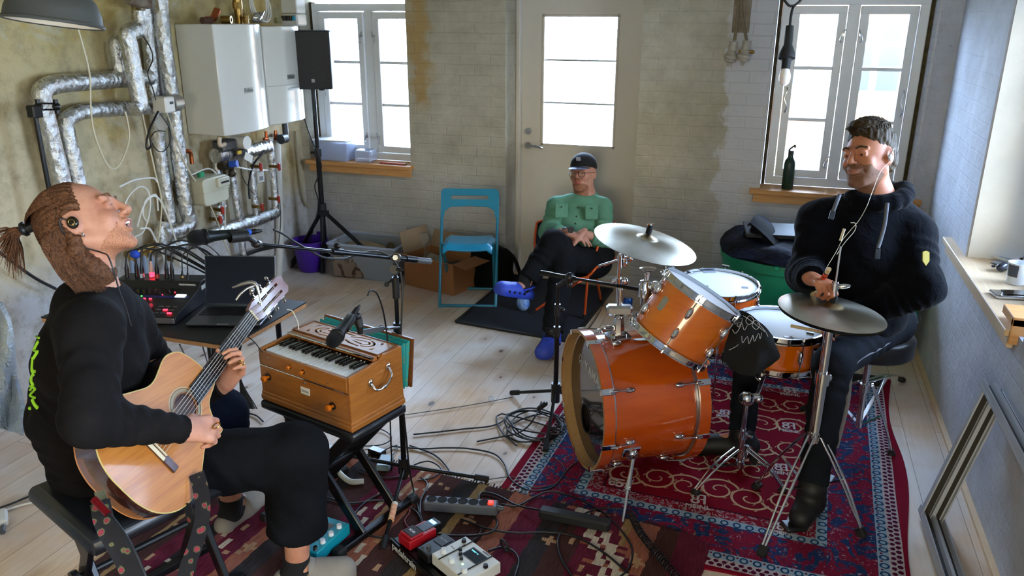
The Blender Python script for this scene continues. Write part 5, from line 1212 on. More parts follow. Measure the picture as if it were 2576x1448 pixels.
def rugmat():
 g=G('red_drum_rug_pile');q=g.xyz();X=g.math('ABSOLUTE',q.outputs['X']);Y=g.math('ABSOLUTE',q.outputs['Y'])
 dx=g.math('SUBTRACT',.80,X);dy=g.math('SUBTRACT',1.0,Y);d=g.math('MINIMUM',dx,dy)
 side=g.math('LESS_THAN',dx,dy);s=g.n('Mix',i_0=side,i_2=q.outputs['X'],i_3=q.outputs['Y']).outputs[0]
 navy,red,crim,lb,wh,mar='x1c2c4e','7c1628','7e1229','93aabb','b8acb0','520f30'
 base=g.ramp(g.math('DIVIDE',d,.5),[(0,crim),(.07,wh),(.17,lb),(.25,'1f3a66'),(.60,lb),(.68,'851a2c'),(.80,'15182c'),(.812,'7c0f25')],'CONSTANT')
 def band(a,b):return g.math('MULTIPLY',g.math('GREATER_THAN',d,a),g.math('LESS_THAN',d,b))
 def rep(p,off=0.0):return g.math('SUBTRACT',g.math('MULTIPLY',g.math('FRACT',g.math('ADD',g.math('DIVIDE',s,p),20.0+off)),p),p/2)
 def circ(dx_,d0,r0,r1,sy=1.0):
  y_=g.math('MULTIPLY',g.math('SUBTRACT',d,d0),sy);r=g.math('SQRT',g.math('ADD',g.math('MULTIPLY',dx_,dx_),g.math('MULTIPLY',y_,y_)))
  return g.math('MULTIPLY',g.math('GREATER_THAN',r,r0),g.math('LESS_THAN',r,r1))
 c=base
 for d0,off,rr_ in((.050,0,.010),(.070,.5,.009)):c=g.mix(circ(rep(.030,off),d0,0.0,rr_),c,mar)
 v=g.vor(75);c=g.mix(g.math('MULTIPLY',band(.036,.084),g.math('LESS_THAN',v.outputs['Distance'],.22)),c,'3e1836')
 for d0 in(.103,.318):c=g.mix(circ(rep(.048),d0,.009,.016,.9),c,'1d466f')
 c=g.mix(circ(rep(.048,.5),.112,0.0,.005),c,'6a1a36')
 n=g.noise(9,2,.5,dist=2.5);n2=g.noise(34,3,.6,dist=2.0);n3=g.noise(42,2,.5,co=g.co(1,loc=(3,5,1)),dist=2.2)
 wb=band(.125,.30)
 c=g.mix(g.math('MULTIPLY',wb,g.ramp(n,[(.46,0.0),(.50,1.0)])),c,'7e1c36')
 c=g.mix(g.math('MULTIPLY',wb,g.ramp(n2,[(.62,0.0),(.64,.8)])),c,'a49aa6')
 c=g.mix(g.math('MULTIPLY',wb,g.ramp(n3,[(.62,0.0),(.65,.9)])),c,'5a1838')
 gb=band(.342,.398);n4=g.noise(30,1,.5,dist=3.0)
 c=g.mix(g.math('MULTIPLY',gb,g.ramp(n4,[(.52,0.0),(.55,.85)])),c,'a09298')
 c=g.mix(g.ramp(g.noise(5,3),[(.3,.0),(.8,.25)]),c,(.02,.01,.02))
 g.set(col=c,rough=.95,spec=.05,normal=g.bump(g.noise(420,2),.5,.002));return fin('red_drum_rug_pile',g)
MATS['r']=None
def mkrug():
 cx,cy,an=-.147,3.50,R(-2.5)
 T=rz((cx,cy,0),an);b=MB(T);N1,N2=33,41;P=[]
 def zz(x,y):
  z=.0045
  e=max(0,(x-.45)/.35);fr_=max(0,(-y-.80)/.2)*min(1,max(0,(x-.25)*4))
  z+=.010*e*(.5+.5*math.sin(y*9+1))*(1 if abs(y)<.97 else .6)+.016*fr_*(.5+.5*math.sin(x*11+.5))
  return z
 for i in range(N2):
  row=[]
  for j in range(N1):
   x=-.8+1.6*j/(N1-1);y=-1+2*i/(N2-1)
   xe=x+(.02*math.sin(y*5+2)if j==N1-1 else 0);ye=y+(.02*math.sin(x*7)if i==0 else 0)
   row.append(V((xe,ye,zz(x,y))))
  P.append(row)
 b.grid(P,.007)
 b.m=1;random.seed(3)
 def scroll(cx_,cy_,s_,fl,rot):
  pts=[]
  for k in range(30):
   t_=k/29;a_=t_*2*PI*1.55;r_=s_*(.085*(1-t_)**.8+.010);pts.append(V((fl*r_*math.cos(a_+.4),r_*math.sin(a_+.4),0)))
  Mr=Matrix.Rotation(rot,3,'Z');pts=[Mr@p+V((cx_,cy_,.0085))for p in pts]
  b.tube(pts,lambda t_:.0052*(1-.6*t_)*s_+.0012,6,2,flat=.14,up=(1,0,0))
  for k in range(2,22,3):
   p=pts[k];d_=(pts[k+1]-pts[k-1]).normalized();n_=V((-d_.y,d_.x,0))*(-fl)
   q=[p,p+n_*.012*s_+d_*.004,p+n_*.020*s_+d_*.016*s_,p+d_*.010];b.tube([p,p+n_*.010*s_+d_*.006*s_,p+n_*.013*s_+d_*.018*s_],.0020*s_+.0005,5,2,flat=.2,up=(1,0,0))
 Ti=T.inverted()
 for i in range(3):
  for j in range(5):
   x=-.26+.26*i;y=-.46+.23*j
   for fl in(-1,1):scroll(x+fl*.066,y+.01*fl,.92,fl,(.0 if(i+j)%2 else PI))
 b.m=2
 for(px_,py_,s_,rot)in((1986,985,1,0),(1984,1075,1,0),(1756,1262,1,0),(1562,1215,1,1.45),(1965,1180,.9,0),(1822,1040,.8,0),(1970,1330,.8,0)):
  p=Ti@Z(px_,py_,.009);Tq=T@Matrix.Translation((p.x,p.y,.0095))@Matrix.Rotation(rot-an+R(4),4,'Z')@Matrix.Scale(s_,4)
  b.T=Tq;b.text('MEINL',.036,Matrix.Translation((0,-.035,0)),.0006,bold=.0008);b.T=Tq
  for(x,y,r_)in((-.012,.035,.017),(-.012,.005,.019)):b.lathe([(r_-.010,0),(r_,0),(r_,.0008),(r_-.010,.0008),(r_-.010,0)],Matrix.Translation((x,y,0)),24)
  b.box((.026,.022,.0004),(.010,.066,.0008));b.box((.012,.052,.0004),(.022,.008,.0008));b.box((.016,.021,.0004),(.016,.007,.0008))
 b.T=T
 o=obj('drum_rug',b,[rugmat(),mat('rug_tan_scroll','bb9a7a',.95),mat('rug_grey_logo','c4b8bd',.95)],loc=(cx,cy,0),ang=50,fixn=False)
 o.rotation_euler=(0,0,an)
 for v in o.data.vertices:v.co=(Matrix.Rotation(-an,3,'Z')@v.co)
 tag(o,'crimson patterned drum rug with blue floral border under the drum kit','rug')
mkrug()
b=MB();a=Z(2100,962)+V((0,0,.034));e=Z(2222,975)+V((0,0,.034))
b.cyl(a-(e-a)*2.0,e,.031,n=24);o=obj('rolled_edge',b,mat('rug_backing','1d1d20',.95));tag(o,'dark rolled mat lying behind the drum rug','mat')
def kilim():
 P0=Z(-0,0)if False else None
 o0=V((-1.19,1.80,0));an=R(-4.2);W_,L_=2.06,1.92;T=rz(o0,an)
 cols=['3b2523','511c2a','7d4c3c','7c6342','2c2829','a49888','6a3a3c','452f2a','8f6f55']
 ms=[mat('kilim_wool_%d'%i if False else 'kilim_wool','ffffff')if False else None for i in range(0)]
 mm=[]
 for i,c_ in enumerate(cols):
  g=G('kilim_wool.%03d'%i if i else 'kilim_wool');n=g.noise(1.0,4,.75,co=g.co((300,14,1)));n2=g.noise(3,3)
  c0=srgb(c_);g.set(col=g.mix(g.ramp(n,[(.3,0.0),(.7,1.0)]),tuple(x*.6 for x in c0),tuple(min(1,x*2.1)for x in c0)),rough=.97,spec=.05,normal=g.bump(n,.6,.003));mm.append(g.m)
 b=MB(T);nx,ny=103,96;dx=W_/nx;dy=L_/ny;rnd=random.Random(4)
 stripes=[0,3,0,1,4,6,1,2,4,0,1,8,2,0,4,3,0,2,1,4,0,1,3,2,0,1];wd_=[4,1,3,4,3,2,5,3,4,5,6,1,4,5,4,2,6,4,5,4,5,6,2,5,4,6]
 lab_=[]
 for s_,w_ in zip(stripes,wd_):lab_+=[s_]*w_
 lab_=(lab_+[0]*nx)[:nx]
 def cell(i,j):
  c=lab_[i]
  for(xc,amp,per,th,col)in((14,4,24,0,5),(40,4,26,0,5),(82,6,40,2,5)):
   ph=(j+xc)%per;tri=abs(ph-per/2)/(per/2);st=round((tri*amp*2-amp)/2)*2;k=i-xc-st
   if abs(k)<=th and(j//2+i)%9!=0:c=col
   elif abs(k)<=th+2 and th:c=1 if j%5 else 2
   if abs(k)==th+4 and j%7<2:c=8
  if(i%17==6)and(j%24)in(10,11,12):c=8
  if(i%17 in(5,7))and(j%24)==11:c=8
  return c
 import itertools
 vid={}
 vs=[]
 def vv_(i,j):
  if(i,j)not in vid:vid[(i,j)]=len(vs);x=-W_/2+i*dx;y=-L_/2+j*dy;z=.013+.003*math.sin(x*7)*math.sin(y*5+1);vs.append(T@V((x+(rnd.random()-.5)*dx*.35,y+(rnd.random()-.5)*dy*.2,z)))
  return vid[(i,j)]
 for i in range(nx):
  for j in range(ny):
   if i>nx-4 and j>ny-4 and(i-(nx-4))**2+(j-(ny-4))**2>10:continue
   b.f.append([vv_(i,j),vv_(i+1,j),vv_(i+1,j+1),vv_(i,j+1)]);b.mi.append(cell(i,j))
 b.v=vs;bT=b.T;b.T=T;b.m=0
 b.box((0,0,.007),(W_-.05,L_-.05,.006))
 for k in range(150):
  x=-W_/2+.01+(W_-.08)*k/149;y=L_/2-.01;b.m=rnd.choice((0,4,7,3));l_=.02+.02*rnd.random();b.box((x+.004*rnd.random(),y+l_/2,.010),(.006,l_,.002),Matrix.Rotation((rnd.random()-.5)*.6,3,'Z'))
 o=obj('kilim_rug',b,mm,loc=o0,ang=0,fixn=False);tag(o,'brown and maroon woven kilim with stepped white motifs under the guitarist','rug')
kilim()
M_teak=woodmat('teak_veneer','a4692f','87511f',(2.5,2.5,26),.35,coat=.25,rings=.35)
M_teakd=woodmat('dark_teak','7c4a20','5d3413',(2.5,26,26),.35,coat=.25)
M_ply=woodmat('pale_ply','b98e62','9c7248',(3,26,26),.45,rings=.2)
HA=V((-1.795,2.325,.5));HT=rz(HA,math.atan2(-.262,.965));HW,HD,HH=.475,.275,.225
t=thing('harmonium','teak hand harmonium with turquoise bellows on the black bench','harmonium',HA+V((.2,.1,0)))
def hp(mb_,nm,m_,**k):return obj(nm,mb_,m_,t,**k)
b=MB(HT);b.box((HW/2,HD/2,.012),(HW+.012,HD+.012,.024),ch=.004);b.box((HW/2,HD/2,.030),(HW+.006,HD+.006,.014),ch=.003);hp(b,'base_plinth',M_teak)
b=MB(HT)
def yz(poly,x0,x1):
 Tm_=Matrix(((0,0,1,0),(1,0,0,0),(0,1,0,0),(0,0,0,1)));o_=b.T;b.T=HT@Tm_;b.prism(poly,x0,x1);b.T=o_
cheek=[(0,.036),(HD,.036),(HD,.238),(.175,.238),(.155,.222),(.12,.222),(.10,.218),(.0,.212)]
for x0 in(0,HW-.012):
 b=MB(HT);yz(cheek,x0,x0+.012);ck=hp(b,'cheek',M_teak,bev=.0015)
b=MB(HT);b.box((HW/2,.006,.092),(HW-.024,.010,.110));hp(b,'front_panel',M_teak)
b=MB(HT);b.box((HW/2,.004,.178),(HW-.024,.012,.056),ch=.002);hp(b,'upper_front_rail',M_teak)
b=MB(HT);b.box((HW/2,HD-.006,.13),(HW-.024,.01,.19));b.box((HW/2,HD/2,.10),(HW-.03,HD-.02,.10));hp(b,'inner_case',M_teakd)
b=MB(HT);b.cyl((.006,-.002,.148),(HW-.006,-.002,.148),.0028,n=8);hp(b,'piano_hinge',M_chrome)
b=MB(HT);b.box((HW/2,.07,.190),(HW-.05,.125,.018));hp(b,'keybed',mat('key_side','9fa2a6',.4))
nw=24;kx0,kx1=.026,HW-.026;kw=(kx1-kx0)/nw;M_ivory=mat('white_keys','d3d6da',.25,coat=.3)
for k in range(nw):
 b=MB(HT);b.box((kx0+kw*(k+.5),.072,.203),(kw-.0012,.118,.010),ch=.001);hp(b,'white_key',M_ivory)
for k in range(nw-1):
 if(k%7)in(0,1,3,4,5):
  b=MB(HT);b.box((kx0+kw*(k+1),.098,.214),(.0092,.066,.014),ch=.0025);hp(b,'black_key',mat('black_keys','0b0b0d',.15,coat=.5))
b=MB(HT);b.cyl((.014,.136,.232),(HW-.014,.136,.232),.005,n=10);hp(b,'key_rail',M_chrome)
b=MB(HT);b.box((HW/2,.150,.226),(HW-.026,.022,.020),ch=.004);hp(b,'top_moulding',M_teak)
def fret():
 x0,x1,y0,y1=.012,HW-.012,.162,HD;cx,cy=HW/2,(y0+y1)/2
 bm=bmesh.new()
 def loop(pts):
  vs=[bm.verts.new((x,y,0))for x,y in pts]
  for j in range(len(vs)):bm.edges.new((vs[j],vs[(j+1)%len(vs)]))
 loop([(x0,y0),(x1,y0),(x1,y1),(x0,y1)])
 def arc(cx_,cy_,r0,r1,a0,a1,n=12):return[(cx_+r1*1.55*math.cos(a0+(a1-a0)*i/n),cy_+r1*math.sin(a0+(a1-a0)*i/n))for i in range(n+1)]+[(cx_+r0*1.55*math.cos(a1-(a1-a0)*i/n),cy_+r0*math.sin(a1-(a1-a0)*i/n))for i in range(n+1)]
 for s_ in(-1,1):
  ex=cx+s_*.105
  a0=PI/2 if s_<0 else-PI/2
  for r0,r1 in((.0245,.0315),(.0115,.0175)):loop(arc(ex,cy,r0,r1,a0+.12,a0+PI-.12))
  for sy in(-1,1):loop([(ex+s_*.052,cy+sy*.036),(ex+s_*.068,cy+sy*.036),(ex+s_*.068,cy+sy*.012)])
  for sy in(-1,1):
   loop([(ex-s_*.0,cy+sy*.0315),(ex-s_*.045,cy+sy*.026),(ex-s_*.085,cy+sy*.012),(ex-s_*.088,cy+sy*.020),(ex-s_*.05,cy+sy*.034),(ex-s_*.0,cy+sy*.038)])
   loop([(ex-s_*.002,cy+sy*.0175),(ex-s_*.04,cy+sy*.012),(ex-s_*.065,cy+sy*.004),(ex-s_*.045,cy+sy*.004),(ex-s_*.002,cy+sy*.0105)])
 for sy in(-1,1):loop([(cx-.03,cy+sy*.036),(cx+.03,cy+sy*.036),(cx+.02,cy+sy*.027),(cx-.02,cy+sy*.027)])
 bmesh.ops.triangle_fill(bm,edges=bm.edges[:],use_beauty=True,normal=(0,0,1));bm.verts.index_update()
 r_=([v.co.copy()for v in bm.verts],[[v.index for v in f.verts]for f in bm.faces]);bm.free();return r_
v_,f_=fret();hp(plate(v_,f_,.007,HT@Matrix.Translation((0,0,.2345))),'fretwork_top',M_ply,ang=25)
b=MB(HT)
for(x,y,dx_,dy_)in((HW/2,.163,HW-.024,.006),(HW/2,HD-.003,HW-.024,.006),(.016,.22,.008,.11),(HW-.016,.22,.008,.11)):b.box((x,y,.2375),(dx_,dy_,.006),ch=.0015)
hp(b,'top_frame',M_teakd)
for(x,z,r_,L_,nm)in((.045,.105,.013,.03,'stop_knob'),(.385,.080,.013,.03,'stop_knob'),(.175,.180,.008,.016,'small_knob'),(.245,.178,.008,.016,'small_knob')):
 b=MB();Tk=HT@Matrix.Translation((x,0,z))@Matrix.Rotation(PI/2,4,'X');b.lathe([(0,-.002),(r_*.45,-.002),(r_*.4,L_*.3),(r_*.7,L_*.45),(r_,L_*.75),(r_*.8,L_),(0,L_*1.05)],Tk,18);kn=hp(b,nm,mat('orange_lacquer_knob','c8690c',.2,coat=.6),ang=60)
 b=MB();b.lathe([(r_*.6,.0005),(r_*1.15,.0005),(r_*1.15,.002),(r_*.6,.002),(r_*.6,.0005)],Tk,18);obj('knob_ring',b,M_black,kn)
b=MB(HT);b.box((.245,-.0006,.100),(.045,.002,.028));hp(b,'name_label',M_wpl)
b=MB();b.text('Simon',.015,HT@Matrix.Translation((.245,-.0018,.100))@Matrix.Rotation(PI/2,4,'X')@Matrix.Rotation(.0,4,'Z'),.0003);hp(b,'label_writing',M_black)
for x,z in((.055,.187),(.37,.165),(.245,.132),(.44,.142)):b=MB(HT);b.ell((x,-.001,z),(.004,.002,.004),n=8,m_=5);hp(b,'screw',M_steel)
for s_ in(1,-1):
 xx=HW+.001 if s_>0 else-.001;b=MB(HT);y0,y1,z0=.105,.185,.165
 for y_,zz_ in((.10,.155),(.195,.185)):b.ell((xx+s_*.003,y_,zz_),(.004,.011,.016),n=10,m_=6);b.ell((xx+s_*.006,y_,zz_+.008),(.006,.006,.008),n=8,m_=5)
 b.tube([(xx+s_*.006,.10,.152),(xx+s_*.024,.105,.132),(xx+s_*.028,.135,.128),(xx+s_*.028,.165,.138),(xx+s_*.022,.19,.160),(xx+s_*.006,.195,.182)],.0045,8);b.ell((xx+s_*.028,.145,.131),(.007,.014,.008),n=8,m_=6);hp(b,'carry_handle',M_chrome,ang=60)
g=G('turquoise_brocade');vv2=g.vor(60);g.set(col=g.mix(g.ramp(vv2.outputs['Distance'],[(.18,1.0),(.24,0.0)]),'0f8f92','8b7d3a'),rough=.6);fin('turquoise_brocade',g)
b=MB(HT);yb=[HD+.004,HD+.018,HD+.006,HD+.030,HD+.014,HD+.042]
for i in range(5):
 y0,y1=yb[i],yb[i+1];k0=.012 if i%2 else 0;k1=0 if i%2 else .012
 y0=HD+.004+i*.008;y1=y0+.008;o0=.0 if i%2==0 else .014;o1=.014 if i%2==0 else 0
 b.rings([[V((HW/2+sx*(HW/2-.01-o_),y_+(z_-.05)*.16*(i+q)/5,z_-(o_ if z_>.1 else-o_)))for sx,z_ in((-1,.05),(1,.05),(1,.236),(-1,.236))]for q,(y_,o_)in enumerate(((y0,o0),(y1,o1)))])
hp(b,'bellows',MATS['turquoise_brocade'],ang=10)
b=MB(HT);z_=.05;b.mesh([(0,HD+.044,z_),(HW,HD+.044,z_),(HW,HD+.066,.243),(0,HD+.066,.243),(0,HD+.052,z_),(HW,HD+.052,z_),(HW,HD+.074,.243),(0,HD+.074,.243)],[[0,1,2,3],[7,6,5,4],[0,4,5,1],[1,5,6,2],[2,6,7,3],[3,7,4,0]]);hp(b,'bellows_board',M_teakd)
t=thing('keyboard_bench','black folding bench with crossed legs carrying the harmonium','bench',HT@V((.24,.13,-.5)))
b=MB(HT);b.box((HW/2+.0,.135,-.022),(.50,.30,.042),ch=.012);obj('bench_pad',b,M_vin,t,bev=.006)
for y_,s_ in((.04,1),(.23,1)):
 for sx in(-1,1):
  b=MB(HT);b.bar((HW/2-sx*.19,y_+.012*sx,-.045),(HW/2+sx*.20,y_+.012*sx,-.472),.045,.018,up=(0,1,0),ch=.003);obj('bench_leg',b,M_blackm,t)
for sx in(-1,1):
 b=MB(HT);b.bar((HW/2+sx*.20,-.06,-.475),(HW/2+sx*.20,.33,-.475),.03,.03,ch=.004);fb=obj('foot_bar',b,M_blackm,t)
 for y_ in(-.07,.34):b=MB(HT);b.box((HW/2+sx*.20,y_,-.478),(.042,.05,.04),ch=.008);obj('rubber_cap',b,M_rubber,fb)
b=MB(HT);b.cyl((HW/2,-.0,-.258),(HW/2,.27,-.258),.012);b.cyl((HW/2,-.0,-.258),(HW/2,-.012,-.258),.028,n=16);obj('lock_knob',b,M_black,t)
ms=Z(1019,1228);ms.z=0
def v6(z):return V((ms.x,ms.y,z))
t=thing('microphone_stand','tall black tripod microphone stand beside the harmonium','stand',ms)
pj=UP(1020,1228,985,662)
b=MB();b.cyl(v6(.10),v6(.52),.0115,n=16);b.cyl(v6(.50),v6(.95),.0085,n=16);obj('pole',b,M_blackm,t)
b=MB();b.cyl(v6(.49),v6(.56),.016,n=16);b.box(v6(.50)+CR*.02,(.03,.014,.014));obj('height_clutch',b,M_black,t);obj('upper_sleeve',MB().cyl(v6(.86),v6(.945),.014,n=16),M_black,t)
b=MB();b.cyl(v6(.08),v6(.15),.026,.022,n=10);b.cyl(v6(.05),v6(.09),.014,.026,n=10);obj('leg_hub',b,M_black,t)
trileg(t,ms,.11,[Z(965,1384)+V((0,0,.015)),Z(1222,1211)+V((0,0,.015)),Z(862,1150)+V((0,0,.015))],.0085,.013)
bj=pj+V((0,0,.0));be=D(1082,657,3.20);bt=D(652,614,2.62)
b=MB();b.cyl(be,be.lerp(bt,.12),.0125,n=14);bc2=obj('counter_grip',b,M_grey,t)
b=MB();b.cyl(be.lerp(bt,.11),be.lerp(bt,.58),.0095,n=14);b.cyl(be.lerp(bt,.57),bt,.0062,n=12);b.cyl(be.lerp(bt,.10),be.lerp(bt,.17),.014,n=14);b.cyl(be.lerp(bt,.56),be.lerp(bt,.62),.0125,n=14);b.ell(be.lerp(bt,.585)+V((-.005,0,.022)),(.014,.008,.012),n=8,m_=6);obj('boom',b,M_blackm,t)
jn=be.lerp(bt,.23)
b=MB();b.cyl(jn-CW*.02,jn+CW*.02,.018,n=14);b.bar(jn,v6(.95),.022,.02,up=CR,ch=.006);b.cyl(v6(.975)-CW*.03,v6(.975)+CW*.02,.017,n=16);b.tube([v6(.96)+CR*.0,v6(.945)+CR*.0,v6(.92)-CR*.03-CW*.01],.005,6,sp=False);b.ell(v6(.915)-CR*.033-CW*.01,.010,n=8,m_=6);b.ell(v6(.975)-CW*.03+CR*.022,(.018,.008,.008),n=8,m_=6);obj('boom_joint',b,M_black,t)
b=MB();b.cyl(jn-CW*.034,jn-CW*.02,.011,n=6);obj('joint_bolt',b,M_steel,t)
mc=D(647,613,2.60)
b=MB();b.cyl(mc,bt,.012,n=14);b.ell(mc-CR*.004,(.018,.013,.014),n=10,m_=8);b.bar(mc+V((0,0,.0)),D(612,588,2.55),.02,.018,ch=.006);obj('mic_clip',b,M_black,t)
def mic(name,label,tip,tail,grp,L=.185,plug=True,sleeve=None):
 tip=V(tip);tail=V(tail);d=(tail-tip).normalized();t=thing(name,label,'microphone',tip,grp);T=frame(tip,d)
 g=MATS.get('mic_mesh')
 if g is None:
  gg=G('mic_mesh');v=gg.vor(900);gg.set(col='101113',metal=.6,rough=.4,normal=gg.bump(v.outputs['Distance'],1.0,.002));g=fin('mic_mesh',gg)
 obj('mic_grille',MB().lathe([(0,0),(.011,.002),(.020,.010),(.0245,.022),(.025,.036),(.0235,.050)],T,32),g,t,ang=60)
 obj('grille_ring',MB().lathe([(.0235,.048),(.0258,.050),(.0258,.056),(.0235,.058)],T,32),M_blackm,t)
 obj('mic_body',MB().lathe([(.0235,.056),(.022,.066),(.0175,.085),(.0150,.13),(.0125,L-.004),(.011,L),(0,L)],T,32),mat('mic_green_black','141a19',.38,.5),t)
 if plug:
  b=MB();b.cyl(tip+d*(L-.004),tip+d*(L+.042),.0095,n=16);b.cyl(tip+d*(L+.04),tip+d*(L+.065),.0085,.0045,n=14);p_=obj('cable_plug',b,M_blackm,t)
  if sleeve:obj('plug_ring',MB().cyl(tip+d*(L+.006),tip+d*(L+.024),.0102,n=16),sleeve,p_)
 return t,d
t1,d1=mic('microphone','vocal microphone with blue plug ring pointing at the singer\'s mouth',D(472,600,2.44),D(640,582,2.60),'handheld style microphones',sleeve=M_blue)
p=D(585,596,2.535);b=MB();b.lathe([(.017,-.03),(.019,-.03),(.0185,.03),(.0165,.03),(.017,-.03)],frame(p+d1*.02,d1),20);obj('mic_holder',b,M_black,t)
t2_,d2=mic('microphone','microphone with round ball head hanging over the harmonium top',D(830,868,2.56),D(922,745,2.80),'handheld style microphones',.17)
t=thing('microphone_mount','flat steel side arm clamped to the microphone stand','clamp',v6(.64))
q0=UP(1020,1228,1000,822);zq=q0.z;c0=v6(zq)
b=MB();b.cyl(c0-V((0,0,.018)),c0+V((0,0,.018)),.017,n=14);e1=D(966,826,2.95);b.bar(c0,e1,.032,.008,ch=.003);b.ell(e1-CR*.01,(.013,.012,.013),n=10,m_=6);obj('clamp_block',b,M_black,t)
e2=D(905,836,2.78);b=MB();b.bar(e1,e2,.018,.003,up=CR);obj('flat_arm',b,M_steel,t)
e3=D(905,810,2.76);b=MB();b.cyl(D(906,838,2.77),D(905,820,2.76),.009,.013,n=12);b.cyl(D(905,820,2.76),D(900,800,2.75),.014,n=12);b.ell(D(899,795,2.75),.014,n=10,m_=8);m2=D(862,822,2.645);b.bar(D(899,795,2.75),m2.lerp(D(830,868,2.56),-.6),.015,.018,ch=.005);obj('mic_clip',b,M_black,t)
p=D(874,812,2.68);b=MB();b.lathe([(.0175,-.03),(.020,-.03),(.0185,.03),(.016,.03),(.0175,-.03)],frame(p,d2),20);obj('mic_holder',b,M_black,t)
def cable(pts,r,label,m_=None,z=.007,grp='black cables on the floor',k=8,name='floor_cable',close=False):
 P=[]
 for p in pts:P.append(V(p)if isinstance(p,Vector)else(Z(p[0],p[1],p[2])if len(p)>2 else Z(p[0],p[1],z)))
 return tag(obj(name,MB().tube(P,r,7,k,close),m_ or M_cab,ang=70),label,'cable',grp)
M_cab=mat('black_cable','0d0e12',.45)
t_=D(640,582,2.60)+d1*.08
cable([D(688,577,2.64),D(712,588,2.68),D(745,610,2.72),D(775,627,2.78),D(815,647,2.83),D(868,650,2.9),D(905,638,2.97),D(945,632,3.0),D(980,645,3.03),D(1005,680,3.06),D(1012,730,3.08),D(1010,800,3.10),D(1006,900,3.14),D(1012,1000,3.20),D(1022,1100,3.26),D(1030,1180,3.3),Z(1040,1230,.02),Z(1055,1290,.02)],.0038,'black microphone cable looping along the boom and down the stand',grp='microphone cables')
cable([D(925,742,2.80),D(933,730,2.83),D(948,738,2.86),D(962,775,2.92),D(972,830,3.0),D(978,900,3.04),D(980,1000,3.08),D(983,1100,3.2),Z(985,1180,.02),Z(975,1240,.015)],.0032,'thin cable from the lower microphone hanging beside the stand',grp='microphone cables')
TZ=.65
t=thing('mixer_table','small black topped table with pale wood edge','table',(-2.45,2.75,0))
f0,f1=Z(370,846,TZ),Z(598,858,TZ);yf=(f0.y+f1.y)/2;x1=f1.x
b=MB();b.box(((x1-3.0)/2,yf+.27,TZ-.004),(x1+3.0,.55,.006));obj('table_top',b,mat('black_laminate','08090b',.5),t)
b=MB();b.box(((x1-3.0)/2,yf+.27,TZ-.017),(x1+3.0,.55,.02),ch=.003);obj('table_board',b,woodmat('birch_edge','c08a58','a8713f',(2,20,20),.5),t)
for x in(-2.9,x1-.12):
 for y in(yf+.05,yf+.48):
  b=MB();b.cyl((x,y,.0),(x+.0,y,TZ-.027),.013,n=12);b.cyl((x,y,.0),(x,y,.03),.017,n=12);obj('table_leg',b,M_blackm,t)
b=MB();pp=Z(492,870,.5);b.cyl((pp.x,pp.y+.1,.35),(pp.x,pp.y+.1,TZ-.03),.02,n=14);b.box((pp.x+.03,pp.y+.08,.55),(.05,.04,.06),ch=.01);obj('table_bracket',b,M_blackm,t)
mx=Z(443,815,TZ);MT=rz(mx,R(14));MWd=.40;MDp=.36
t=thing('mixing_console','black audio mixer with small lit buttons on the table','mixer',mx+V((-.15,.15,0)))
M_mix=mat('mixer_black','131417',.42);
def xz(poly,x0,x1,T,m_,nm,par,**k):
 b=MB(T@Matrix(((0,0,1,0),(1,0,0,0),(0,1,0,0),(0,0,0,1))));b.prism(poly,x0,x1);return obj(nm,b,m_,par,**k)
xz([(0,0),(MDp,0),(MDp,.105),(.26,.105),(.235,.078),(0,.030)],-MWd,0,MT,M_mix,'mixer_body',t,bev=.003)
b=MB(MT);b.box((-MWd/2,-.002,.014),(MWd-.01,.008,.024),ch=.002);obj('front_strip',b,mat('mixer_lip','77706e',.4,.3),t)
sl=math.atan2(.048,.235);ST=MT@Matrix.Translation((0,0,.0305))@Matrix.Rotation(sl,4,'X')
def on(x,y,sz,m_,nm,h=.004,par=None):
 b=MB(ST);b.box((x,y,h/2),(sz[0],sz[1],h),ch=min(sz[0],sz[1],h)*.25);return obj(nm,b,m_,par or t)
b=MB(ST);b.box((-.2,.165,.0004),(.37,.018,.0008));obj('blue_stripe',b,mat('mixer_blue','1f2566',.5),t)
E_r=emis('led_red','ff2238',2.2);E_g=emis('led_green','38ff30',2.2);E_b=emis('lcd_white','d8f4ff',2.0);E_y=emis('led_lime','b8e020',1.6)
for k in range(8):
 x=-.375+.028*k;on(x,.142,(.013,.006),E_r,'mute_button')
 if k<6:on(x+.005,.163,(.006,.005),E_g if k else E_r,'select_led')
 b=MB(ST);b.cyl((x+.004,.195,0),(x+.004,.195,.020),.0085,.0075,n=12);obj('gain_knob',b,M_black,t)
for k,c_ in enumerate((M_grey,M_grey,M_grey,mat('fader_blue','2f36b0',.4),mat('fader_red','c02030',.4))):
 x=-.31+.042*k
 b=MB(ST);b.box((x,.055,.0002),(.003,.085,.0006));obj('fader_slot',b,M_black,t)
 b=MB(ST);b.box((x,.075-.006*(k%3),.011),(.020,.026,.020),ch=.006);obj('fader_cap',b,c_,t)
for k,(x,y)in enumerate(((-.275,.035),(-.262,.03),(-.255,.042),(-.14,.035),(-.13,.03),(-.2,.028))):on(x,y,(.004,.004),E_y,'level_led',.002)
for i in range(3):
 for j in range(3):on(-.10+.03*i,.03+.026*j,(.020,.009),M_grey if(i,j)not in((1,1),(2,0))else E_r,'scene_button')
on(-.055,.175,(.045,.022),E_b,'display',.003)
for x,y in((-.165,.20),(-.15,.178),(-.12,.203)):b=MB(ST);b.cyl((x,y,0),(x,y,.016),.008,.007,n=12);obj('encoder',b,M_black,t)
for x,y in((-.172,.21),(-.142,.18),(-.095,.205)):on(x,y,(.005,.005),E_r,'encoder_led',.003)
b=MB(MT);b.box((-.055,.245,.0925),(.075,.003,.020),Matrix.Rotation(.8,3,'X'));obj('tape_label',b,M_wpl,t)
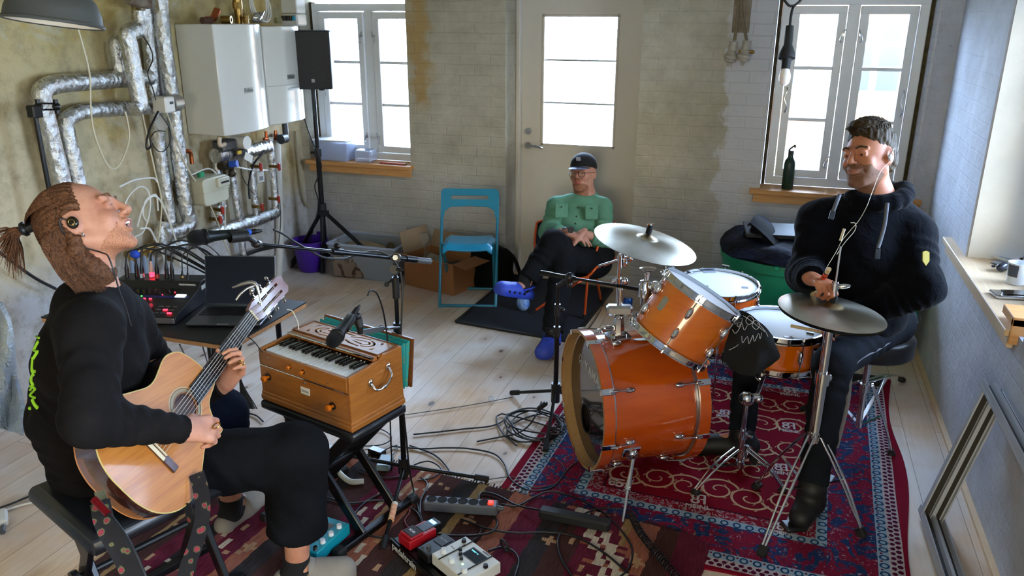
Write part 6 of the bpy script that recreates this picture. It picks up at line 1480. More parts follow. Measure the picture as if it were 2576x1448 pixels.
b=MB(MT);b.box((.001,.29,.075),(.002,.06,.020));obj('side_label',b,M_wpl,t)
b=MB();b.text('S:  1',.016,MT@Matrix.Translation((-.055,.2432,.0945))@Matrix.Rotation(PI/2-.75,4,'X'),.0003);obj('label_writing',b,M_black,t)
prs=[(368,738,362,700),(392,736,385,690),(415,735,406,688),(432,728,428,698),(447,732,441,704),(462,728,451,690),(472,722,466,684),(484,722,482,704),(496,722,494,706)]
for k,(xb,yb_,xt,yt)in enumerate(prs):
 base_=MT@V((-.36+.036*k,.285+.02*(k%2),.105));topp=base_+V((-.004,.01,.075 if k<7 else .03))
 t=thing('audio_plug',['leftmost black plug in the mixer','black plug under the blue cable tie','black plug with silver ring in the mixer','pale pink plug glowing red at its base','black plug with red ring in the mixer','black plug right of the red ringed one','tall thin black plug near the mixer screen','gold tipped small plug in the mixer','rightmost small plug in the mixer'][k],'plug',base_,'plugs on the mixer')
 pm=mat('pink_plug','d9a9a0',.4)if k==3 else M_blackm
 b=MB();b.cyl(base_,base_.lerp(topp,.6),.0095 if k<7 else .006,n=14);b.cyl(base_.lerp(topp,.6),topp,.009 if k<7 else .005,.004,n=12);obj('plug_body',b,pm,t)
 if k in(2,4,3,7):obj('plug_ring',MB().cyl(base_.lerp(topp,.04),base_.lerp(topp,.3),.0108 if k<7 else .0075,n=14),{2:M_chrome,4:M_red,3:emis('led_red',''),7:M_brass}[k],t)
 ex=MT@V((-.30+.05*k,.43,.02+.0));r_=.0045 if k<7 else .0028
 b=MB();hgt=.05+.012*(k%3)+.012*max(0,k-4);b.tube([topp,topp+V((.004,.02,hgt*.8)),topp+V((.06,.07,hgt)),topp+V((.11,.13,hgt*.2)),MT@V((.03+.012*k,.40,.05)),MT@V((.05+.006*k,.46,-.15)),MT@V((.03,.48,-.45)),MT@V((.03+.01*k,.46,-.638))],r_,7,7)
 tag(obj('audio_cable',b,M_cab,ang=70),'black cable arching from the '+t['label'],'cable','cables arching behind the mixer')
b=MB();q=MT@V((-.315,.30,.215));b.ell(q,(.026,.018,.020),n=12,m_=8);tag(obj('cable_tie',b,mat('blue_felt_tie','1846b8',.7)),'bright blue cable tie above the mixer plugs','cable tie')
LF_,LR_,LB_,LL_=Z(467,822,TZ),Z(655,824,TZ),Z(722,770,TZ),Z(545,768,TZ)
ex=(LR_-LF_).normalized();ey=V((-ex.y,ex.x,0));LTm=Matrix((ex,ey,V((0,0,1)))).transposed().to_4x4();LTm.translation=LF_;Lw=(LR_-LF_).length;Ld=.235
t=thing('laptop','open grey laptop with dark screen on the table edge','laptop',LF_+ex*.15)
M_alu=mat('space_grey_aluminium','6e7073',.35,.85)
b=MB(LTm);b.box((Lw/2,Ld/2,.010),(Lw,Ld,.013),ch=.003);b.box((Lw/2,.002,.012),(.06,.006,.008));obj('laptop_base',b,M_alu,t,bev=.001)
b=MB(LTm);b.box((Lw/2,.150,.0170),(Lw*.88,.105,.0012));obj('keyboard_well',b,M_black,t)
kk=MB(LTm)
for j in range(5):
 for i in range(13):kk.box((Lw*.09+i*Lw*.0685,.108+j*.021,.0182),(Lw*.058,.0165,.0016),ch=.0005)
ko=obj('key_rows',kk,mat('laptop_keys','121316',.4),t)
b=MB(LTm);b.box((Lw/2,.048,.0168),(Lw*.42,.08,.0008));obj('trackpad',b,mat('trackpad_grey','606266',.3,.6),t)
b=MB(LTm);b.box((Lw/2,.0005,.014),(.05,.003,.004));obj('lid_notch',b,M_white,t)
lean=R(14);ST2=LTm@Matrix.Translation((0,Ld-.004,.016))@Matrix.Rotation(PI/2-lean,4,'X')
b=MB(ST2);b.box((Lw/2,.112,.003),(Lw,.222,.006),ch=.002);obj('screen_lid',b,M_alu,t,bev=.001)
b=MB(ST2);b.box((Lw/2,.113,.0064),(Lw-.008,.212,.0012));obj('screen',b,mat('screen_black','020203',.12,coat=.0),t)
cable([D(722,778,3.12),D(735,782,3.12),D(745,800,3.12),D(750,815,3.12),D(752,850,3.13),D(750,900,3.16)],.002,'thin white charging lead leaving the laptop',M_wpl,grp='leads near the table')
for k,(x0,x1_)in enumerate(((398,402),(412,416),(452,470),(508,520),(530,534),(546,556))):
 cable([V(Z(x0,866,.60)),V(Z(x1_,905,.3)),V(Z(x1_+6,925,.03))],.0035,['leftmost thin cable hanging below the mixer table','red cable hanging below the mixer table','black cable hanging just left of the table bracket','black cable hanging just right of the table bracket','straight cable hanging near the guitar neck below the table','rightmost cable hanging below the table near the guitar neck'][k],mat('red_cable','7c1420',.5)if k==1 else None,grp='cables hanging under the table')
cable([D(622,845,2.95),D(640,860,2.95),D(660,885,2.95)],.002,'thin lead between guitar neck and harmonium',grp='leads near the table')
GR=Matrix(((.396,.141,-.907),(.306,-.952,-.014),(-.866,-.272,-.42)))
gx=V((.396,.306,-.866)).normalized();gy=V((.141,-.952,-.272));gy=(gy-gx*gx.dot(gy)).normalized();gz=gx.cross(gy)
GT=Matrix((gx,gy,gz)).transposed().to_4x4();GT.translation=V((-1.735,2.233,.881))
def gl(x,y,z=0):return GT@V((x,y,z))
half=[(0,.815),(.06,.812),(.12,.792),(.168,.748),(.190,.69),(.186,.63),(.158,.575),(.134,.53),(.130,.495),(.140,.455),(.150,.42),(.148,.39),(.128,.355),(.095,.338),(.05,.327),(0,.325)]
cut=[(0,.815),(.06,.812),(.12,.792),(.168,.748),(.190,.69),(.186,.63),(.158,.575),(.134,.53),(.130,.50),(.136,.475),(.146,.452),(.150,.438),(.144,.428),(.120,.430),(.085,.420),(.055,.395),(.040,.35),(.032,.325)]
oR=spline([(x,y,0)for x,y in cut],4);oL=spline([(-x,y,0)for x,y in half],4)
out_=[(p.x,p.y)for p in oR]+[(p.x,p.y)for p in oL[::-1]][:-1]
t=thing('classical_guitar','nylon string classical guitar with cutaway and honey coloured top','guitar',gl(0,.6))
M_top=woodmat('cedar_top','b8762e','985618',(30,1.6,30),.42,coat=.15,rings=.12)
M_rose=woodmat('rosewood','4a1c0e','260d07',(12,2,12),.18,coat=1.0)
M_rosew2=woodmat('mahogany_neck','7a3a1c','5c2812',(20,2,20),.3,coat=.5)
sc_=lambda f,P:[(x*f,.57+(y-.57)*(1-(1-f)*.6))for x,y in P]
b=MB(GT);n_o=len(out_)
rings_=[[V((x,y,.002))for x,y in out_],[V((x,y,.088))for x,y in out_],[V((x,y,.094))for x,y in sc_(.96,out_)]]
b.rings(rings_,True);obj('guitar_sides',b,M_rose,t,ang=50)
bm=bmesh.new()
def lp(pts):
 vs=[bm.verts.new((x,y,0))for x,y in pts]
 for j in range(len(vs)):bm.edges.new((vs[j],vs[(j+1)%len(vs)]))
lp(out_);lp([(.043*math.cos(2*PI*j/32),.475+.043*math.sin(2*PI*j/32))for j in range(32)])
bmesh.ops.triangle_fill(bm,edges=bm.edges[:],use_beauty=True,normal=(0,0,1));bm.verts.index_update()
v_=[v.co.copy()for v in bm.verts];f_=[[v.index for v in f.verts]for f in bm.faces];bm.free()
obj('soundboard',plate(v_,f_,.003,GT),M_top,t,ang=30)
b=MB(GT);b.lathe([(.0,0),(.042,0)],Matrix.Translation((0,.475,.006)),32);obj('sound_hole',b,mat('hole_dark','0a0605',.9),t)
b=MB(GT);b.tube([V((x*1.001,y,.0))for x,y in out_],.0022,6,1,True,False);obj('binding',b,mat('cream_binding','b9a25c',.4),t)
b=MB(GT);b.tube([V((x,y,.088))for x,y in out_],.0022,6,1,True,False);obj('back_binding',b,mat('copper_binding','a86a38',.3),t)
for k,(r0,r1,c_)in enumerate(((.045,.047,'3a2c1c'),(.048,.056,'7d7350'),(.057,.059,'3a2c1c'),(.060,.063,'a89868'))):
 b=MB(GT);b.lathe([(r0,-.0021),(r1,-.0021)],Matrix.Translation((0,.475,0)),48);obj('rosette_ring',b,mat('rosette_'+'abcd'[k]if False else 'rosette_inlay.%03d'%k,c_,.35),t)
b=MB(GT);pf_=[(-.026,.0),(.026,.0),(.031,.438),(-.031,.415)];b.prism(pf_,-.0075,-.001);fb_=obj('fretboard',b,mat('ebony','15161c',.3),t)
fr=MB(GT)
for k in range(1,20):
 y=.65*(1-2**(-k/12));w_=.026+.005*y/.43;fr.box((0,y,-.008),(2*w_,.0016,.0014))
obj('frets',fr,M_chrome,fb_)
b=MB(GT)
b.rings([[V((w_*math.cos(a_),y,.001+dz*max(0,math.sin(a_))))for a_ in[2*PI*j/16 for j in range(16)]]for y,w_,dz in((.0,.0255,.018),(.2,.028,.019),(.33,.030,.024),(.36,.034,.07))]);obj('neck',b,M_rosew2,t)
b=MB(GT);b.box((0,-.002,-.008),(.052,.005,.008),ch=.001);obj('nut',b,mat('bone','d8cfb0',.4),t)
HTm=GT@Matrix.Translation((0,-.004,0))@Matrix.Rotation(R(14),4,'X')
bm=bmesh.new();lp([(-.027,0),(-.036,-.03),(-.036,-.185),(-.02,-.200),(0,-.195),(.02,-.200),(.036,-.185),(.036,-.03),(.027,0)])
for s_ in(-1,1):lp([(s_*.011,-.045),(s_*.021,-.045),(s_*.021,-.165),(s_*.011,-.165)])
bmesh.ops.triangle_fill(bm,edges=bm.edges[:],use_beauty=True,normal=(0,0,1));bm.verts.index_update()
v_=[v.co.copy()for v in bm.verts];f_=[[v.index for v in f.verts]for f in bm.faces];bm.free()
obj('headstock',plate(v_,f_,.018,HTm@Matrix.Translation((0,0,.006))),M_rosew2,t,ang=30)
for s_ in(-1,1):
 for k in range(3):
  y=-.06-.045*k;b=MB(HTm);b.cyl((s_*.006,y,.002),(s_*.05,y,.006),.003,n=8);b.ell((s_*.056,y,.008),(.008,.006,.011),n=10,m_=6);b.box((s_*.038,y,.006),(.003,.02,.014));obj('tuning_peg',b,M_chrome,t)
M_str=mat('nylon_string','b8b4a8',.3)
for k in range(6):
 x0=-.021+.0084*k;x1_=-.029+.0116*k;b=MB(GT)
 b.tube([V((x0,0,-.0125)),V((x1_,.65,-.0125))],.0009 if k>2 else .0012,5,1,sp=False)
 e=HTm@V(((-1 if k<3 else 1)*.016,-.06-.045*(k%3),.0));bb=b.T;b.T=Matrix.Identity(4);b.tube([gl(x0,0,-.0125),e],.001,5,1,sp=False);obj('string',b,M_str,t)
b=MB(GT);b.box((0,.655,-.005),(.188,.028,.008),ch=.003);obj('bridge',b,M_rose,t)
b=MB(GT);b.box((0,.650,-.0115),(.078,.003,.006));b.box((0,.663,-.0105),(.082,.012,.004),ch=.001);obj('saddle',b,mat('bone',''),t)
t=thing('capo','silver spring capo clipped on the guitar headstock','capo',HTm@V((.02,-.19,0)))
cp=lambda x,y,z=2.68:D(x,y,z)
b=MB();b.tube([cp(584,723),cp(610,714),(cp(632,710)),cp(644,716),cp(652,740),cp(658,770)],lambda q:.003+.004*math.sin(PI*min(1,q*1.15)),8,6);obj('capo_arm',b,M_steel,t,ang=60)
b=MB();b.tube([cp(594,754,2.66),cp(606,738,2.66),cp(624,724,2.67),cp(640,718,2.68)],.0042,8,5);b.ell(cp(634,730,2.68),.010,n=10,m_=6);obj('capo_handle',b,M_steel,t,ang=60)
g=G('floral_strap');v3_=g.vor(34,co=g.co(1));rc=g.ramp(g.math('ADD',v3_.outputs['Distance'],g.math('MULTIPLY',g.noise(60,3),.3)),[(.0,'b04050'),(.38,'7a1c30'),(.44,'5a6a40'),(.50,'140e12'),(1,'0c0a10')]);g.set(col=rc,rough=.85);fin('floral_strap',g)
t=thing('guitar_strap','black woven guitar strap with red flower embroidery hanging below the guitar','strap',gl(.0,.82,.05))
def ribbon(pts,w_,wd,th=.003,tw=None):
 P=spline(pts,8);G_=[]
 for i,p in enumerate(P):
  d=(P[min(i+1,len(P)-1)]-P[max(i-1,0)]).normalized();wv=(V(wd)-d*V(wd).dot(d)).normalized();G_.append([p-wv*w_/2,p,p+wv*w_/2])
 return MB().grid(G_,th)
obj('strap_band',ribbon([D(494,1190,2.40),D(505,1230,2.38),D(510,1270,2.36),D(506,1320,2.35),D(490,1375,2.33),D(470,1430,2.3),D(455,1500,2.3)],.045,CR,.0025),MATS['floral_strap'],t,ang=60)
obj('strap_band',ribbon([D(470,1265,2.36),D(482,1310,2.37),D(490,1345,2.38),D(486,1400,2.36),D(476,1460,2.35)],.035,CR-CW*.5,.0025),MATS['floral_strap'],t,ang=60)
obj('strap_tail',ribbon([D(252,1262,2.02),D(262,1310,2.0),D(290,1365,1.98),D(320,1420,1.97),D(345,1480,1.96)],.05,CR,.003),MATS['floral_strap'],t,ang=60)
obj('strap_leather',MB().grid([[D(238,1238,2.04),D(262,1230,2.04)],[D(242,1262,2.03),D(274,1262,2.03)],[D(252,1300,2.01),D(285,1298,2.01)]],.004),mat('olive_leather','54503a',.6),t)
b=MB();a=D(243,1262,1.99);e=D(272,1292,1.98);b.cyl(a,e,.009,n=14);b.cyl(a+(a-e)*.25,a,.0095,n=14);tag(obj('jack_plug',b,mat('dark_red_metal','7a1016',.25,.7)),'dark red jack plug at the bottom of the guitar','plug')
cable([D(272,1292,1.98),D(290,1310,1.97),D(330,1370,1.95),D(375,1470,1.93),D(400,1560,1.92)],.0042,'thick black guitar lead leaving the red jack plug',grp='guitar leads')
sz=.50;s0,s1=Z(84,1212,sz),Z(248,1352,sz);ex=(s1-s0).normalized();ey=V((-ex.y,ex.x,0))
t=thing('padded_bench','black padded keyboard bench under the guitarist','bench',(s0+s1)/2+ey*.25-V((0,0,sz)))
SB=Matrix((ex,ey,V((0,0,1)))).transposed().to_4x4();SB.translation=s0;sw=(s1-s0).length
b=MB(SB);b.box((sw/2,.22,-.035),(sw+.01,.50,.07),ch=.022);obj('bench_pad',b,M_vin,t,bev=.012,seg=3)
for y_ in(.03,.40):
 for k in(-1,1):b=MB(SB);b.bar((sw/2-k*.10,y_+.012*k,-.07),(sw/2+k*.12,y_+.012*k,-.47),.045,.02,up=(0,1,0),ch=.003);obj('bench_leg',b,M_blackm,t)
b=MB(SB);b.cyl((sw/2,.0,-.25),(sw/2,.44,-.25),.012);b.cyl((sw/2,-.02,-.25),(sw/2,.0,-.25),.028,n=12);obj('lock_knob',b,M_black,t)
for k in(-1,1):b=MB(SB);b.bar((sw/2+k*.12,-.04,-.475),(sw/2+k*.12,.48,-.475),.03,.03,ch=.004);obj('foot_bar',b,M_blackm,t)
def boxr(c,sz_,an,nm,m_,par,ch=.003,T=None):
 b=MB(T if T is not None else rz(c,an));b.box((0,0,sz_[2]/2),sz_,ch=ch);return obj(nm,b,m_,par)
a,e=Z(1068,1262,.045),Z(1252,1275,.045);an=math.atan2(e.y-a.y,e.x-a.x);c=(a+e)/2;c.z=.018;L_=(e-a).length
t=thing('power_strip','grey six socket power strip with red switch on the kilim','power strip',c);T=rz(c,an)
b=MB(T);b.box((0,0,.022),(L_,.056,.044),ch=.006);obj('strip_body',b,mat('strip_grey','565b66',.5,bump=.2,bs=300,bd=.001),t)
for k in range(6):
 b=MB(T);x=-L_/2+.030+.0485*k*(L_/.34);b.lathe([(.0185,.001),(.0205,.001),(.0205,-.0005)],Matrix.Translation((x,0,.0445)),24);b.lathe([(0,0),(.019,0)],Matrix.Translation((x,0,.0447)),24);obj('socket',b,mat('socket_black','0a0b0d',.95),t)
b=MB(T);b.box((L_/2-.028,.0,.046),(.022,.026,.008),ch=.003);obj('power_switch',b,emis('switch_red','ff2210',1.3),t)
b=MB(T);b.cyl((L_/2,0,.022),(L_/2+.025,0,.022),.012,.008,n=12);obj('cord_grip',b,M_grey,t)
a,e=Z(1358,1283,.045),Z(1535,1318,.045);an=math.atan2(e.y-a.y,e.x-a.x);c=(a+e)/2;c.z=.018
b=MB(rz(c,an));b.box((0,0,.021),((e-a).length,.05,.042),ch=.008);tag(obj('power_block',b,mat('power_black','131519',.6)),'long black power block between kilim and drum rug','power supply')
PB=rz((-1.02,2.20,.017),R(-33));pc_=V((-1.02,2.20,.017))
k0,k1=Z(1020,1385,.03),Z(1090,1448,.03)
t=thing('pedalboard','black pedalboard frame under the effect pedals','pedalboard',pc_)
for y in(-.055,.0,.055):b=MB(PB);b.box((0,y,.022),(.40,.028,.018),ch=.003);obj('board_rail',b,M_blackm,t)
for x in(-.195,.195):b=MB(PB);b.box((x,0,.014),(.012,.15,.028),ch=.003);obj('board_end',b,M_blackm,t)
b=MB(PB);b.box((0,-.078,.018),(.40,.01,.036),ch=.002);ff_=obj('front_face',b,M_blackm,t)
b=MB();b.text('pedaltrain',.042,PB@Matrix.Translation((-.10,-.0836,.018))@Matrix.Rotation(PI/2,4,'X'),.0006,bold=.0006);obj('front_lettering',b,M_wht,ff_)
ZT=.0325+.017
def pedal(nm,label,px_,py_,sz_,an,m_,h=.045,zt=ZT):
 c=Z(px_,py_,zt+h);c.z=zt;t=thing(nm,label,'effect pedal',c);T=rz(c,an);b=MB(T);b.box((0,0,h/2),(sz_[0],sz_[1],h),ch=.003);obj('pedal_body',b,m_,t,bev=.001);return t,T
def knob(T,x,y,z,r_,h,m_,par,nm='pedal_knob'):b=MB(T);b.cyl((x,y,z),(x,y,z+h),r_,r_*.85,n=14);return obj(nm,b,m_,par)
M_pred=mat('red_pedal','a31220',.4);
t,T=pedal('loop_pedal','small red loop pedal at the left end of the pedalboard',1050,1335,(.073,.125),R(-28),M_pred,.038)
b=MB(T);b.box((0,-.025,.043),(.068,.06,.010),ch=.003);obj('treadle',b,M_pred,t)
b=MB(T);b.box((0,-.022,.049),(.055,.048,.003));obj('rubber_pad',b,mat('pad_grey','3a3236',.8),t)
b=MB();b.text('Loop Station',.011,T@Matrix.Translation((0,.018,.0385)),.0004);b.text('IN      OUT',.007,T@Matrix.Translation((0,.05,.0385)),.0004);b.text('BOSS',.014,T@Matrix.Translation((0,-.024,.0508)),.0004,bold=.0004);obj('pedal_lettering',b,M_wht,t)
t,T=pedal('mini_pedal','small black pedal with silver foot switch beside the red pedal',1098,1368,(.07,.13),R(-28),M_black,.035)
knob(T,-.0,-.035,.035,.009,.012,M_chrome,t,'foot_switch')
for s_ in(-1,1):knob(T,s_*.012,-.052,.035,.004,.008,M_chrome,t)
b=MB(T);b.box((.0,.03,.036),(.05,.05,.002));obj('label_plate',b,mat('slate_plate','2d3038',.3),t)
b=MB();b.text('Auto Tune',.009,T@Matrix.Translation((0,.035,.0375)),.0003);obj('pedal_lettering',b,M_wht,t)
t,T=pedal('tuner_pedal','tiny pedal with glowing blue display behind the red pedal',1078,1318,(.05,.09),R(-28),M_black,.04);b=MB(T);b.box((0,.02,.041),(.03,.014,.002));obj('lit_display',b,emis('lcd_blue','4aa8ff',3),t)
t,T=pedal('multi_effect_pedal','white multi effects pedal with dark screen and clear foot switches',1172,1402,(.20,.155),R(-30),mat('cream_white_metal','cfcfca',.4),.045)
b=MB(T);b.box((.015,.03,.0455),(.085,.055,.002));obj('screen_bezel',b,M_black,t)
b=MB(T);b.box((.015,.03,.0468),(.076,.046,.001));obj('screen',b,mat('dim_screen','16202a',.2),t)
b=MB();b.text('PRESET 1A',.008,T@Matrix.Translation((.0,.042,.0475)),.0003);obj('screen_text',b,emis('screen_text','66c8d8',.8),t)
b=MB();b.text('AMPERO',.009,T@Matrix.Translation((.03,.068,.0455)),.0003,bold=.0003);b.text('hotone',.008,T@Matrix.Translation((-.075,.0,.0455)),.0003);obj('pedal_lettering',b,M_black,t)
for x,y,r_ in((-.075,.05,.009),(.085,.02,.009),(-.045,.01,.0065),(-.025,-.005,.0065),(-.003,-.018,.0065)):knob(T,x,y,.045,r_,.012,M_black,t)
M_clr=mat('clear_acrylic','d8dce0',.08,coat=.6)
for x,y in((-.075,-.04),(-.015,-.05),(.055,-.05)):knob(T,x,y,.045,.012,.016,M_clr,t,'foot_switch');
b=MB(T);b.box((-.055,0,.0462),(.004,.157,.003));b.box((.055,0,.0462),(.004,.157,.003));obj('rubber_band',b,M_rubber,t)
b=MB(T);b.cyl((.02,-.03,.045),(.02,-.03,.047),.003);obj('status_led',b,emis('led_white_green','b0ffd0',3),t)
b=MB();c=Z(1270,1372,.07);b.torus(c,(.5,.8,.3),.022,.005,20,6,1.4);tag(obj('cable_strap',b,M_rubber),'black loop strap around the cable behind the white pedal','strap')
t,T=pedal('preamp_pedal','turquoise effect pedal with clear knobs behind the shoe',808,1342,(.115,.20),R(-6),mat('turquoise_pedal','118ea0',.35),.05,.02)
for x in(-.038,.038):
 for y in(-.05,.0,.05):knob(T,x,y+(.01 if x>0 else-.005),.05,.011,.014,M_clr,t)
knob(T,.04,-.085,.05,.009,.014,M_chrome,t,'foot_switch');knob(T,0,-.01,.05,.016,.002,M_black,t,'round_logo')
b=MB(T);b.box((-.005,.05,.051),(.034,.03,.002));obj('picture_label',b,mat('sepia_label','7a6a58',.5,col2='2c2622',vs=120),t)
for(px_,py_,sz_,an,l,m_)in((1112-300,1135,(.13,.07,.05),.3,'black power adapter with white label under the bench',M_black),(948,1130,(.08,.045,.03),-.2,'small black adapter between the stand and the bench',mat('black_glossy','15161a',.2)),(968,1165,(.06,.10,.03),.25,'grey blue interface box behind the microphone stand',mat('blue_grey_box','7a9098',.4))):
 c=Z(px_,py_,.03);c.z=.0185 if py_>1150 else .002;o=boxr(c,sz_,an,'power_adapter',m_,None,.006);tag(o,l,'adapter')
 if px_<900:boxr(c+V((0,0,sz_[2])),(.09,.05,.001),an,'adapter_label',M_wpl,o,0)
b=MB();b.tube([Z(822,1148,.02),Z(850,1185,.03),Z(880,1210,.025),Z(915,1210,.02)],.012,8);tag(obj('white_power_strip',b,M_wpl),'white power cord and plug below the bench','cord')
a,e=D(985,1298,3.22),D(968,1335,3.14);f_=(Z(965,1384,.015)-v6(.11)).normalized();q=v6(.11)+f_*(Z(965,1384,.015)-v6(.11)).length*.50
t=thing('marker_pen','orange labelled roll clipped to the stand leg','marker',q);b=MB();b.cyl(q,q+f_*.075,.0125,n=16);obj('pen_body',b,mat('orange_label','d0601c',.5,col2='e8d0b0',vs=60),t);b=MB();b.cyl(q-f_*.012,q,.0128,n=16);obj('pen_cap',b,M_wpl,t)
FL=[([(1040,1092),(1100,1086),(1170,1078),(1230,1072),(1262,1060),(1278,1040)],.004,'black cable running from the stand toward the cable coil'),([(1005,1045),(1080,1034),(1160,1022),(1230,1010),(1290,998)],.002,'thin black lead crossing the bare floorboards'),([(985,1122),(1060,1128),(1120,1126),(1180,1128),(1240,1140),(1268,1165),(1285,1205),(1330,1232),(1390,1225),(1430,1180),(1480,1140),Z(1490,1125,.06)],.004,'black cable curving over the rug border into the bass drum port'),([(1030,1120),(1090,1142),(1125,1175),(1140,1210),(1142,1242)],.004,'black cable curving down to the power strip'),([(1262,1268,.03),(1300,1272),(1340,1252),(1380,1236),(1430,1245),(1480,1266),(1520,1290),(1560,1330),(1590,1380),(1580,1430),(1540,1465)],.004,'black cable looping from the power strip over the drum rug edge',.018),([(1355,1282,.04),(1300,1270),(1250,1245),(1215,1238),(1205,1255),(1225,1285),(1250,1310),(1240,1335),(1200,1345),(1130,1346),(1080,1335),(1060,1300),(1058,1260),(1075,1220),(1060,1200)],.0042,'thick black cable looped around the power strip',.02),([(1160,1305),(1230,1330),(1300,1340),(1380,1338),(1450,1350),(1520,1390),(1580,1440)],.004,'black cable crossing the kilim to the lower edge',.02),([(1560,1278),(1500,1280),(1440,1310),(1405,1350),(1410,1400),(1440,1450)],.004,'black cable arc beside the long power block',.02),([(1230,1385,.05),(1260,1376),(1290,1385),(1305,1410),(1295,1450)],.0045,'thick short cable from the white pedal',.02),([(1180,1300),(1210,1320),(1200,1350),(1160,1372),(1120,1378)],.002,'thin lead ending beside the white pedal',.018),([(820,1250),(880,1265),(950,1258),(1010,1270),(1050,1290),(1060,1330),(1020,1350),(960,1352),(900,1335),(888,1300),(920,1262),(960,1240)],.004,'black cable coiled around the stand foot',.02),([(905,1180),(960,1200),(1010,1196),(1040,1170),(1080,1160),(1110,1180),(1090,1200),(1050,1208)],.0035,'flat black cable ribbon by the stand leg',.02),([(830,1125),(880,1110),(930,1090),(960,1080),(985,1100),(960,1118),(900,1122)],.003,'thin black cable loop behind the bench legs'),([(870,1150),(930,1160),(980,1150),(1000,1120),(960,1135),(900,1170),(860,1190),(900,1215),(960,1210)],.003,'tangled black cable under the bench'),([(940,1215),(990,1245),(1030,1280),(1018,1310),(1035,1335)],.003,'dark red cable under the microphone stand',.02,'red_cable'),([(-5,1278),(40,1262),(90,1240),(140,1215)],.004,'black cable behind the bench at the left edge'),([(5,1285),(60,1268),(110,1258),(150,1245)],.005,'white extension cord at the left edge',.007,'white_plastic'),([(1395,1150),(1420,1180),(1400,1215),(1340,1225),(1290,1200),(1230,1205)],.002,'very thin lead from the stand foot cap'),([(610,1045),(625,1040),(645,1045),(662,1060)],.004,'short black cable arc on the floor beside the knee'),([(1520,760),(1500,800),(1470,840),(1455,855)],.003,'thin black microphone lead behind the bass drum')]
for row in FL:cable(row[0],row[1],row[2],MATS.get(row[4])if len(row)>4 else None,row[3]if len(row)>3 else .009)
cc_=Z(1345,1078);pts=[];random.seed(8)
for k in range(5*14):
 a_=2*PI*k/14;r_=.125+.022*math.sin(k*.83)+.012*random.random();pts.append(V((cc_.x+.02*math.sin(k*.31)+r_*math.cos(a_)*1.08,cc_.y+.015*math.cos(k*.27)+r_*math.sin(a_),.010+.0066*(k//14)+.003*random.random())))
pts+=[Z(1262,1040,.012),Z(1258,1080,.012),Z(1300,1120,.016)]
cable(pts,.004,'large black cable coil lying by the left rug corner',k=3)
cable([D(1362,1010,4.1),Z(1350,1040,.08),Z(1330,1070,.05),Z(1300,1090,.04),Z(1262,1098,.01),Z(1200,1110,.008)],.004,'black cable rising from the coil to the boom stand')
b=MB();b.bar(Z(1352,1030,.10),Z(1376,1012,.14),.025,.02,ch=.004);tag(obj('cable_connector',b,M_black),'black connector block above the cable coil','connector')
b=MB();p=Z(1236,1003,.018);b.ell(p,(.018,.018,.016),n=12,m_=8);tag(obj('clear_cup',b,M_clear2),'small clear plastic ball on the thin lead','ball')
pts=[];A_,B_=Z(1585,1290,.03),Z(1715,1465,.03);ctr=spline([Z(1585,1288,.035),Z(1612,1340,.035),Z(1660,1400,.035),Z(1720,1470,.035)],62)
for i,p in enumerate(ctr):
 d=(ctr[min(i+1,len(ctr)-1)]-ctr[max(i-1,0)]).normalized();M_=basis(d,(0,0,1));a_=i*2*PI/5.5;pts.append(p+M_@V((.013*math.cos(a_),.013*math.sin(a_),0)))
tag(obj('spiral_cord',MB().tube(pts,.0028,6,2),M_cab,ang=60),'black spiral cord across the rug corner','cable')
t=thing('extension_plug','white plug and socket of an extension cord at the left edge','plug',Z(5,1310));b=MB();b.bar(Z(6,1285,.02),Z(8,1318,.02),.035,.03,ch=.008);obj('socket_body',b,M_wpl,t);b=MB();b.bar(Z(8,1322,.02),Z(6,1340,.02),.02,.02,ch=.005);obj('plug_end',b,M_grey,t)
t=thing('wrapped_bundle','bundle wrapped in white sheet and bubble film leaning at the left wall','bundle',Z(10,1060))
P=[]
for i in range(9):
 v_=i/8;row=[]
 for j in range(7):
  u_=j/6;x=-60+u_*(60+62*v_**.6)+4*math.sin(i*1.3+j);y=770+v_*290-u_*(10-45*v_);row.append(D(x,y,3.55-.25*v_+.05*math.sin(j*1.7+i)))
 P.append(row)
gg=G('wrap_film');q=gg.xyz();vb=gg.vor(90);gg.set(col=gg.mix(gg.ramp(gg.noise(4,3),[(.4,0.0),(.6,1.0)]),'c4cdd4','9fb0c6'),rough=.35,normal=gg.bump(vb.outputs['Distance'],.8,.006));fin('wrap_film',gg)
obj('film_cover',MB().grid(smoothgrid(P,2),.02),MATS['wrap_film'],t,ang=70)
t=thing('aluminium_frame','silver metal door frame profiles leaning against the right wall','frame',(.78,2.9,0))
M_al=mat('anodised_aluminium','b6bac2',.45,.35)
lo,hi=Z(2340,1300,.02),PX(2500,985,.86);lo2=lo+V((.05,-1.6,0));hi2=hi+V((.0,-1.6,0));L0=(hi-lo)
sd=V((0,1,0));nn=L0.cross(sd).normalized()
def prof(a,b_,u,v,nm,slots=True):
 """rail with flanges: a->b length, u width dir, v depth dir"""
 mb_=MB();w_=.085
 mb_.bar(a,b_,w_,.010,up=v)
 for k in(-1,0,1):mb_.bar(a+u*k*w_*.46+v*.012,b_+u*k*w_*.46+v*.012,.006 if k else .014,.026,up=v)
 r_=obj(nm,mb_,M_al,t)
 m2=MB()
 for k in(-1,1):m2.bar(a+u*k*w_*.23+v*.0065,b_+u*k*w_*.23+v*.0065,.020,.003,up=v)
 obj('rail_groove',m2,mat('groove_shadow','2c2822',.7),r_)
 m3=MB();L_=(b_-a).length;n_=int(L_/.02)
 for i in range(n_):p=a.lerp(b_,(i+.5)/n_);m3.bar(p+u*w_*.40+v*.006,p+u*w_*.40+v*.006+(b_-a).normalized()*.007,.002,.002,up=v)
 obj('rail_slots',m3,M_black,r_)
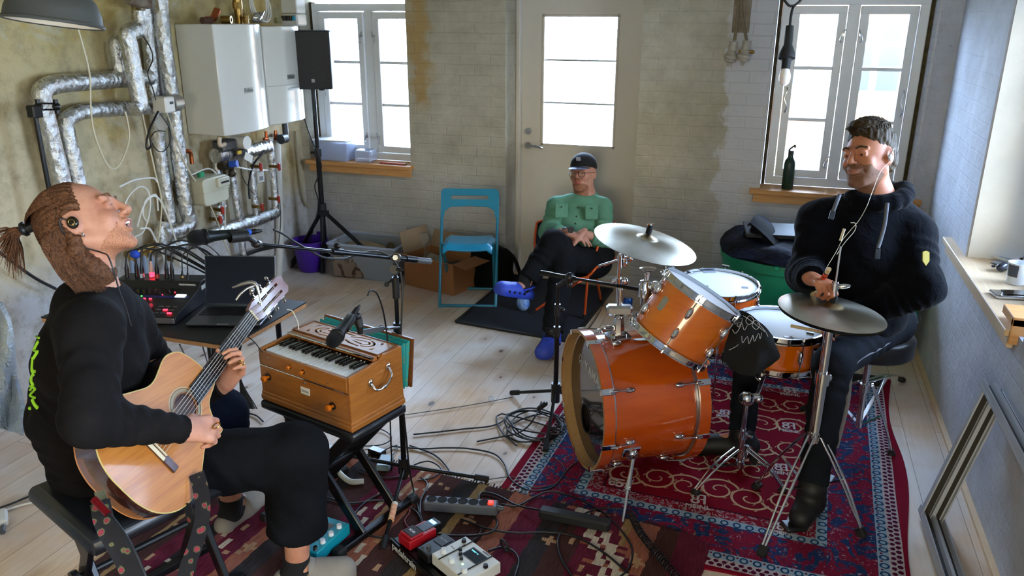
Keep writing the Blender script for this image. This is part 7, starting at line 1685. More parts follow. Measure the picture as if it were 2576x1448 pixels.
nn=nn if nn.x<0 else-nn
prof(lo,hi,nn,V((0,-1,0)),'upright_rail')
prof(lo+V((0,.03,.0)),lo2,nn,L0.normalized(),'bottom_rail')
prof(hi+V((.0,.03,.0)),hi2,nn,L0.normalized(),'top_rail')
def onsill(x,y,z=.806):p=Z(x,y,z);return p
t=thing('cup','white and blue mug on the right hand window sill','mug',onsill(2555,716));p=onsill(2553,712)
obj('cup_body',MB().lathe([(0,.002),(.034,0),(.041,.095),(.0385,.095),(.032,.006),(0,.006)],Matrix.Translation(p),32),mat('mug_white','d4d8da',.3),t)
obj('cup_print',MB().lathe([(.0368,.035),(.0413,.088)],Matrix.Translation(p)@Matrix.Rotation(R(185),4,'Z'),24,arc=R(75)),mat('mug_print','27485c',.4,col2='4d3a34',vs=60),t)
obj('cup_handle',MB().tube([p+V((.036,-.004,.075)),p+V((.062,-.008,.07)),p+V((.064,-.01,.04)),p+V((.034,-.004,.025))],.005,8),mat('mug_white',''),t)
b=MB();p=onsill(2520,682);b.ell(p+V((0,0,.022)),(.04,.022,.022),Matrix.Rotation(.9,3,'Z'),14,8);b.cyl(p+V((-.045,0,.02)),p+V((-.03,.0,.022)),.006);tag(obj('computer_mouse',b,mat('dark_blue_plastic','1c2230',.3)),'small dark rounded object behind the mug on the sill','gadget')
for pts,r_,l,m_ in(([(2440,616),(2515,650),(2576,668)],.008,'white metal rod lying farthest left on the sill',M_wpl),([(2470,620),(2520,636),(2575,652)],.006,'black and white paint brush handle on the sill',M_grey),([(2510,646),(2560,655),(2590,660)],.005,'thin clear tube beside the brush on the sill',M_clear)):
 tag(obj('rod_tool',MB().tube([onsill(x,y,.812+r_)for x,y in pts],r_,8),m_),l,'tool','tools on the right sill')
b=MB();p=onsill(2545,668);b.box(p+V((0,0,.004)),(.10,.14,.006),Matrix.Rotation(.8,3,'Z'));tag(obj('wipe_packet',b,mat('print_paper','b8bcc2',.5,col2='6f7a86',vs=40)),'thin grey printed packet among the tools on the sill','packet')
p=onsill(2525,745,.806);t=thing('metal_tin','shiny open metal tin with reflections on the sill','tin',p)
b=MB(rz(p,R(10)));b.box((.03,.0,.008),(.15,.085,.016),ch=.004);obj('tin_body',b,M_chrome,t);b=MB(rz(p,R(10)));b.box((.045,.005,.0175),(.09,.06,.003));obj('tin_window',b,mat('amber_dark','2a2218',.1),t)
p=PX(2540,775,.89);b=MB();b.box(p+V((.02,-.05,-.01)),(.07,.16,.035),ch=.002);b.box(p+V((.02,-.12,-.05)),(.07,.02,.10),ch=.002);tag(obj('wood_offcut',b,M_pine),'pine offcut under the near end of the right sill','offcut')
class SD:
 def __init__(s,lo,hi,h):
  s.lo=np.array(lo,np.float32);s.h=h;s.n=np.ceil((np.array(hi)-np.array(lo))/h).astype(int)+1;s.f=np.full(s.n,.05,np.float32)
 def loc(s,lo,hi):
  a=np.clip(np.floor((np.array(lo)-s.lo)/s.h).astype(int),0,s.n);b=np.clip(np.ceil((np.array(hi)-s.lo)/s.h).astype(int)+1,0,s.n)
  if(b<=a).any():return None,None
  ax=[s.lo[i]+s.h*np.arange(a[i],b[i],dtype=np.float32)for i in range(3)]
  return tuple(slice(a[i],b[i])for i in range(3)),np.stack(np.meshgrid(*ax,indexing='ij'),-1)
 def comb(s,sl,d,k,op):
  A=s.f[sl]
  if op=='u':h=np.maximum(k-np.abs(A-d),0)/k;s.f[sl]=np.minimum(A,d)-h*h*k*.25
  else:d=-d;h=np.maximum(k-np.abs(A-d),0)/k;s.f[sl]=np.maximum(A,d)+h*h*k*.25
 def cap(s,a,b,ra,rb=None,k=.02,op='u',n=None,fl=1.0,wr=0,wl=.06):
  rb=ra if rb is None else rb;a=np.array(a,np.float32);b=np.array(b,np.float32);m=max(ra,rb)*max(1,fl)+k+.012
  sl,P=s.loc(np.minimum(a,b)-m,np.maximum(a,b)+m)
  if sl is None:return s
  ba=b-a;L2=float(ba@ba)+1e-12;q=P-a
  if n is not None:
   n=np.array(V(n).normalized(),np.float32);c=q@n;t0=np.clip(q@ba/L2,0,1);cc=c-t0*float(ba@n);q2=q-cc[...,None]*n*(1-1/fl);t=np.clip(q2@ba/L2,0,1);q=q2
  else:t=np.clip(q@ba/L2,0,1)
  d=np.linalg.norm(q-t[...,None]*ba,axis=-1)-(ra+(rb-ra)*t)
  if wr:
   u=P@np.array([.6,.3,.74],np.float32);v=P@np.array([-.5,.8,.1],np.float32);L=math.sqrt(L2);ph=t*L
   d=d+wr*(np.sin(2*PI*(ph/wl+.35*np.sin(u*31)+.2*np.sin(v*47)))*.6+.5*np.sin(u*38+3*np.sin(v*19)))
  s.comb(sl,d,k,op);return s
 def ell(s,c,r,M=None,k=.02,op='u'):
  r=np.array((r,)*3 if isinstance(r,(int,float))else r,np.float32);c=np.array(c,np.float32);m=float(r.max())+k+.012
  sl,P=s.loc(c-m,c+m)
  if sl is None:return s
  q=P-c
  if M is not None:q=q@np.array(M,np.float32)
  k0=np.linalg.norm(q/r,axis=-1);k1=np.linalg.norm(q/(r*r),axis=-1)+1e-9
  s.comb(sl,k0*(k0-1)/k1,k,op);return s
 def cut(s,p,n,R_):
  """flatten beyond plane (p,n) within radius R_"""
  p=np.array(p,np.float32);sl,P=s.loc(p-R_,p+R_)
  if sl is None:return s
  n=np.array(V(n).normalized(),np.float32);q=P-p;d=q@n;ins=(np.linalg.norm(q,axis=-1)<R_)&(d>-.02)
  s.f[sl]=np.where(ins,np.maximum(s.f[sl],d),s.f[sl]);return s
 def disp(s,fn,lo,hi):
  sl,P=s.loc(lo,hi);s.f[sl]+=fn(P);return s
 def mesh(s,name,mats,parent,pick=None):
  f=s.f;f[0]=f[-1]=.05;f[:,0]=f[:,-1]=.05;f[:,:,0]=f[:,:,-1]=.05
  S_=f<0;n=s.n
  cnt=np.zeros(n-1,np.uint8)
  for dx in(0,1):
   for dy in(0,1):
    for dz in(0,1):cnt+=S_[dx:n[0]-1+dx,dy:n[1]-1+dy,dz:n[2]-1+dz]
  cells=np.argwhere((cnt>0)&(cnt<8));idx=np.full(n-1,-1,np.int32);idx[tuple(cells.T)]=np.arange(len(cells))
  acc=np.zeros((len(cells),3));num=np.zeros(len(cells));E8=[(x,y,z)for x in(0,1)for y in(0,1)for z in(0,1)]
  for i,a in enumerate(E8):
   for b in E8[i+1:]:
    if sum(abs(a[k]-b[k])for k in range(3))!=1:continue
    fa=f[tuple((cells+a).T)];fb=f[tuple((cells+b).T)];m=(fa<0)!=(fb<0)
    t=np.where(m,fa/np.where(m,fa-fb,1),0);p=np.array(a)+(np.array(b)-np.array(a))*t[:,None];acc[m]+=p[m];num[m]+=1
  vs=s.lo+(cells+acc/num[:,None])*s.h;Q=[]
  for ax in range(3):
   u,v=(ax+1)%3,(ax+2)%3;A=[slice(0,-1)if k==ax else slice(1,-1)for k in range(3)];B=[slice(1,None)if k==ax else slice(1,-1)for k in range(3)]
   sa,sb=S_[tuple(A)],S_[tuple(B)]
   for flip,M_ in((False,sa&~sb),(True,~sa&sb)):
    e=np.argwhere(M_);
    if not len(e):continue
    e=e+np.array([0 if k==ax else 1 for k in range(3)]);du=np.eye(3,dtype=int)[u];dv=np.eye(3,dtype=int)[v]
    q=[idx[tuple((e-du-dv).T)],idx[tuple((e-dv).T)],idx[tuple(e.T)],idx[tuple((e-du).T)]]
    if flip:q=q[::-1]
    Q.append(np.stack(q,1))
  Q=np.concatenate(Q);org=vs.mean(0);org[2]=vs[:,2].min()
  me=bpy.data.meshes.new(name);me.vertices.add(len(vs));me.vertices.foreach_set('co',(vs-org).astype(np.float32).ravel())
  me.loops.add(len(Q)*4);me.loops.foreach_set('vertex_index',Q.ravel().astype(np.int32));me.polygons.add(len(Q));me.polygons.foreach_set('loop_start',np.arange(0,len(Q)*4,4,dtype=np.int32));me.polygons.foreach_set('loop_total',np.full(len(Q),4,np.int32))
  for m_ in mats:me.materials.append(m_)
  if pick is not None:me.polygons.foreach_set('material_index',pick(vs[Q].mean(1)).astype(np.int32))
  me.polygons.foreach_set('use_smooth',np.ones(len(Q),bool));me.update(calc_edges=True)
  o=bpy.data.objects.new(name,me);C.objects.link(o)
  sm=o.modifiers.new('smooth','SMOOTH');sm.factor=.5;sm.iterations=2
  o.parent=parent;o.location=V(org)-WP[parent.name];WP[o.name]=V(org);return o
def camM(y,z):
 """frame from camera-space (right, up, toward viewer) facing dir y and up dir z"""
 w_=lambda q:CR*q[0]+CU*q[1]-CW*q[2]
 y=w_(y).normalized();z=w_(z);z=(z-y*z.dot(y)).normalized();return Matrix((y.cross(z),y,z)).transposed()
def skinmat(name,c,r):
 g=G(name);n=g.noise(14,4,.6);n2=g.noise(90,3)
 g.set(col=g.mix(g.ramp(n,[(.35,0.0),(.7,1.0)]),c,r),rough=.52,sss=.08,spec=.35,normal=g.bump(g.noise(260,3),.12,.001));g.b.inputs['Subsurface Radius'].default_value=(.012,.005,.003);g.b.inputs['Subsurface Scale'].default_value=1.0
 return fin(name,g)
def stub(name,c,hair,amt):
 g=G(name);v=g.noise(420,2,.6);g.set(col=g.mix(g.ramp(v,[(.5-amt*.35,1.0),(.62-amt*.2,0.0)]),c,hair),rough=.7,normal=g.bump(v,.3,.002));return fin(name,g)
M_skin=skinmat('skin','bf8a70','a86c54');M_lip=mat('lips','a5584e',.4)
M_eye=mat('eye_white','cfc9c0',.2);M_iris=mat('iris_dark','2a1c14',.15)
M_teeth=mat('teeth','d8ccb4',.3)
def hairmat(name,a,b):
 g=G(name);n=g.noise(1.0,5,.7,co=g.co((60,60,60)),dist=2.5);g.set(col=g.mix(g.ramp(n,[(.35,0.0),(.65,1.0)]),a,b),rough=.65,spec=.2,normal=g.bump(n,.35,.003));return fin(name,g)
def head(sd,c,M,s=1.0,smile=0,openm=False,jawr=1.0,neck=None,neckr=.056):
 L=lambda x,y,z:V(c)+M@(V((x,y,z))*s)
 E=lambda p,r,k=.012,op='u',Mx=None:sd.ell(L(*p),tuple(q*s for q in r),(M@Mx)if Mx else M,k*s,op)
 K=lambda p,q,r,r2=None,k=.012,op='u':sd.cap(L(*p),L(*q),r*s,(r2 or r)*s,k*s,op)
 E((0,-.018,.035),(.074,.095,.086),.01);E((0,.022,-.01),(.066,.070,.088),.03);E((0,.05,-.058),(.046*jawr,.042,.052),.025)
 for x in(-1,1):
  K((x*.054*jawr,.0,-.055),(x*.022,.072,-.098),.018,.016,.02);E((x*.037,.070,-.028),(.024,.020,.022),.018)
  E((x*.030,.102,.006),(.019,.016,.012),.014,'s')
  E((x*.030,.0775,.004),(.0155,.0155,.0145),.004)
  K((x*.016,.0905,.0075),(x*.030,.0945,.0105),.0040,.0044,.003);K((x*.030,.0945,.0105),(x*.045,.087,.0065),.0044,.004,.003);K((x*.017,.089,-.001),(x*.043,.087,-.001),.0042,.0042,.004)
  K((x*.012,.093,.024),(x*.048,.083,.026),.008,.007,.012)
  E((x*.076,-.008,-.006),(.010,.021,.033),.008,Mx=Matrix.Rotation(x*.25,3,'Z'));E((x*.084,-.002,-.004),(.006,.011,.018),.005,'s')
 E((0,.080,-.104),(.020,.016,.016),.014)
 K((0,.094,.018),(0,.116,-.020),.0075,.0105,.012);E((0,.114,-.025),(.0125,.012,.010),.006)
 for x in(-1,1):E((x*.012,.104,-.028),(.0085,.010,.008),.005);E((x*.0065,.108,-.036),(.0035,.005,.004),.003,'s')
 E((0,.093,-.052),(.027,.011,.015),.01)
 if openm:
  E((0,.100,-.0485),(.024,.009,.0055),.004);E((0,.093,-.072),(.021,.009,.006),.004);E((0,.104,-.060),(.020,.016,.0085),.003,'s')
 else:
  E((0,.102,-.052),(.023,.008,.0050),.004);E((0,.099,-.0635),(.020,.008,.0058),.004);K((-.022,.104,-.0572+smile*.004),(.022,.104,-.0572+smile*.004),.0016,.0016,.002,'s')
 for x in(-1,1):K((x*.030,.083,-.034),(x*.036,.078,-.060),.003,.002,.008,'s')
 if neck:sd.cap(L(0,-.018,-.065),neck,neckr*s,(neckr+.004)*s,.03)
 return L
def facepick(c,M,s,beard=False,mou=None):
 Mi=np.array(M.transposed());c_=np.array(c)
 def f(P):
  q=(P-c_)@Mi.T/s;x,y,z=q[:,0],q[:,1],q[:,2];o=np.zeros(len(P),int)
  if beard:
   b=(y>beard[0])&(z<beard[1]-.55*np.maximum(0,.075-y)+.0*x)&(z>-.150)&(np.abs(x)<.085)&(y>-.0+(-.06-z)*.2);b|=(z<-.030)&(z>-.052)&(np.abs(x)<.030)&(y>.085)
   o[b]=2
  lp_=((x/.0225)**2+((z+.0580)/.0105)**2<1)&(y>.093);o[lp_]=1
  return o
 return f
def eyes(t,L,M,s,gaze=(0,0)):
 for x in(-1,1):
  p=L(x*.030,.0815,.0035);b=MB();b.ell(p,.0118*s,None,16,12);e=obj('eye',b,M_eye,t,ang=60)
  q=p+M@(V((gaze[0]*.004,.0104,gaze[1]*.003))*s);b=MB();b.ell(q,(.0066*s,.0022*s,.0066*s),M,14,6);obj('iris',b,M_iris,e,ang=60)
def hand(sd,W,f,n,s=1.0,right=True,curl=(.5,.5,.5,.5),thumb=(.5,.6),k=.004,bend=(1.0,1.1,.7),spread=.10):
 """W wrist, f palm direction, n the way the palm faces"""
 f=V(f).normalized();n=V(n);n=(n-f*n.dot(f)).normalized();sd_=f.cross(n)if right else n.cross(f);W=V(W)
 sd_=-sd_ if False else sd_
 base=[(.031,.088),(.010,.092),(-.011,.088),(-.030,.078)];ln=[(.043,.026,.021),(.047,.030,.022),(.043,.028,.021),(.034,.021,.018)]
 for i,(o_,l_)in enumerate(base):
  p=W+(f*l_+sd_*o_)*s;sd.cap(W+(sd_*o_*.55+f*.008)*s,p,.0155*s,.0115*s,.016)
  th=curl[i]*bend[0]*.6;df=(f+sd_*(o_*spread*12*.3)).normalized()
  for j in range(3):
   if j:th+=curl[i]*bend[j]
   d=df*math.cos(th)+n*math.sin(th);q=p+d*ln[i][j]*s;sd.cap(p,q,(.0098-.0011*j)*s,(.0089-.0011*j)*s,k if j else .007);p=q
 p=W+(f*.022+sd_*.026+n*.006)*s;d1=(f*.62+sd_*.62*thumb[0]*1.6+n*thumb[1]).normalized();q=p+d1*.044*s;sd.cap(p,q,.0145*s,.0115*s,.012)
 d2=(f*.9+n*thumb[1]*.9+sd_*.10*thumb[0]).normalized();r_=q+d2*.032*s;sd.cap(q,r_,.0112*s,.010*s,.006);sd.cap(r_,r_+(d2+n*.25).normalized()*.024*s,.010*s,.008*s,.005)
 sd.cap(W-f*.03*s,W+f*.03*s,.024*s,.026*s,.02,n=n,fl=.72)
def strands(name,roots,step,n,r,m_,t,seg=5):
 b=MB()
 for i in range(n):
  P=roots(i)
  if P:b.tube(P,lambda q:r*(1-.75*q),4,3)
 return obj(name,b,m_,t,ang=0,fixn=False)
rnd=random.Random(11)
def clothmat(name,c,c2,sc=260,st=.5,rough=.92,sheen=.0,spec=.2):
 g=G(name);n=g.noise(sc,3,.6);f=g.noise(7,4,.6)
 g.set(col=g.mix(g.ramp(f,[(.3,0.0),(.7,1.0)]),c,c2),rough=rough,sheen=sheen,spec=spec,normal=g.bump(g.math('ADD',g.math('MULTIPLY',n,.25),g.math('MULTIPLY',g.noise(16,3,.5,dist=1.5),1.2)),st,.006));return fin(name,g)
def guitarist():
 hc=D(213,562,2.28);hs=1.05;M=camM((.84,.50,-.10),(-.50,.86,.02))
 t=thing('person','guitarist in black shirt with tied back ginger hair, head tilted up, playing','person',Z(560,1350))
 nb=D(238,752,2.32);sh_r,el_r,wr_r=D(226,832,2.16),D(224,1058,2.04),D(462,1080,2.26)
 sh_l,el_l,wr_l=D(310,800,2.50),D(450,1010,2.80),D(568,962,2.70)
 hip_r,kn_r,an_r=D(380,1180,2.58),D(745,1142,2.62),Z(748,1420,.085);hip_l,kn_l,an_l=D(400,1150,2.80),D(560,1040,3.0),Z(582,1262,.10)
 pel=D(275,1150,2.60);ch=D(225,900,2.40);mid=D(212,1030,2.48)
 lo=np.array([-2.25,.95,-.02]);hi=np.array([-1.0,2.6,1.62])
 sd=SD(lo,hi,.0036)
 L=head(sd,hc,M,hs,1,True,1.05,nb,.055)
 sd.cap(nb,ch,.07,.10,.04);sd.cap(ch,mid,.10,.09,.04);sd.cap(mid,pel,.09,.10,.04)
 for a,b_,w_ in((sh_r,el_r,wr_r),(sh_l,el_l,wr_l)):sd.cap(ch,a,.06,.05,.03);sd.cap(a,b_,.045,.038,.02);sd.cap(b_,w_,.038,.026,.02)
 for a,b_,w_ in((hip_r,kn_r,an_r),(hip_l,kn_l,an_l)):sd.cap(pel,a,.09,.08,.03);sd.cap(a,b_,.075,.055,.02);sd.cap(b_,w_,.055,.040,.02)
 for a,(x1,y1)in((an_r,(890,1425)),(an_l,(650,1245))):
  toe=Z(x1,y1,.035);fq=V((toe.x-a.x,toe.y-a.y,0)).normalized();sd.cap(a+V((0,0,-.02)),V((a.x,a.y,.045))+fq*.13,.034,.026,.02)
 hand(sd,wr_r,D(545,1078,2.36)-wr_r,gz+gx*.3,1.06,True,(.55,.75,.85,.95),(.35,.3),spread=.0)
 fd=D(618,893,2.66)-wr_l;hand(sd,wr_l,fd,D(545,850,2.50)-D(600,900,2.66),1.0,False,(.95,1.0,.95,.85),(.9,.5),bend=(.8,1.25,.7))
 pk_=facepick(hc,M,hs,(.012,-.060),True)
 M_beard=stub('ginger_stubble','b87c5c','6e4630',.5)
 sd.mesh('body',[M_skin,M_lip,M_beard],t,pk_)
 eyes(t,L,M,hs,(0,.5))
 b=MB();b.tube([L(-.019,.088,-.0535),L(0,.101,-.0535),L(.019,.088,-.0535)],.0042*hs,6,5);obj('teeth',b,M_teeth,t,ang=60)
 b=MB();b.ell(L(0,.078,-.062),.018*hs);obj('mouth_inside',b,mat('mouth_dark','3a120e',.6),t)
 for x in(-1,1):b=MB();b.tube([L(x*.014,.099,.027),L(x*.03,.099,.033),L(x*.048,.086,.028)],.0028*hs,5);obj('eyebrow',b,mat('brow_ginger','6a4024',.8),t,ang=60)
 M_h=hairmat('ginger_brown_hair','724a2e','2a170d')
 h=SD(np.array(hc)-.26,np.array(hc)+.26,.0035)
 LE=lambda p,r,k=.015,op='u':h.ell(L(*p),tuple(q*hs for q in r),M,k,op)
 LE((0,-.020,.036),(.081,.099,.090));LE((0,-.048,-.02),(.080,.074,.085),.03);LE((0,-.062,-.085),(.074,.062,.062),.03);LE((0,-.045,-.135),(.060,.055,.045),.03)
 h.cap(L(.074,.012,.03),L(.078,-.03,-.07),.016,.02,.02);h.cap(L(.068,-.035,-.075),L(.058,-.03,-.135),.018,.02,.02)
 LE((0,.094,.035),(.085,.078,.105),.02,'s');LE((0,.055,-.09),(.05,.07,.09),.012,'s')
 for x in(-1,1):LE((x*.088,.010,-.012),(.03,.028,.040),.008,'s')
 Mn=np.array(M.transposed());cc=np.array(hc)
 def dn(P):
  q=(P-cc)@Mn.T;a=np.arctan2(q[...,2]-.0,np.abs(q[...,0])+.02);r=np.linalg.norm(q,axis=-1)
  return(.0012*np.sin(a*46+q[...,1]*18+2*np.sin(q[...,1]*30))+.0010*np.sin(a*110+q[...,1]*40+1)).astype(np.float32)
 h.disp(dn,np.array(hc)-.26,np.array(hc)+.26)
 h.mesh('hair',[M_h],t)
 bun=L(0,-.150,.066);fn=(M@V((0,-1,.12)))
 def pony(i):
  a=rnd.random()*6.28;r=rnd.random()**.5*.016;o_=M@V((math.cos(a)*r,0,math.sin(a)*r));sp_=M@V((math.cos(a)*.045*rnd.random(),0,math.sin(a)*.05*rnd.random()-.03));l_=.045+.045*rnd.random()
  return[bun+o_*.6,bun+o_+fn*.02,bun+o_+fn*l_*.6+sp_*.6,bun+o_+fn*l_+sp_*1.3+V((0,0,-.012))]
 strands('ponytail',pony,0,150,.0028,M_h,t)
 b=MB();b.torus(L(0,-.142,.065),fn,.014,.008,24,8);b.cyl(L(0,-.10,.06),L(0,-.152,.066),.019,.014);obj('hair_tie',b,M_black,t)
 def back(i):
  x=(rnd.random()*2-1);z0=.09-.2*rnd.random();y0=.055-.10*rnd.random()if z0>-.02 else-.02-.04*rnd.random();R0=.089
  a=x*1.25;p0=L(R0*math.sin(a),y0*1.0,max(-.05,R0*math.cos(a)+.03 if z0>0 else z0));
  if z0>0:p0=L(.080*math.sin(a),.004-.03*abs(x),.036+.088*math.cos(a));return[p0,L(.088*math.sin(a),-.05,.040+.083*math.cos(a)),L(.06*math.sin(a),-.105,.055+.04*math.cos(a)),L(0,-.140,.064)]
  s_=1 if x>0 else-1;zz=-.02-.10*rnd.random();y1=-.10+.075*rnd.random();
  return[L(s_*.084,y1*.6,zz*.2),L(s_*(.082+.006*rnd.random()),y1,zz),L(s_*(.070+.008*rnd.random()),y1*.9,-.13-.03*rnd.random()),L(s_*(.055+.01*rnd.random()),y1+.01,-.175-.025*rnd.random())]
 strands('hair_strands',back,0,1900,.0012,M_h,t)
 b=MB();e=L(.088,.002,-.010);b.ell(e,(.010,.016,.018),M,14,8);o=obj('ear_monitor',b,mat('dark_bronze','2c2a20',.2,.6),t,ang=60);b=MB();b.torus(L(.096,.002,-.010),M.col[0],.008,.0012,20,6);obj('monitor_ring',b,M_brass,o)
 b=MB();b.torus(L(.080,.006,-.048),M.col[1],.006,.0014,16,6);obj('earring',b,M_steel,t)
 b=MB();b.tube([e,L(.092,-.018,.012),L(.090,-.03,-.02),L(.075,-.01,-.075),L(.07,.02,-.11),D(275,650,2.12),D(300,730,2.15),D(318,780,2.18),D(330,820,2.2)],.0022,6);lab(obj('monitor_cable',b,M_cab,t,ang=60),'twisted black earphone cable')
 b=MB();kq=D(603,905,2.56);b.torus(D(607,912,2.585),(D(618,893,2.66)-wr_l),.0105,.0018,20,6);obj('finger_ring',b,mat('gold','c8963c',.2,1.0),t)
 b=MB();b.torus(D(544,1070,2.33),(D(560,1090,2.36)-D(535,1060,2.33)),.0115,.002,20,6);obj('finger_ring',b,MATS['gold'],t)
 MS_=clothmat('washed_black_cotton','0c0a0a','171413',spec=.12);s=SD(lo,hi,.005)
 s.cap(D(236,775,2.34),D(232,900,2.40),.100,.135,.05,n=CW,fl=1.4,wr=.003,wl=.2);s.cap(D(232,900,2.40),D(215,1030,2.50),.140,.150,.05,n=CW,fl=1.15,wr=.006,wl=.09);s.cap(D(215,1030,2.50),D(250,1150,2.58),.150,.150,.05,wr=.008,wl=.07)
 s.cap(D(240,1120,2.56),D(270,1190,2.58),.14,.12,.05,wr=.006)
 s.cap(D(236,790,2.28),sh_r,.080,.085,.04);s.cap(sh_r,el_r,.083,.066,.035,wr=.005,wl=.07);s.cap(el_r,wr_r,.066,.040,.03,wr=.004,wl=.045)
 s.cap(D(260,780,2.35),sh_l,.08,.08,.04);s.cap(sh_l,el_l,.075,.06,.03,wr=.004);s.cap(el_l,wr_l,.06,.038,.03,wr=.004)
 s.cut(wr_r+(el_r-wr_r).normalized()*.000,wr_r-el_r,.075);s.cut(wr_l+(el_l-wr_l).normalized()*.015,wr_l-el_l,.07)
 s.cap(nb+(L(0,-.018,-.065)-nb)*.1,L(0,-.018,-.065),.062,.064,.006,'s')
 shirt_o=s.mesh('long_sleeve_shirt',[MS_],t)
 b=MB();nn_=(L(0,-.018,-.065)-nb).normalized();b.torus(nb+nn_*.012,nn_+M@V((0,-.15,0)),.072,.008,40,8);obj('shirt_collar',b,MS_,t,ang=60)
 from mathutils.bvhtree import BVHTree
 me=shirt_o.data;bv=BVHTree.FromPolygons([v.co+WP[shirt_o.name]for v in me.vertices],[list(p.vertices)for p in me.polygons]);b=MB()
 for st in([(97,800),(99,815)],[(93,826),(88,846),(94,850)],[(92,858),(82,880),(90,884),(80,902)],[(78,898),(76,930),(84,934)],[(80,940),(74,955),(79,968),(72,980)],[(72,970),(84,978),(72,992),(84,1000)],[(76,1004),(82,1016),(90,1026)],[(70,1024),(72,1028)]):
  P=[]
  for x,y in st:
   h_=bv.ray_cast(CO,ray(x+6,y))
   if h_[0]is not None:P.append(h_[0]+h_[1]*.001)
  if len(P)>1:b.tube(P,.0055,6,4,flat=.6)
 lab(obj('neon_print',b,mat('neon_green_print','a8e832',.7),t,ang=60),'neon green lettering print on the back of the shirt')
 MT_=clothmat('black_linen','08090b','101216',spec=.1);s=SD(lo,hi,.005)
 s.cap(pel,hip_r,.12,.112,.04);s.cap(hip_r,kn_r,.112,.100,.04,wr=.005,wl=.13);kb_=kn_r.lerp(an_r,.66);s.cap(kn_r,kb_,.100,.100,.03,n=CR,fl=1.02,wr=.004,wl=.3);s.cut(kb_,an_r-kn_r,.17)
 s.mesh('trousers',[MT_],t)
 s=SD(lo,hi,.006);s.cap(pel,hip_l,.12,.11,.04);s.cap(hip_l,kn_l,.105,.09,.04,wr=.004);kb_=kn_l.lerp(an_l,.8);s.cap(kn_l,kb_,.09,.085,.03,wr=.004);s.cut(kb_,an_l-kn_l,.15)
 s.mesh('trouser_leg',[clothmat('navy_linen','0c1220','141c30',spec=.1)],t)
 M_sock=mat('black_sock','08080a',.9);M_sue=clothmat('grey_suede','8f8880','7d766e',300,.3)
 for a,(x1,y1),ln in((an_r,(905,1432),.21),(an_l,(660,1240),.2)):
  toe=Z(x1,y1,.03);f_=V((toe.x-a.x,toe.y-a.y,0)).normalized();g0=V((a.x,a.y,0));sdv=V((-f_.y,f_.x,0))
  b=SD(np.array(g0)-.33+np.array([0,0,.3]),np.array(g0)+np.array([.33,.33,.2]),.004)
  b.cap(g0+V((0,0,.115)),g0+V((0,0,.06))-f_*.01,.046,.042,.02);b.cap(g0-f_*.025+V((0,0,.05)),g0+f_*.10+V((0,0,.045)),.038,.036,.02);b.cut(g0+V((0,0,.125)),(0,0,1),.09);b.mesh('sock',[M_sock],t)
  b=SD(np.array(g0)-.36+np.array([0,0,.34]),np.array(g0)+np.array([.36,.36,.2]),.004)
  b.cap(g0+f_*.06+V((0,0,.042)),g0+f_*.155+V((0,0,.038)),.050,.046,.02,n=sdv,fl=1.1);b.cap(g0-f_*.05+V((0,0,.028)),g0+f_*.08+V((0,0,.03)),.040,.046,.02);b.ell(g0-f_*.005+V((0,0,.085)),(.055,.055,.045),None,.01,'s');b.cut(g0+f_*.05+V((0,0,.012)),(0,0,-1),.3)
  sh=b.mesh('clog',[M_sue],t)
  b=MB();pl=[(g0-f_*.085).lerp(g0+f_*.20,q)+sdv*w_*sg for sg,seq in((1,(0,.1,.4,.8,.95,1)),(-1,(1,.95,.8,.4,.1,0)))for q in seq for w_ in[{0:.015,.1:.032,.4:.04,.8:.05,.95:.036,1:.012}[q]]]
  b.prism([(p.x,p.y)for p in pl],.003+.016,.016+.016)if False else b.prism([(p.x,p.y)for p in pl],.018,.034);obj('clog_sole',b,mat('cork_sole','9a8468',.8),t)
  b=MB();b.tube([g0+f_*.055+sdv*.052+V((0,0,.03)),g0+f_*.05+sdv*.03+V((0,0,.083)),g0+f_*.05+V((0,0,.094)),g0+f_*.05-sdv*.03+V((0,0,.083)),g0+f_*.055-sdv*.052+V((0,0,.03))],.013,8,5,flat=.25);obj('clog_strap',b,M_sue,t,ang=60)
guitarist()
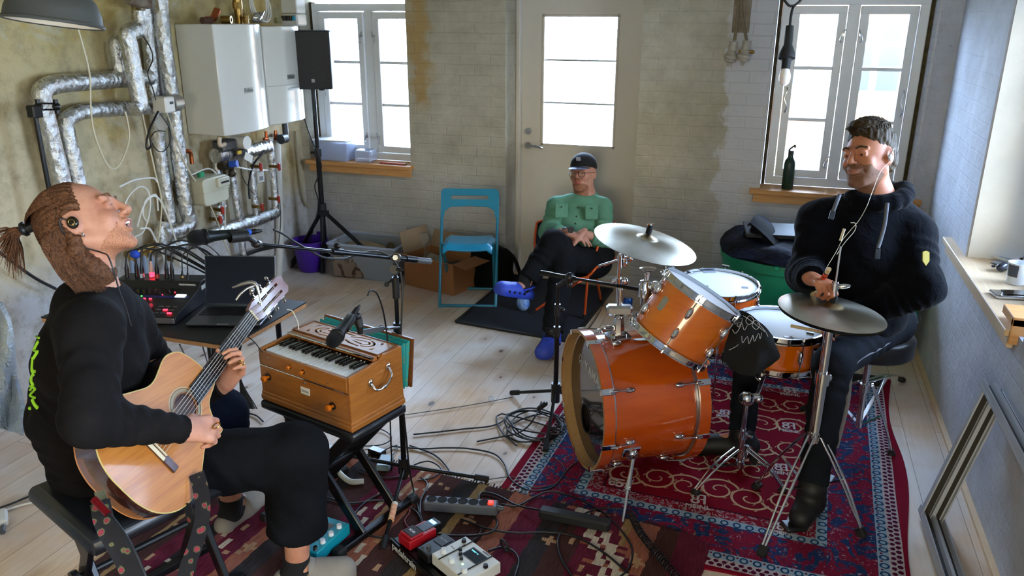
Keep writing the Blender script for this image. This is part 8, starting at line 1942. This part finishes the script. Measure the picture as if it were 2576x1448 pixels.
def drummer():
 hc=D(2186,392,3.12);hs=1.04;M=camM((-.84,-.08,.54),(-.02,1,.08))
 t=thing('person','bearded drummer in a dark hooded fleece sitting behind the drum kit','person',tc_+V((0,0,0)))
 nb=D(2200,500,3.17);ch=D(2180,600,3.25);mid=D(2170,720,3.28);pel=V((.44,3.58,.66))
 sh_r,el_r,wr_r=D(2062,560,3.27),D(2030,690,3.28),D(2028,692,3.04);wr_r=D(2040,700,3.02)
 sh_l,el_l,wr_l=D(2290,590,3.18),D(2318,722,3.08),D(2215,800,2.98);wr_l=D(2150,800,3.16)
 hip_l,kn_l,an_l=pel+CR*.09+V((0,-.05,0)),D(2095,915,3.16),Z(2042,1238,.12);hip_r,kn_r,an_r=pel-CR*.12+V((0,.05,-.03)),D(1882,900,3.60),Z(1866,1098,.12)
 lo=np.array([-.35,2.6,-.02]);hi=np.array([.95,4.0,1.62]);sd=SD(lo,hi,.004)
 L=head(sd,hc,M,hs,0,False,1.08,nb,.058)
 sd.cap(nb,ch,.07,.10,.04);sd.cap(ch,mid,.10,.09,.04);sd.cap(mid,pel,.09,.10,.04)
 for a,b_,w_ in((sh_r,el_r,wr_r),(sh_l,el_l,wr_l)):sd.cap(ch,a,.06,.05,.03);sd.cap(a,b_,.045,.038,.02);sd.cap(b_,w_,.038,.026,.02)
 toes={0:Z(2015,1300,.05),1:kend+V((0,0,.05))-aK*.0+aK*.07}
 for i,(a,b_,w_)in enumerate(((hip_l,kn_l,an_l),(hip_r,kn_r,an_r))):sd.cap(pel,a,.09,.08,.03);sd.cap(a,b_,.075,.055,.02);sd.cap(b_,w_,.055,.038,.02);sd.cap(w_,w_+(toes[i]-w_)*.6,.030,.024,.02)
 hand(sd,wr_r,D(2086,718,2.92)-wr_r,-CU*1.0+CW*.2,.98,True,(1.5,1.45,1.35,1.25),(.3,.8))
 hand(sd,wr_l,D(2095,815,3.2)-wr_l,-CU*.9+CW*.2,1.0,False,(.9,.9,.9,.9),(.4,.6))
 sd.mesh('body',[skinmat('tanned_skin','b87a58','9c5c42'),mat('brown_lips','96604e',.5),stub('brown_beard','7a523a','2e1c12',.6)],t,facepick(hc,M,hs,(.0,-.036)))
 eyes(t,L,M,hs,(0,0))
 M_h=hairmat('brown_hair','473519','171007')
 for x in(-1,1):b=MB();b.tube([L(x*.013,.101,.025),L(x*.03,.101,.031),L(x*.05,.086,.027)],.0036,5);obj('eyebrow',b,M_h,t,ang=60)
 h=SD(np.array(hc)-.2,np.array(hc)+.2,.0035);LE=lambda p,r,k=.012,op='u':h.ell(L(*p),tuple(q*hs for q in r),M,k,op)
 LE((0,-.020,.050),(.079,.099,.082));LE((0,-.05,-.01),(.077,.068,.075),.02);LE((0,.035,.112),(.052,.050,.026),.02)
 LE((0,.095,-.01),(.09,.062,.085),.010,'s');LE((0,.04,-.10),(.09,.10,.085),.010,'s')
 for x in(-1,1):LE((x*.086,.004,-.014),(.03,.026,.040),.006,'s');0
 Mn=np.array(M.transposed());cc=np.array(hc)
 h.disp(lambda P:(lambda q:(.0014*np.sin(q[...,0]*260+q[...,1]*90+2*np.sin(q[...,2]*60))+.0012*np.sin(q[...,1]*330+q[...,2]*120)).astype(np.float32))((P-cc)@Mn.T),np.array(hc)-.2,np.array(hc)+.2);h.mesh('hair',[M_h],t)
 def tuft(i):
  a=rnd.random()*6.28;r=rnd.random()**.5;x,y=.066*r*math.cos(a),-.01+.085*r*math.sin(a);z=.052+.084*math.sqrt(max(.02,1-(x/.082)**2-((y+.02)/.10)**2));d_=V((.02*(rnd.random()-.5),.022+.01*rnd.random(),.010+.006*rnd.random()))
  return[L(x,y,z-.006),L(x+d_.x*.5,y+d_.y*.4,z+d_.z*.8),L(x+d_.x,y+d_.y,z+d_.z*.7)]
 strands('hair_strands',tuft,0,900,.0017,M_h,t)
 b=MB();e=L(-.088,.004,-.012);b.ell(e,(.007,.013,.014),M,12,8);b.tube([e,L(-.092,-.004,.012),L(-.088,-.022,.022),L(-.086,-.03,.0)],.0022,6);lab(obj('ear_monitor',b,mat('clear_silver','c4ccd0',.15,.6),t,ang=60),'clear silver in ear monitor')
 b=MB();b.tube([L(-.088,-.01,-.02),D(2216,430,2.98),D(2195,480,2.94),D(2180,520,2.92),D(2160,555,2.95),D(2140,578,2.96),D(2118,605,2.97),D(2105,630,2.98),D(2090,655,2.98),D(2075,680,2.98)],.0011,5);b.tube([D(2140,560,2.96),D(2152,562,2.96),D(2150,580,2.96),D(2125,610,2.96),D(2105,640,2.97)],.0012,5);b.bar(D(2124,575,2.955),D(2114,605,2.955),.009,.005);lab(obj('monitor_cable',b,M_cable,t,ang=60),'thin pale earphone cable')
 MF_=clothmat('navy_black_fleece','05060a','090b12',120,.9,1.0,.03,.08);s=SD(lo,hi,.005)
 s.cap(D(2190,555,3.22),D(2178,640,3.26),.125,.150,.06,n=CR,fl=1.45);s.cap(D(2178,640,3.26),D(2182,775,3.32),.150,.140,.06,n=CR,fl=1.25,wr=.005,wl=.16)
 s.cap(D(2110,545,3.25),sh_r,.075,.085,.05);s.cap(sh_r,el_r,.085,.076,.04,wr=.006,wl=.06);s.cap(el_r,wr_r,.076,.050,.04,wr=.005,wl=.045)
 s.cap(D(2250,560,3.2),sh_l,.075,.088,.05);s.cap(sh_l,el_l,.088,.078,.04,wr=.005,wl=.08);s.cap(el_l,wr_l,.078,.052,.04,wr=.006,wl=.045)
 s.cut(wr_r,wr_r-el_r,.075);s.cut(wr_l,wr_l-el_l,.07)
 s.cap(nb+(L(0,-.018,-.065)-nb)*.05,L(0,-.018,-.065),.064,.068,.006,'s');s.mesh('fleece_jacket',[MF_],t)
 s=SD(lo,hi,.005)
 for i in range(14):
  a=2*PI*i/14;a2=2*PI*(i+1)/14;f_=lambda a_:nb+CR*(.098*math.cos(a_)+.012)+V((0,0,.018+.022*math.cos(a_)*.6))-CW*(.085*math.sin(a_))+V((0,0,-.045*max(0,math.sin(a_))));s.cap(f_(a),f_(a2),.030+.010*max(0,math.cos(a)),.030,.02,wr=.002)
 s.cap(D(2235,505,3.22),D(2275,545,3.22),.05,.035,.03);s.cap(D(2220,480,3.26),D(2262,520,3.28),.05,.045,.04);s.cap(nb+CR*.0+V((0,0,-.03)),L(0,-.018,-.06),.060,.064,.006,'s');s.mesh('hood',[MF_],t)
 M_cord=mat('grey_cord','55565c',.9,bump=.4,bs=200)
 for pts,e0,e1 in(([D(2112,490,3.07),D(2104,510,3.05),D(2096,530,3.06)],D(2096,530,3.06),D(2090,552,3.06)),([D(2232,510,3.03),D(2226,560,3.03),D(2216,600,3.03),D(2208,624,3.02)],D(2208,624,3.02),D(2206,652,3.02))):
  b=MB();b.tube(pts,.0075,8);c_=obj('hood_cord',b,M_cord,t,ang=60);b=MB();b.bar(e0,e1,.020,.008,up=CW,ch=.002);obj('cord_end',b,M_black,c_)
 p=D(2329,650,2.93);Tp=Matrix((CR,CU,-CW)).transposed().to_4x4();Tp.translation=p;b=MB(Tp@Matrix.Rotation(R(8),4,'Y')@Matrix.Scale(1.1,4));b.prism([(-.012,.022),(0,.026),(.012,.022),(.012,-.008),(0,-.024),(-.012,-.008)],-.002,.002);lab(obj('sleeve_badge',b,mat('yellow_badge','b8a436',.5),t),'yellow shield badge on the sleeve')
 s=SD(lo,hi,.005);MJ=clothmat('charcoal_denim','0b0d12','151a22',spec=.15)
 for a,b_,w_,r1 in((hip_l,kn_l,an_l,.088),(hip_r,kn_r,an_r,.082)):
  e=b_.lerp(w_,.93);s.cap(pel,a,.12,.10,.04);s.cap(a,b_,r1+.006,r1-.014,.03,wr=.003,wl=.12);s.cap(b_,e,r1-.014,.058,.03,wr=.004,wl=.1);s.cut(e,w_-b_,.10)
 s.mesh('trousers',[MJ],t)
 b=MB();dd=(kn_l-hip_l).normalized();ribbon_=[hip_l+V((.0,0,.0))+CR*.10-CW*.02,kn_l.lerp(hip_l,.4)+CR*.085-CW*.03,kn_l+CR*.07-CW*.03,kn_l.lerp(an_l,.3)+CR*.074-CW*.02,kn_l.lerp(an_l,.65)+CR*.068];b.tube(ribbon_,.010,8,flat=.5);lab(obj('side_stripe',b,mat('grey_lining','6a6a72',.9),t,ang=60),'grey side seam of the trousers')
 for i,w_ in enumerate((an_l,an_r)):
  b=SD(np.array(w_)-.25,np.array(w_)+.25,.0045);d_=(toes[i]-w_);b.cap(w_+V((0,0,.02)),w_-V((0,0,.045)),.056,.052,.02);b.cap(w_-V((0,0,.05))-d_*.15,w_+d_*1.0-V((0,0,.0)),.053,.046,.02);b.mesh('shoe',[mat('black_shoe','0a0b0e',.6)],t)
 a,e=D(2086,676,2.90),D(2046,738,3.06);t2=thing('rod_stick','bundled rod drumstick with orange band in the drummer\'s fist','drumstick',a)
 d_=(e-a).normalized();b=MB();b.cyl(a,a+d_*.24,.0085,n=12);obj('rod_shaft',b,MATS['pale_dowel'],t2);b=MB();b.cyl(a+d_*.03,a+d_*.07,.0095,n=14);obj('orange_band',b,mat('orange_tape','c8401c',.5),t2)
 for q in(.026,.048):b=MB();b.cyl(a+d_*q,a+d_*(q+.004),.010,n=14);obj('black_band',b,M_black,t2)
drummer()
def listener():
 hc=D(1466,436,5.35);hs=1.02;M=camM((-.42,-.12,.90),(0,1,.10));g0=Z(1440,800)
 t=thing('person','man in a green shirt and cap sitting cross legged by the door','person',g0)
 nb=D(1470,488,5.38);ch=D(1455,550,5.4);pel=D(1478,655,5.36)
 sh_r,el_r,wr_r=D(1402,520,5.38),D(1382,585,5.30),D(1424,585,5.08);sh_l,el_l,wr_l=D(1514,522,5.36),D(1522,600,5.25),D(1462,588,5.08)
 hip_r,kn_r,an_r=D(1450,655,5.32),D(1392,610,4.98),D(1318,716,4.94);hip_l,kn_l,an_l=D(1500,660,5.32),D(1418,652,4.98),Z(1388,842,.09)
 lo=np.array([-2.0,3.9,-.02]);hi=np.array([-.65,5.55,1.3]);sd=SD(lo,hi,.005)
 L=head(sd,hc,M,hs,1.5,False,.98,nb,.054)
 sd.cap(nb,ch,.07,.10,.04);sd.cap(ch,pel,.10,.10,.04)
 for a,b_,w_ in((sh_r,el_r,wr_r),(sh_l,el_l,wr_l)):sd.cap(ch,a,.06,.05,.03);sd.cap(a,b_,.042,.036,.02);sd.cap(b_,w_,.036,.025,.02)
 toe_r,toe_l=D(1252,752,4.82),Z(1384,866,.04)
 for a,b_,w_,to in((hip_r,kn_r,an_r,toe_r),(hip_l,kn_l,an_l,toe_l)):sd.cap(pel,a,.09,.08,.03);sd.cap(a,b_,.07,.05,.02);sd.cap(b_,w_,.05,.036,.02);sd.cap(w_,w_.lerp(to,.45),.032,.026,.02)
 hand(sd,wr_r,CR*1-CU*.3,CW*.4-CU,1.0,True,(.3,.3,.35,.4),(.4,.2));hand(sd,wr_l,-CR*.55+CU*-.55-CW*.1,CW*.3-CU,.95,False,(.25,.25,.3,.35),(.6,.2))
 sd.mesh('body',[skinmat('fair_skin','bd8c7a','ab7464'),M_lip,stub('light_stubble','a87058','5a3a28',.3)],t,facepick(hc,M,hs,(.04,-.066)));eyes(t,L,M,hs,(-.5,0))
 b=MB()
 for x in(-1,1):b.torus(L(x*.031,.112,-.004),M.col[1],.023,.0018,24,6)
 b.tube([L(-.009,.112,.0),L(0,.115,.003),L(.009,.112,.0)],.0016,6)
 for x in(-1,1):b.tube([L(x*.054,.108,.0),L(x*.075,.07,.002),L(x*.082,-.005,.006)],.0016,6)
 gl_=obj('eyeglasses',b,mat('tortoise_rim','2a1712',.3),t,ang=60)
 for x in(-1,1):b=MB();b.cyl(L(x*.031,.1115,-.004),L(x*.031,.1122,-.004),.0225,n=24);obj('lens',b,M_glass,gl_)
 s=SD(np.array(hc)-.2,np.array(hc)+.2,.004);s.ell(L(0,-.018,.052),(.086*hs,.104*hs,.084*hs),M,.01);s.cut(L(0,0,.036),M@V((0,.10,-1)),.2);s.mesh('cap',[mat('black_cap_cotton','0e1018',.9)],t)
 P=[[L((.074-.012*q)*math.sin(a),.050+.034*math.cos(a)+.080*q*math.cos(a*.75),.044-.020*q*math.cos(a)-.012*abs(math.sin(a))**2)for a in[R(-80+16*i)for i in range(11)]]for q in(0,.33,.66,1)];b=MB();b.grid(P,.004);obj('cap_brim',b,mat('brim_navy','2c3a64',.7),t,ang=60)
 b=MB();b.box(L(.0,.084,.092),(.030,.004,.024),M@Matrix.Rotation(-.55,3,'X'));obj('cap_patch',b,mat('patch_grey','9a9ca4',.8),t)
 MG=clothmat('sage_green_twill','64967f','55836e',300,.5,spec=.25);s=SD(lo,hi,.0055)
 s.cap(D(1462,520,5.38),D(1456,560,5.40),.10,.135,.05,n=CR,fl=1.4);s.cap(D(1456,560,5.40),D(1475,650,5.38),.135,.14,.05,n=CR,fl=1.2,wr=.006,wl=.12)
 for a,b_,w_,c0 in((sh_r,el_r,wr_r,D(1430,512,5.38)),(sh_l,el_l,wr_l,D(1490,512,5.37))):s.cap(c0,a,.06,.075,.03);s.cap(a,b_,.070,.062,.012,wr=.005,wl=.07);e=b_.lerp(w_,.62);s.cap(b_,e,.066,.050,.04,wr=.005,wl=.05);s.cut(e,w_-b_,.08)
 s.cap(nb+V((0,0,-.0)),L(0,-.018,-.065),.058,.062,.006,'s');s.cap(D(1452,500,5.22),D(1452,520,5.24),.03,.012,.01,'s');s.mesh('shirt',[MG],t)
 for sg in(-1,1):b=MB();b.grid([[nb+CR*sg*.062+V((0,0,.03))-CW*.0,nb+CR*sg*.02-CW*.085+V((0,0,-.045))],[nb+CR*sg*.095-CW*.01+V((0,0,-.005)),nb+CR*sg*.062-CW*.105+V((0,0,-.075))]],.006);obj('shirt_collar',b,MG,t)
 M_btn=mat('dark_button','1c2420',.4)
 for x,y,nm in((1412,530,'shirt_pocket'),(1488,534,'shirt_pocket')):
  p=D(x,y,5.232);b=MB();b.box(p,(.085,.095,.012),basis(CW,CR),ch=.004);pk2_=obj(nm,b,MG,t);b=MB();b.ell(p-CW*.010+V((0,0,.026)),.006,n=8,m_=6);obj('button',b,M_btn,pk2_)
 for x,y in((1453,522),(1450,544),(1447,562)):b=MB();b.ell(D(x,y,5.205),.006,n=8,m_=6);obj('button',b,M_btn,t)
 b=MB();q=wr_r.lerp(wr_l,.25);q=D(1436,578,5.03);b.cyl(q,q-CW*.014,.021,n=20);b.torus(wr_r+V((0,0,.0)),(wr_r-el_r),.030,.008,24,6);obj('wrist_watch',b,M_black,t)
 s=SD(lo,hi,.0055);MD_=clothmat('black_denim','0c0d10','16181c',spec=.12)
 for a,b_,w_,f_ in((hip_r,kn_r,an_r,.86),(hip_l,kn_l,an_l,.95)):e=b_.lerp(w_,f_);s.cap(pel,a,.12,.10,.04);s.cap(a,b_,.098,.082,.03,wr=.004,wl=.1);s.cap(b_,e,.082,.066,.03,wr=.005,wl=.09);s.cut(e,w_-b_,.10)
 s.mesh('trousers',[MD_],t)
 M_cr=mat('blue_foam_clog','2b45b8',.55);M_sock=MATS['black_sock']
 for w_,to,f0 in((an_r,toe_r,D(1330,740,4.98)),(an_l,toe_l,None)):
  fwd=(to-w_);fwd=(V((fwd.x,fwd.y,0))if f0 is None else(to-D(1318,762,4.95))).normalized();upv=(w_-to)if f0 else V((0,0,1));upv=V((0,0,1))if f0 is None else(kn_r-an_r).normalized()*-1*-1;upv=(upv-fwd*upv.dot(fwd)).normalized();sv=fwd.cross(upv)
  bse=w_-upv*.085;b=SD(np.array(bse)-.27,np.array(bse)+.27,.0045);b.cap(w_+upv*.05,w_-upv*.035,.042,.040,.02);b.cap(w_-upv*.045,w_-upv*.05+fwd*.08,.036,.034,.02);b.cut(w_+upv*.06,upv,.09);b.mesh('sock',[M_sock],t)
  b=SD(np.array(bse)-.30,np.array(bse)+.30,.0045);b.cap(bse+fwd*.05+upv*.045,bse+fwd*.155+upv*.036,.050,.048,.02,n=sv,fl=1.12);b.cap(bse-fwd*.055+upv*.028,bse+fwd*.15+upv*.028,.042,.048,.02,n=sv,fl=1.05);b.ell(bse-fwd*.0+upv*.085,(.052,.052,.052),None,.01,'s');b.cut(bse+fwd*.05+upv*.002,-upv,.3);cl=b.mesh('foam_clog',[M_cr],t)
  hm=MB()
  for i,(fx_,sx_)in enumerate(((.12,-.03),(.145,-.012),(.145,.012),(.12,.03),(.09,-.018),(.09,.018),(.105,0),(.17,0))):p=bse+fwd*fx_+sv*sx_*1.1+upv*(.088-abs(sx_)*.45-max(0,fx_-.12)*.25);hm.ell(p,.0055,None,8,5)
  for fx_ in(.02,.06,.10,.14):hm.box(bse+fwd*fx_-sv*.0505*1.1+upv*.04,(.012,.012,.012),basis(upv,fwd))
  obj('clog_holes',hm,M_black,cl)
  b=MB();b.tube([bse+sv*.05+fwd*.03+upv*.06,bse+sv*.035-fwd*.05+upv*.085,bse-fwd*.075+upv*.088,bse-sv*.035-fwd*.05+upv*.085,bse-sv*.05+fwd*.03+upv*.06],.010,8,flat=.4);obj('heel_strap',b,M_cr,cl,ang=60)
 t=thing('camping_chair','black camping chair with orange edges and legs under the listener','chair',g0);M_or=mat('orange_tube','c8501a',.35,.3)
 def cc(x,y,d):return D(x,y,d)
 P=[[cc(1350,560,5.50),cc(1400,545,5.62),cc(1460,540,5.66),cc(1520,545,5.60),cc(1562,575,5.48)],[cc(1345,610,5.42),cc(1400,600,5.56),cc(1465,598,5.6),cc(1520,600,5.54),cc(1545,620,5.42)],[cc(1352,655,5.34),cc(1410,668,5.46),cc(1470,672,5.5),cc(1515,665,5.44),cc(1530,650,5.34)],[cc(1370,672,5.22),cc(1420,692,5.30),cc(1470,700,5.32),cc(1500,692,5.28),cc(1516,668,5.24)],[cc(1384,668,5.10),cc(1425,690,5.10),cc(1455,700,5.10),cc(1480,694,5.12),cc(1500,672,5.14)]]
 P=smoothgrid(P,3);obj('seat_fabric',MB().grid(P,.006),M_bk,t,ang=70)
 ed=[P[i][0]for i in range(len(P))]+[P[-1][j]for j in range(1,len(P[0]))]+[P[i][-1]for i in range(len(P)-2,-1,-1)]+[P[0][j]for j in range(len(P[0])-2,0,-1)]
 b=MB();b.tube(ed,.009,6,1,True,False);obj('edge_piping',b,M_or,t,ang=60)
 hb=cc(1450,712,5.22)
 for a,e in((hb,Z(1338,786,.012)),(cc(1478,700,5.14),Z(1470,800,.012)),(cc(1500,690,5.3),Z(1512,758,.012)),(hb,Z(1400,720,.012))):b=MB();b.cyl(a,a.lerp(e,.93),.0085,n=10);l_=obj('leg',b,M_or,t);b=MB();b.cyl(a.lerp(e,.90),e,.012,n=10);obj('foot_cap',b,M_rubber,l_)
 b=MB();b.cyl(hb,cc(1500,690,5.28),.009);b.cyl(cc(1478,700,5.14),cc(1504,618,5.20),.009);b.cyl(cc(1500,690,5.28),cc(1555,590,5.44),.008);obj('frame_tube',b,M_or,t)
 t=thing('hanging_jacket','black jacket flap with orange trim hanging on the camping chair','jacket',D(1530,660,5.3));P=smoothgrid([[cc(1502,618,5.2),cc(1520,606,5.22),cc(1538,612,5.26)],[cc(1508,645,5.19),cc(1528,640,5.21),cc(1546,640,5.26)],[cc(1518,666,5.2),cc(1530,664,5.22),cc(1542,656,5.25)]],3)
 obj('jacket_flap',MB().grid(P,.01),M_bk,t,ang=70);b=MB();b.tube([P[0][-1],P[4][-1],P[-1][-1],P[-1][3],P[-1][0],P[3][0]],.006,6,4);obj('orange_trim',b,M_or,t,ang=60)
listener()
